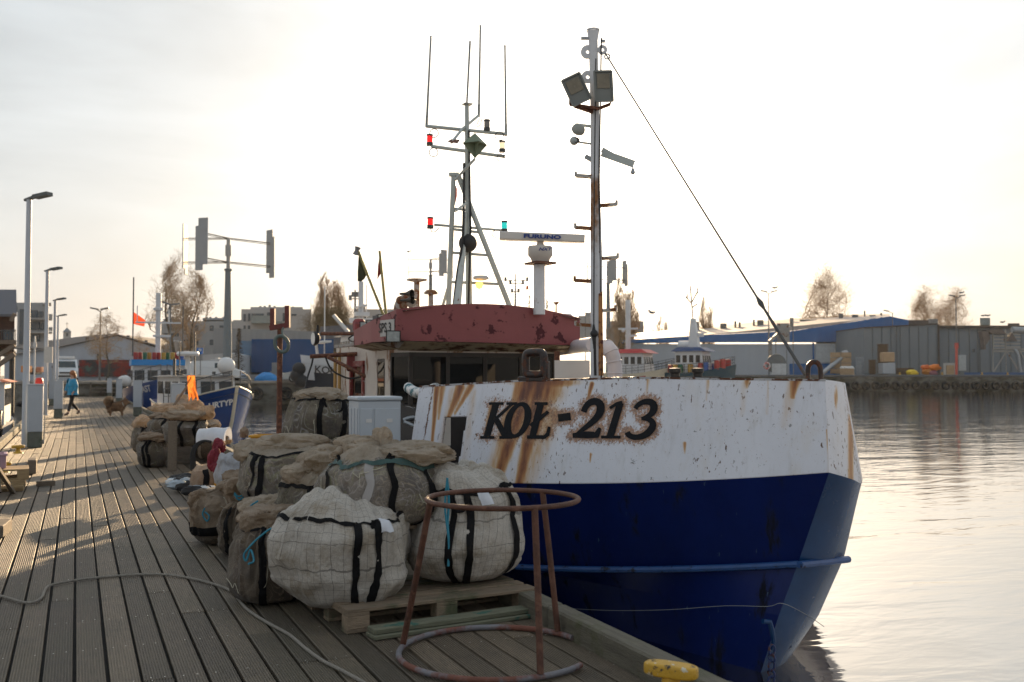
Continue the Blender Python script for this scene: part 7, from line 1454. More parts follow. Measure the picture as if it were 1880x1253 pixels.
for u0, v0, u1, v1, lab in ((1799, 584, 1818, 597, 'a'), (1704, 586, 1722, 594, 'b'), (1668, 588, 1705, 596, 'c'), (1850, 594, 1872, 600, 'd')): b_ = MB(); b_.pbox(u0, v0, u1, v1, d + 4, 3); b_.build('roof_unit', mat('roof_unit_' + lab, {'a': (.22, .26, .26), 'b': (.2, .2, .2), 'c': (.07, .06, .06), 'd': (.07, .06, .06)}[lab], .6), t)
b_ = MB()
for u in range(1602, 1720, 17): b_.pbox(u, 601, u + .8, 690, d - .12, .1)
for u in range(1742, 1880, 19): b_.pbox(u, 603, u + .8, 690, d + .65, .1)
b_.pbox(1586, 686, 1722, 692, d - .2, .15); b_.pbox(1722.5, 686, 1880, 692, d + .6, .15); b_.pbox(1646, 600, 1648, 690, d - .35, .2); b_.pbox(1795, 603, 1797, 690, d + .45, .2); b_.build('seams_and_downpipes', mat('seam_grey2', (.12, .14, .155), .7), t)
# small far blocks behind the masts
t = bld('far_building', 'stepped grey building far behind the bow mast', 240, [(1062, 580, 1100, 640), (1075, 574, 1086, 581)], m_wallg, 14); t = bld('far_building', 'plain grey block far behind the red boat', 236, [(1120, 590, 1182, 640)], m_wallg, 14)
# machinery and goods on the right quay
def qbox(name, lab, cat, rects, d, m_, t_=2.5, group=None):
    b_ = MB()
    for r_ in rects: b_.pbox(*r_, d, t_)
    return solo(b_, name, m_, lab, cat, group)
m_bx = mat('crate_tan', (.34, .24, .15), .8, var=.2, vs=1.5); m_pb = mat('pallet_brown', (.13, .09, .06), .8, var=.3, vs=2, stretch=(1, 1, 6))
GB = 'tan wooden boxes stacked on the right quay'
for i in range(2):
    for j in range(4): u0 = 1524 + i * 20; v0 = 647 + j * 10; qbox('wooden_box', 'tan wooden box in the big stack right of the silver chute', 'box', [(u0, v0 + .4, u0 + 19, v0 + 9.4)], 149, m_bx, 2, GB)
qbox('wooden_box', 'lone tan box with white contents at the quay edge', 'box', [(1542, 677, 1568, 689)], 145, m_bx, 2); b_ = MB()
for k in range(5): b_.blob(D(1546 + k * 4.5, 676, 146), (.3, .3, .25), .3, k, 10, 6)
solo(b_, 'white_sacks', m_white, 'white bundles heaped in the lone tan box', 'bundle')
GPal = 'stacks of brown pallets on the right quay'
for i, (u0, u1, v0, lab) in enumerate(((1610, 1631, 632, 'tall stack of brown pallets beside the wrapped boxes'), (1594, 1609, 661, 'low stack of brown pallets left of the tall one'))):
    n = int((687 - v0) / 2.8); b_ = MB()
    for k in range(n): b_.pbox(u0 + (k % 3) * .3, v0 + k * 2.8, u1, v0 + k * 2.8 + 1.7, 148, 1.5)
    b_.pbox(u0 + 2, v0 + 1, u1 - 2, 688, 148.4, .8); solo(b_, 'pallet_stack', m_pb, lab, 'pallet stack', GPal)
t = thing('wrapped_load', 'two wrapped cartons on a grey container beside the tall pallet stack', 'load', UZ(1633, 146, ZR)); b_ = MB(); b_.pbox(1622, 647, 1643, 665, 146.3, 1.6, .1); b_.build('carton', mat('carton_tan', (.40, .27, .16), .7, var=.15, vs=1), t); b_ = MB(); b_.pbox(1621, 667, 1644, 687, 146, 2, .06); b_.build('tank', mat('tank_pale', (.35, .38, .42), .5, var=.1), t)
qbox('container', 'white control cabinet at the left of the far quay goods', 'cabinet', [(1417, 668, 1444, 689)], 144, mat('cab_white', (.45, .48, .50), .6), 2); qbox('container', 'pale blue grey cabinet beside the silver chute', 'cabinet', [(1571, 656, 1587, 688)], 150, mat('cab_bluegrey', (.26, .30, .34), .6), 2); qbox('container', 'open pale container with a tan panel left of the red post', 'container', [(1732, 667, 1756, 690)], 144, mat('cab_pale', (.42, .42, .40), .6), 2); qbox('container', 'small grey bin left of the orange bags', 'bin', [(1689, 671, 1699, 688)], 146, mat('cab_grey', (.3, .33, .35), .6), 1.5)
qbox('panel', 'tan panel leaning in the open pale container', 'panel', [(1738, 671, 1752, 688)], 143.8, mat('panel_tan', (.42, .30, .18), .7), .15)
qbox('timber_stack', 'low stack of dark timber behind the wrapped load', 'timber', [(1645, 676, 1678, 688)], 150, m_pb, 2)
for i, (u, v, s_, c_, lab) in enumerate(((1705, 683, 1.1, (.5, .2, .05), 'orange net bag at the bottom of the coloured heap'), (1716, 675, 1.0, (.75, .20, .03), 'bright orange bag on top of the coloured heap'), (1700, 676, .8, (.6, .12, .02), 'red orange bag left in the coloured heap'), (1712, 685, .8, (.3, .12, .16), 'dull pink bag at the foot of the coloured heap'), (1675, 685, .9, (.75, .5, .03), 'yellow hose heap in front of the timber stack'))): b_ = MB(); b_.blob(D(u, v, 145), (s_, .5, .45), .25, i, 16, 10); solo(b_, 'coloured_bag', mat('bagc%d' % i, c_, .7, var=.2, vs=1.5), lab, 'bag')
b_ = MB(); b_.tube([D(1507, 688, 146), D(1552, 652, 150)], .32, 10); b_.tube([D(1546, 652, 150), D(1556, 650, 150)], .6, 10); solo(b_, 'chute', m_galv, 'shiny silver chute slanting up behind the tan boxes', 'chute')
t = thing('silo_frame', 'grey hopper on a steel frame with a silver filter above the white cabinet', 'machine', UZ(1436, 147, ZR)); b_ = MB()
for u in (1412, 1424, 1444, 1456): b_.pbox(u, 600, u + 1.6, 690, 147 + (u % 3), .3)
b_.build('frame', mat('frame_grey', (.20, .22, .22), .6), t); b_ = MB(); b_.pbox(1426, 594, 1450, 628, 147.5, 2.2); b_.beam(D(1413, 627, 147), D(1430, 612, 147), .8, .4); b_.pbox(1450, 584, 1457, 600, 148, 1); b_.pbox(1411, 628, 1418, 655, 147, 1); b_.build('hopper', mat('hopper_grey', (.24, .24, .23), .6, col2=RUST, s2=1.5, th=.6), t)
b_ = MB(); b_.lathe(D(1425, 668, 145.5), [(0, -.3), (1.4, -.3), (1.45, 0), (1.4, .3), (0, .3)], 20, axis=VIEW); b_.build('reel', mat('reel_dark', (.10, .12, .13), .6), t)
b_ = MB(); b_.torus(D(1408, 672, 143.5), .42, .12, 20, 8, axis=VIEW); solo(b_, 'life_ring', mat('ring_red_white', (.55, .08, .06), .6, col2=(.6, .6, .6), s2=2, th=.52), 'red life ring on a stand left of the white cabinet', 'life ring')
b_ = MB(); b_.tube([UZ(1756, 143, ZR), D(1756, 640, 143)], .18, 8); b_.pbox(1754, 630, 1760, 640, 143, .3); o = solo(b_, 'red_post', mat('post_red', (.50, .09, .07), .6), 'red painted lamp post foot before the pale warehouse door', 'post')
# gantry at the right edge
t = thing('loading_gantry', 'pale steel loading gantry with hoppers at the right frame edge', 'gantry', UZ(1850, 146, ZR)); m_gt = mat('gantry_pale', (.30, .29, .27), .6, var=.1, col2=RUST, s2=1, th=.64); b_ = MB()
for u in (1823, 1847, 1872, 1896): b_.pbox(u, 640, u + 1.6, 689, 146, .25); b_.pbox(u, 640, u + 1.6, 689, 149, .25)
for v in (640, 644): b_.pbox(1822, v, 1900, v + 2, 146, 3.4)
b_.beam(D(1848, 645, 146), D(1824, 684, 146), .15); b_.beam(D(1848, 645, 146), D(1872, 684, 146), .15); b_.beam(D(1872, 645, 146), D(1896, 684, 146), .15); b_.build('frame', m_gt, t)
b_ = MB()
for k in range(5): b_.pbox(1824, 610 + k * 6, 1846, 613 + k * 6, 146.2, .2); b_.pbox(1848, 612 + k * 6, 1874, 615 + k * 6, 146.4, .2)
b_.pbox(1823, 608, 1825, 640, 146, .3); b_.pbox(1846, 605, 1848, 640, 146, .3); b_.build('slatted_sides', m_gt, t)
b_ = MB(); b_.poly([D(u, v, 145.6) for u, v in ((1802, 608), (1814, 607), (1818, 622), (1810, 634), (1810, 642), (1807, 642), (1806, 625))], VIEW * 1.2); b_.poly([D(u, v, 145.8) for u, v in ((1848, 627), (1858, 611), (1868, 627))], VIEW * 1); b_.poly([D(u, v, 145.6) for u, v in ((1812, 606), (1840, 605), (1848, 614), (1820, 613))], VIEW * 2); b_.build('hopper', mat('hopper_rust', (.12, .10, .09), .7), t)
b_ = MB(); b_.tube(spline([D(1862, 642, 146), D(1868, 650, 145.8), D(1871, 668, 145.8), D(1874, 686, 145.8)], 5), .25, 8); b_.tube([D(1858, 606, 146.5), D(1900, 608, 146.5)], .5, 10); b_.build('pipe', m_galv, t)
b_ = MB(); b_.pbox(1770, 684, 1900, 689, 142.5, 1.0); solo(b_, 'blue_barrier', mat('barrier_blue', (.04, .10, .22), .6), 'long low dark blue barrier on the quay under the gantry', 'barrier')
# left quay bits
for (u0, v0, u1, v1, d, c_, lab, cat, nm) in ((38, 672, 48, 684, 92, (.6, .22, .05), 'orange machine tub behind the left boat', 'tub', 'tub'), (66, 674, 76, 684, 92, (.45, .18, .10), 'rusty orange tub right of the first lamp post', 'tub', 'tub'), (50, 676, 66, 688, 94, (.07, .07, .07), 'dark winch machine between the orange tubs', 'machine', 'machine'), (178, 722, 196, 727, 79, (.02, .09, .3), 'blue board at the far end of the pier', 'board', 'board')):
    b_ = MB(); b_.pbox(u0, v0, u1, v1, d, 1.2, .05); solo(b_, nm, mat(nm + str(u0), c_, .6, var=.1), lab, cat)
mb = MB(); mb.box((2.0, 81.0, .3), (2.2, .3, .08)); mb.box((2.0, 81.0, .6), (2.2, .3, .08)); mb.box((1.0, 81.0, .4), (.12, .3, 1.3)); mb.box((3.0, 81.0, .4), (.12, .3, 1.3)); solo(mb, 'gangway', m_grw, 'timber landing steps at the end of the pier against the quay wall', 'steps')
b_ = MB(); b_.pbox(141, 703, 185, 705, 81.3, .4); solo(b_, 'yellow_kerb', m_yel, 'yellow kerb beam on the quay edge beside the white van', 'kerb')
# black buoys at the trawler's bow
b_ = MB()
for u, v in ((545, 690), (553, 700), (549, 678)): b_.sphere(D(u, v, 61), .42, 12)
solo(b_, 'fender_cluster', m_black, 'cluster of black ball fenders hanging off the trawler bow', 'fenders')
# ---------------------------------------------------------------- gulls
def gull(p, s, lab, fly=False, rz=0):
    t = thing('gull', lab, 'gull', p); b_ = MB(); b_.blob(Vector(p) + UP * s * .25, (s * .5, s * .16, s * .16), .03, 1, 14, 8, 1, 0, rz=rz); hx = Vector((cos(rz), sin(rz), 0)); b_.sphere(Vector(p) + hx * s * .48 + UP * s * .4, s * .13, 8); b_.tube([Vector(p) + hx * s * .58 + UP * s * .4, Vector(p) + hx * s * .78 + UP * s * .36], [s * .04, s * .01], 5)
    if fly:
        sd_ = hx.cross(UP)
        for k in (-1, 1): b_.poly([Vector(p) + hx * s * .2 + UP * s * .3, Vector(p) - hx * s * .15 + UP * s * .28, Vector(p) - hx * s * .25 + sd_ * k * s * 1.1 + UP * s * .55, Vector(p) + sd_ * k * s * .7 + UP * s * .75], UP * s * .03)
    else:
        for k in (-1, 1): b_.tube([Vector(p) + hx.cross(UP) * k * s * .06 + UP * s * .2, Vector(p) + hx.cross(UP) * k * s * .06], s * .02, 4)
    b_.build('body', mat('gull_grey', (.20, .20, .21), .7), t)
gull(D(1197, 578, 60), .42, 'grey gull in flight left of the navy roofed boat', True, -YAW + .4)
gull(D(1422, 531, 150), .8, 'gull perched on the twin lamp above the blue hall', rz=-YAW); gull(D(1765, 540, 155), .8, 'gull perched on the twin lamp behind the grey warehouse', rz=-YAW); gull(D(1805, 582, 162), .8, 'left of two gulls on the roof unit of the grey warehouse', rz=-YAW); gull(D(1813, 582, 162), .8, 'right of two gulls on the roof unit of the grey warehouse', rz=-YAW); gull(D(750, 464, 172), .8, 'tiny gull on the blade tip of the distant turbine', rz=-YAW); gull(D(1840, 594, 160), .8, 'gull perched on the warehouse eaves near the gantry', rz=-YAW)
# ================================================================ TREES, distant masts, WALKER AND DOG
m_bark = mat('bark_grey', (.10, .085, .065), .8, var=.2, vs=3); m_twig = mat('bare_twigs', (.42, .29, .17), .8, var=.2, vs=1, trans=.4); m_twig2 = mat('birch_twigs', (.34, .25, .16), .8, var=.2, vs=1); m_con = mat('conifer_green', (.03, .045, .022), .8, var=.3, vs=2)
def tree(u, d, v_top, wpx, zg, kind, lab, seed, grp=None, tw=None, dens=1.0, trunks=1):
    rnd = random.Random(seed); q = D(u, 690, d); q.z = zg; k = d / FPX; H = EYE + (690 - v_top) * k - zg; W2 = wpx * k / 2; t = thing('bare_tree', lab, 'tree', q, grp); tr = MB(); cr = MB(); cr.smooth = True; tk = max(.012, k * .125)
    W2 *= 1.15; low = {'poplar': .08, 'birch': .14, 'weep': .2, 'round': .16}[kind]
    def env(s_):
        s_ = min(1, max(0, (s_ - low) / (1 - low)))
        if kind == 'poplar': return W2 * (min(1, s_ * 3.2 + .25) * (1 - s_ ** 2.4) ** .75)
        if kind == 'birch': return W2 * min(1, s_ * 2 + .35) * (1 - s_ ** 2.2) ** .7
        return W2 * min(1, s_ * 2.2 + .45) * (1 - s_ ** 2.6) ** .6
    trop = {'poplar': .62, 'birch': .14, 'weep': -.30, 'round': .08}[kind]; spread = {'poplar': .35, 'birch': .6, 'weep': .8, 'round': .95}[kind]
    def grow(p, dv, ln, r, lev):
        n_ = 5 if lev < 2 else 3; pts = [p.copy()]; cur = p.copy(); wob = .22 + .08 * lev
        for j in range(n_):
            dv = (dv + Vector((rnd.gauss(0, wob), rnd.gauss(0, wob), rnd.gauss(0, wob * .7) + trop * (.55 if lev < 3 else .8)))).normalized(); nx = cur + dv * ln / n_; hz = nx - q; e_ = env(hz.z / H); rr = hz.xy.length
            if rr > e_ * (1 + .5 * noise.noise(nx * .45 + Vector((seed, 0, 0)))) and lev < 3: 
                dv = (dv + Vector((-hz.x, -hz.y, 0)).normalized() * .8 + UP * .4).normalized(); nx = cur + dv * ln / n_
            if nx.z > q.z + H * (1.0 if lev < 2 else 1.2) or (kind == 'weep' and nx.z < q.z + H * .25): break
            cur = nx; pts.append(cur.copy())
        if len(pts) < 2: return
        mbx = tr if lev == 0 else cr; cr_ = [max(tk * .55, r * (1 - .75 * i / (len(pts) - 1))) for i in range(len(pts))]; mbx.tube(pts, cr_, 5 if lev == 0 else 3, caps=False)
        if lev >= 4: return
        kids = [0, 7, 4.5, 3.2][lev] if lev else 0
        for c_ in range(int(kids * dens) + (rnd.random() < .5)):
            f = rnd.uniform(.2, 1); i = min(len(pts) - 2, int(f * (len(pts) - 1))); bp = pts[i].lerp(pts[i + 1], f * (len(pts) - 1) - i); a = rnd.random() * 2 * pi; sd = Vector((cos(a), sin(a), rnd.uniform(-.2, .3))); d2 = (dv * (1 - spread * .45) + sd * spread).normalized(); grow(bp, d2, ln * rnd.uniform(.42, .68), r * .45, lev + 1)
    for ti in range(trunks):
        off = RIGHT * (ti - (trunks - 1) / 2) * W2 * 1.0 / max(1, trunks - 1) + VIEW * rnd.uniform(-.3, .3) * W2 if trunks > 1 else Vector((0, 0, 0)); hh = H * (rnd.uniform(.7, .86) if ti else .86); pts = [q + off * (.25 + .75 * s_) + UP * hh * s_ + RIGHT * noise.noise(Vector((s_ * 2.5, seed, ti))) * W2 * .25 for s_ in [i / 12 for i in range(13)]]
        tr.tube(pts, [max(tk, (H * .016 + .03) * (1 - i / 12.5)) for i in range(13)], 6, caps=False); nb = int(19 * dens / (1 if trunks == 1 else trunks ** .5))
        for i in range(nb):
            s_ = low + (.97 - low) * ((i + rnd.random()) / nb) ** .9; j = min(11, int(s_ * 12)); bp = pts[j].lerp(pts[j + 1], s_ * 12 - j); a = rnd.random() * 2 * pi; up = {'poplar': 1.3, 'birch': .75, 'weep': .7, 'round': .45}[kind]; dv = Vector((cos(a), sin(a), up + s_ * .5)).normalized(); e_ = env(s_); ln = {'poplar': H * .34 * (1.15 - s_), 'birch': e_ * 1.25 + .6, 'weep': e_ * 1.2 + .4, 'round': e_ * 1.25 + H * .12}[kind] * rnd.uniform(.75, 1.15); grow(bp, dv, ln, H * .0075 * (1.2 - s_), 1)
    tr.build('trunk', m_bark, t); cr.build('crown', tw or m_twig, t); return t
tree(332, 98, 472, 105, ZL, 'birch', 'tall two stemmed bare birch left of the big wind turbine', 3, tw=m_twig2, trunks=2, dens=1.15)
tree(196, 108, 572, 60, ZL, 'weep', 'drooping bare birch in front of the white hall', 5, tw=m_twig2); tree(255, 112, 622, 50, ZL, 'round', 'low bare shrub tree at the right end of the white hall', 6, tw=m_twig2, dens=.7)
GPo = 'bare poplars glowing against the sky'
tree(607, 165, 480, 70, ZL, 'poplar', 'broad bare poplar group left of the marker poles', 8, GPo, trunks=4, dens=1.2); tree(1146, 175, 488, 50, ZR, 'poplar', 'tall bare poplar just right of the bow mast', 9, GPo, trunks=3, dens=1.2); tree(1218, 240, 567, 26, ZR, 'poplar', 'small distant poplar above the red boat', 10, GPo, dens=.9, trunks=2); tree(1298, 200, 530, 28, ZR, 'poplar', 'slender bare poplar above the navy roofed boat', 11, GPo, trunks=2, dens=1.0)
tree(1521, 210, 508, 92, ZR, 'round', 'round bare tree behind the blue and white hall', 12, dens=1.25); tree(1700, 215, 550, 72, ZR, 'round', 'left of two bare bushy trees behind the grey warehouse', 14, dens=1.2); tree(1757, 215, 552, 74, ZR, 'round', 'right of two bare bushy trees behind the grey warehouse', 15, dens=1.2)
tree(610, 150, 585, 110, ZL, 'round', 'broad bare willow below the poplar group', 16, tw=mat('willow_twigs', (.19, .14, .07), .8, var=.2, trans=.2), dens=1.4, trunks=2); tree(1190, 232, 596, 40, ZR, 'round', 'faint low bare tree between the two far poplars', 17, dens=.7); tree(1140, 168, 590, 60, ZR, 'round', 'dark bare thicket below the poplar beside the bow mast', 18, tw=m_twig2, dens=1.0); tree(735, 215, 555, 26, ZL, 'round', 'small distant bare tree beside the roof horns', 19, dens=.6)
def conifer(u, d, v_top, wpx, zg, lab, seed, m_=m_con):
    rnd = random.Random(seed); q = D(u, 690, d); q.z = zg; k = d / FPX; H = EYE + (690 - v_top) * k - zg; W_ = wpx * k / 2; t = thing('conifer', lab, 'tree', q); b_ = MB(); b_.tube([q, q + UP * H], [.16, .03], 6); b_.build('trunk', m_bark, t); b_ = MB()
    for i in range(900):
        s_ = rnd.random() ** .8; a = rnd.random() * 2 * pi; r_ = W_ * (1 - s_) * rnd.uniform(.25, 1.05) * (.75 + .25 * sin(s_ * 40)); p = q + UP * (H * (.12 + .88 * s_)) + Vector((cos(a) * r_, sin(a) * r_, -.1 * r_)); dv = Vector((cos(a), sin(a), rnd.uniform(-.5, .2))).normalized() * rnd.uniform(.25, .55) * (W_ / 1.8); sd_ = dv.cross(UP).normalized() * dv.length * .28; b_.add([p - sd_ * .4, p + dv, p + sd_ * .4, p - UP * .12 * dv.length], [(0, 1, 2), (0, 3, 1), (3, 2, 1)])
    b_.build('crown', m_, t)
conifer(438, 104, 603, 36, ZL, 'brownish larch in front of the blue hall beside the turbine mast', 1, mat('larch_brown', (.07, .05, .035), .8)); conifer(972, 215, 541, 34, ZL, 'dark conifer left of the radar post', 2); conifer(1004, 215, 549, 36, ZL, 'dark conifer right of the radar post', 3)
# distant ship masts seen over the wheelhouse
def farmast(u, vt, vb, d, bars, lab):
    q = D(u, vb, d); t = thing('ship_mast', lab, 'mast', q); b_ = MB(); b_.tube([q, D(u, vt, d)], [.16, .06], 6)
    for du0, du1, v in bars: b_.tube([D(u + du0, v, d), D(u + du1, v, d)], .05, 5)
    for du0, du1, v in bars:
        for x in (du0, du1): b_.box(D(u + x, v - 2, d), (.2, .2, .4))
    b_.build('spar', m_sl, t); return t
t = farmast(946, 502, 640, 95, ((-18, 22, 515), (-9, 14, 521), (-6, 6, 536)), 'grey ship mast with a cross bar and pennant seen right of the antenna mast'); b_ = MB(); b_.poly([D(966, 525, 95), D(970, 524, 95), D(971, 532, 95), D(965, 533, 95)], VIEW * .02); b_.build('pennant', mat('pennant_orange', (.5, .2, .1), .8, trans=.4), t)
farmast(652, 532, 640, 80, ((-9, 10, 549), (-4, 4, 543)), 'green navigation mast with three red lamps left of the marker poles')
# ---------------------------------------------------------------- walker
def skin_obj(name, nodes, edges, m_, par, sub=2, loc=(0, 0, 0), xf=None, fine=None):
    me = bpy.data.meshes.new(name); P = [Vector(n_[0]) for n_ in nodes]; P = [xf @ p for p in P] if xf else P; off = OFF[par.name]
    me.from_pydata([p - off for p in P], edges, []); o = bpy.data.objects.new(name, me); COL.objects.link(o); o.parent = par; OFF[o.name] = off
    md = o.modifiers.new('skin', 'SKIN'); md.use_smooth_shade = True; sv = me.skin_vertices[0].data if me.skin_vertices else None
    if sv is None: bpy.context.view_layer.objects.active = o; bpy.context.view_layer.update(); sv = me.skin_vertices[0].data
    for i, n_ in enumerate(nodes): r_ = n_[1]; sv[i].radius = (r_, r_) if not isinstance(r_, tuple) else r_
    sv[0].use_root = True; s2 = o.modifiers.new('sub', 'SUBSURF'); s2.levels = sub; s2.render_levels = sub
    dg = bpy.context.evaluated_depsgraph_get(); me2 = bpy.data.meshes.new_from_object(o.evaluated_get(dg)); o.modifiers.clear(); o.data = me2; me2.materials.clear(); me2.materials.append(m_); me2.polygons.foreach_set('use_smooth', [True] * len(me2.polygons)); return o
m_skin = mat('skin', (.42, .25, .18), .5, var=.05); m_jkt = mat('jacket_blue', (.02, .24, .42), .6, var=.2, vs=9, bump=.4, bs=14); m_leg = mat('leggings_black', (.010, .010, .012), .8); m_boot = mat('boot_brown', (.05, .03, .03), .7); m_hair = mat('hair_red', (.28, .10, .035), .6, var=.3, vs=20)
pp = PZ(133, 763, 0); pp = Vector((pp.x, pp.y, 0)); HD = (-RIGHT * .55 - VIEW * .62).normalized(); SD = UP.cross(HD)
XP = Matrix.Translation(pp) @ Matrix(((HD.x, SD.x, 0, 0), (HD.y, SD.y, 0, 0), (0, 0, 1, 0), (0, 0, 0, 1)))   # x forward, y left
t = thing('person', 'walking person in a bright blue jacket, black leggings and brown boots with ginger hair', 'person', pp)
bn = [((0, 0, .92), .14), ((0, 0, 1.08), .12), ((.01, 0, 1.28), .14), ((.02, 0, 1.40), .09), ((.03, 0, 1.47), .05), ((.05, 0, 1.56), .075), ((.06, 0, 1.64), .08),
      ((.02, .17, 1.36), .055), ((-.04, .22, 1.12), .045), ((.06, .22, .92), .035), ((.11, .22, .86), .028), ((.02, -.17, 1.36), .055), ((.10, -.21, 1.12), .045), ((.20, -.20, .93), .035), ((.24, -.2, .88), .028),
      ((.02, .09, .84), .09), ((.12, .09, .48), .062), ((.22, .09, .10), .04), ((.24, .09, .05), .04), ((.36, .09, .035), .03),
      ((-.02, -.09, .84), .09), ((.0, -.09, .48), .062), ((-.28, -.09, .17), .04), ((-.31, -.09, .11), .04), ((-.22, -.09, .04), .03)]
be = [(0, 1), (1, 2), (2, 3), (3, 4), (4, 5), (5, 6), (3, 7), (7, 8), (8, 9), (9, 10), (3, 11), (11, 12), (12, 13), (13, 14), (0, 15), (15, 16), (16, 17), (17, 18), (18, 19), (0, 20), (20, 21), (21, 22), (22, 23), (23, 24)]
for s_, base in ((1, 10), (-1, 14)):
    bx_, by_, bz_ = bn[base][0]
    for f in range(4): bn.append(((bx_ + .012 + f * .012 - .02, by_ + (f - 1.5) * .016, bz_ - .05), .009)); be.append((base, len(bn) - 1)); bn.append(((bx_ + .02 + f * .008 - .02, by_ + (f - 1.5) * .016, bz_ - .09 + abs(f - 1.4) * .006), .008)); be.append((len(bn) - 2, len(bn) - 1))
    bn.append(((bx_ + .035, by_ - .02 * s_, bz_ - .03), .010)); be.append((base, len(bn) - 1))
body = skin_obj('body', bn, be, m_skin, t, 1, xf=XP)
fc = MB(XP); fc.blob((.13, 0, 1.605), (.02, .014, .022), 0, 0, 8, 6); fc.blob((.118, 0, 1.57), (.012, .025, .008), 0, 0, 8, 6); fc.build('nose_and_mouth', mat('skin_lip', (.38, .18, .14), .5), body)
fc = MB(XP); fc.sphere((.122, .03, 1.635), .010, 8); fc.sphere((.122, -.03, 1.635), .010, 8); fc.build('eyes', m_dark, body)
skin_obj('jacket', [((0, 0, 1.0), .20), ((0, 0, .80), .235), ((0, 0, 1.15), .20), ((.01, 0, 1.32), .18), ((.02, 0, 1.43), .09), ((.02, .18, 1.36), .09), ((-.04, .25, 1.12), .08), ((.05, .23, .92), .062), ((.02, -.18, 1.36), .09), ((.10, -.24, 1.12), .08), ((.19, -.21, .93), .062)], [(0, 1), (0, 2), (2, 3), (3, 4), (3, 5), (5, 6), (6, 7), (3, 8), (8, 9), (9, 10)], m_jkt, t, 2, xf=XP)
skin_obj('leggings', [((0, 0, .92), .13), ((.02, .09, .82), .10), ((.12, .09, .48), .068), ((.21, .09, .14), .05), ((-.02, -.09, .82), .10), ((.0, -.09, .48), .068), ((-.26, -.09, .20), .05)], [(0, 1), (1, 2), (2, 3), (0, 4), (4, 5), (5, 6)], m_leg, t, 2, xf=XP)
skin_obj('boot', [((.215, .09, .14), .06), ((.23, .09, .06), .055), ((.37, .09, .035), .04)], [(0, 1), (1, 2)], m_boot, t, 2, xf=XP); skin_obj('boot', [((-.26, -.09, .22), .06), ((-.31, -.09, .13), .055), ((-.21, -.09, .045), .042)], [(0, 1), (1, 2)], m_boot, t, 2, xf=XP)
hb = MB(XP); hb.blob((.02, 0, 1.645), (.105, .098, .115), .06, 2, 24, 14, 3, .4); hb.blob((-.06, 0, 1.53), (.06, .09, .12), .1, 4, 20, 12, 3, .5); hb.build('hair', m_hair, t)
# ---------------------------------------------------------------- dog
dp = PZ(213, 766, 0); dp = Vector((dp.x, dp.y, 0)); XD = Matrix.Translation(dp) @ Matrix(((RIGHT.x, VIEW.x, 0, 0), (RIGHT.y, VIEW.y, 0, 0), (0, 0, 1, 0), (0, 0, 0, 1))) @ Matrix.Rotation(.25, 4, 'Z') @ Matrix.Scale(1.08, 4) @ Matrix.Diagonal((.95, 1, 1.12, 1))
t = thing('dog', 'fluffy brown dog with a curled bushy tail standing side on to the camera', 'dog', dp)
dn = [((0, 0, .33), .125), ((-.18, 0, .34), .12), ((.17, 0, .33), .135), ((.27, 0, .43), .115), ((.34, 0, .47), .09), ((.43, 0, .445), .045), ((.48, 0, .43), .03),
      ((-.20, .07, .22), .06), ((-.23, .075, .12), .032), ((-.21, .075, .03), .028), ((-.20, -.07, .22), .06), ((-.16, -.075, .13), .034), ((-.19, -.075, .09), .026), ((-.17, -.075, .03), .028),
      ((.18, .07, .2), .05), ((.19, .07, .03), .028), ((.20, -.07, .2), .05), ((.24, -.07, .10), .03), ((.22, -.07, .03), .028), ((.30, .06, .56), .035), ((.30, .065, .62), .014), ((.30, -.06, .56), .035), ((.30, -.065, .62), .014)]
de = [(0, 1), (0, 2), (2, 3), (3, 4), (4, 5), (5, 6), (1, 7), (7, 8), (8, 9), (1, 10), (10, 11), (11, 12), (12, 13), (2, 14), (14, 15), (2, 16), (16, 17), (17, 18), (4, 19), (19, 20), (4, 21), (21, 22)]
m_fur = mat('fur_brown', (.20, .115, .065), .9, var=.35, vs=10, bump=.8, bs=40)
bd = skin_obj('body', dn, de, m_fur, t, 2, xf=XD)
fur = MB(XD); rnd = random.Random(9)
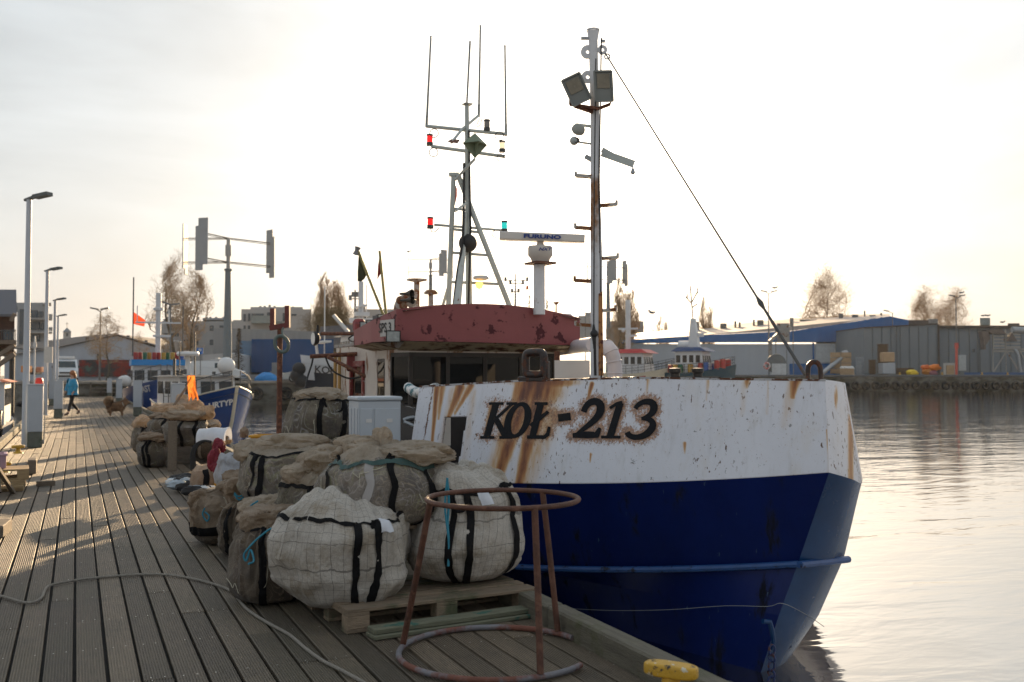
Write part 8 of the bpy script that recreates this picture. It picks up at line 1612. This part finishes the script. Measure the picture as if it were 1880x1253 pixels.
def tuft(c_, rx, ry, rz_, n, ln, up=0):
    for i in range(n):
        a = rnd.random() * 2 * pi; z = rnd.uniform(-1, 1); q = sqrt(1 - z * z); nn_ = Vector((q * cos(a), q * sin(a), z)); p = Vector(c_) + Vector((nn_.x * rx, nn_.y * ry, nn_.z * rz_)); dv = (nn_ + Vector((-.5, 0, -.5 + up)) + Vector((rnd.uniform(-.3, .3),) * 3)).normalized() * ln * rnd.uniform(.6, 1.2); s_ = dv.cross(nn_ + Vector((.1, .2, .3))).normalized() * ln * .16; fur.add([p - s_, p + s_, p + dv], [(0, 1, 2)])
tuft((0, 0, .33), .2, .13, .13, 900, .06); tuft((.2, 0, .36), .13, .13, .15, 700, .06); tuft((-.2, 0, .36), .13, .13, .14, 600, .06); tuft((.33, 0, .47), .10, .085, .085, 300, .035); tuft((-.21, 0, .26), .09, .11, .12, 300, .06)
fur.build('coat', m_fur, t)
tl = MB(XD); tl.tube(spline([(-.27, 0, .38), (-.34, 0, .47), (-.30, 0, .55), (-.20, 0, .55), (-.15, 0, .49)], 5), [.05] + [.10] * 19 + [.03], 10); tl.build('tail', mat('fur_tail', (.26, .17, .10), .9, var=.3, vs=10, bump=.8, bs=40), t)
fur = MB(XD); tuft((-.25, 0, .49), .13, .10, .11, 1200, .07, .3); fur.build('tail_fur', MATS['fur_tail'], t)
mb = MB(XD); mb.torus((.25, 0, .39), .115, .012, 20, 6, axis=(1, 0, .5)); mb.build('collar', mat('collar_white', (.5, .5, .45), .6), t)
# ================================================================ thin harbour haze round the whole place
mh = bpy.data.materials.new('harbour_haze'); mh.use_nodes = True; nt = mh.node_tree; nt.nodes.clear()
out = N('ShaderNodeOutputMaterial'); pv = N('ShaderNodeVolumePrincipled'); pv.inputs['Color'].default_value = (.95, .93, .90, 1); pv.inputs['Density'].default_value = .00008; pv.inputs['Anisotropy'].default_value = .35; L(pv.outputs[0], out.inputs['Volume'])
mb = MB(); mb.box((0, 0, 16.5), (7600, 7600, 45)); tag(mb.build('haze', mh), kind='stuff')
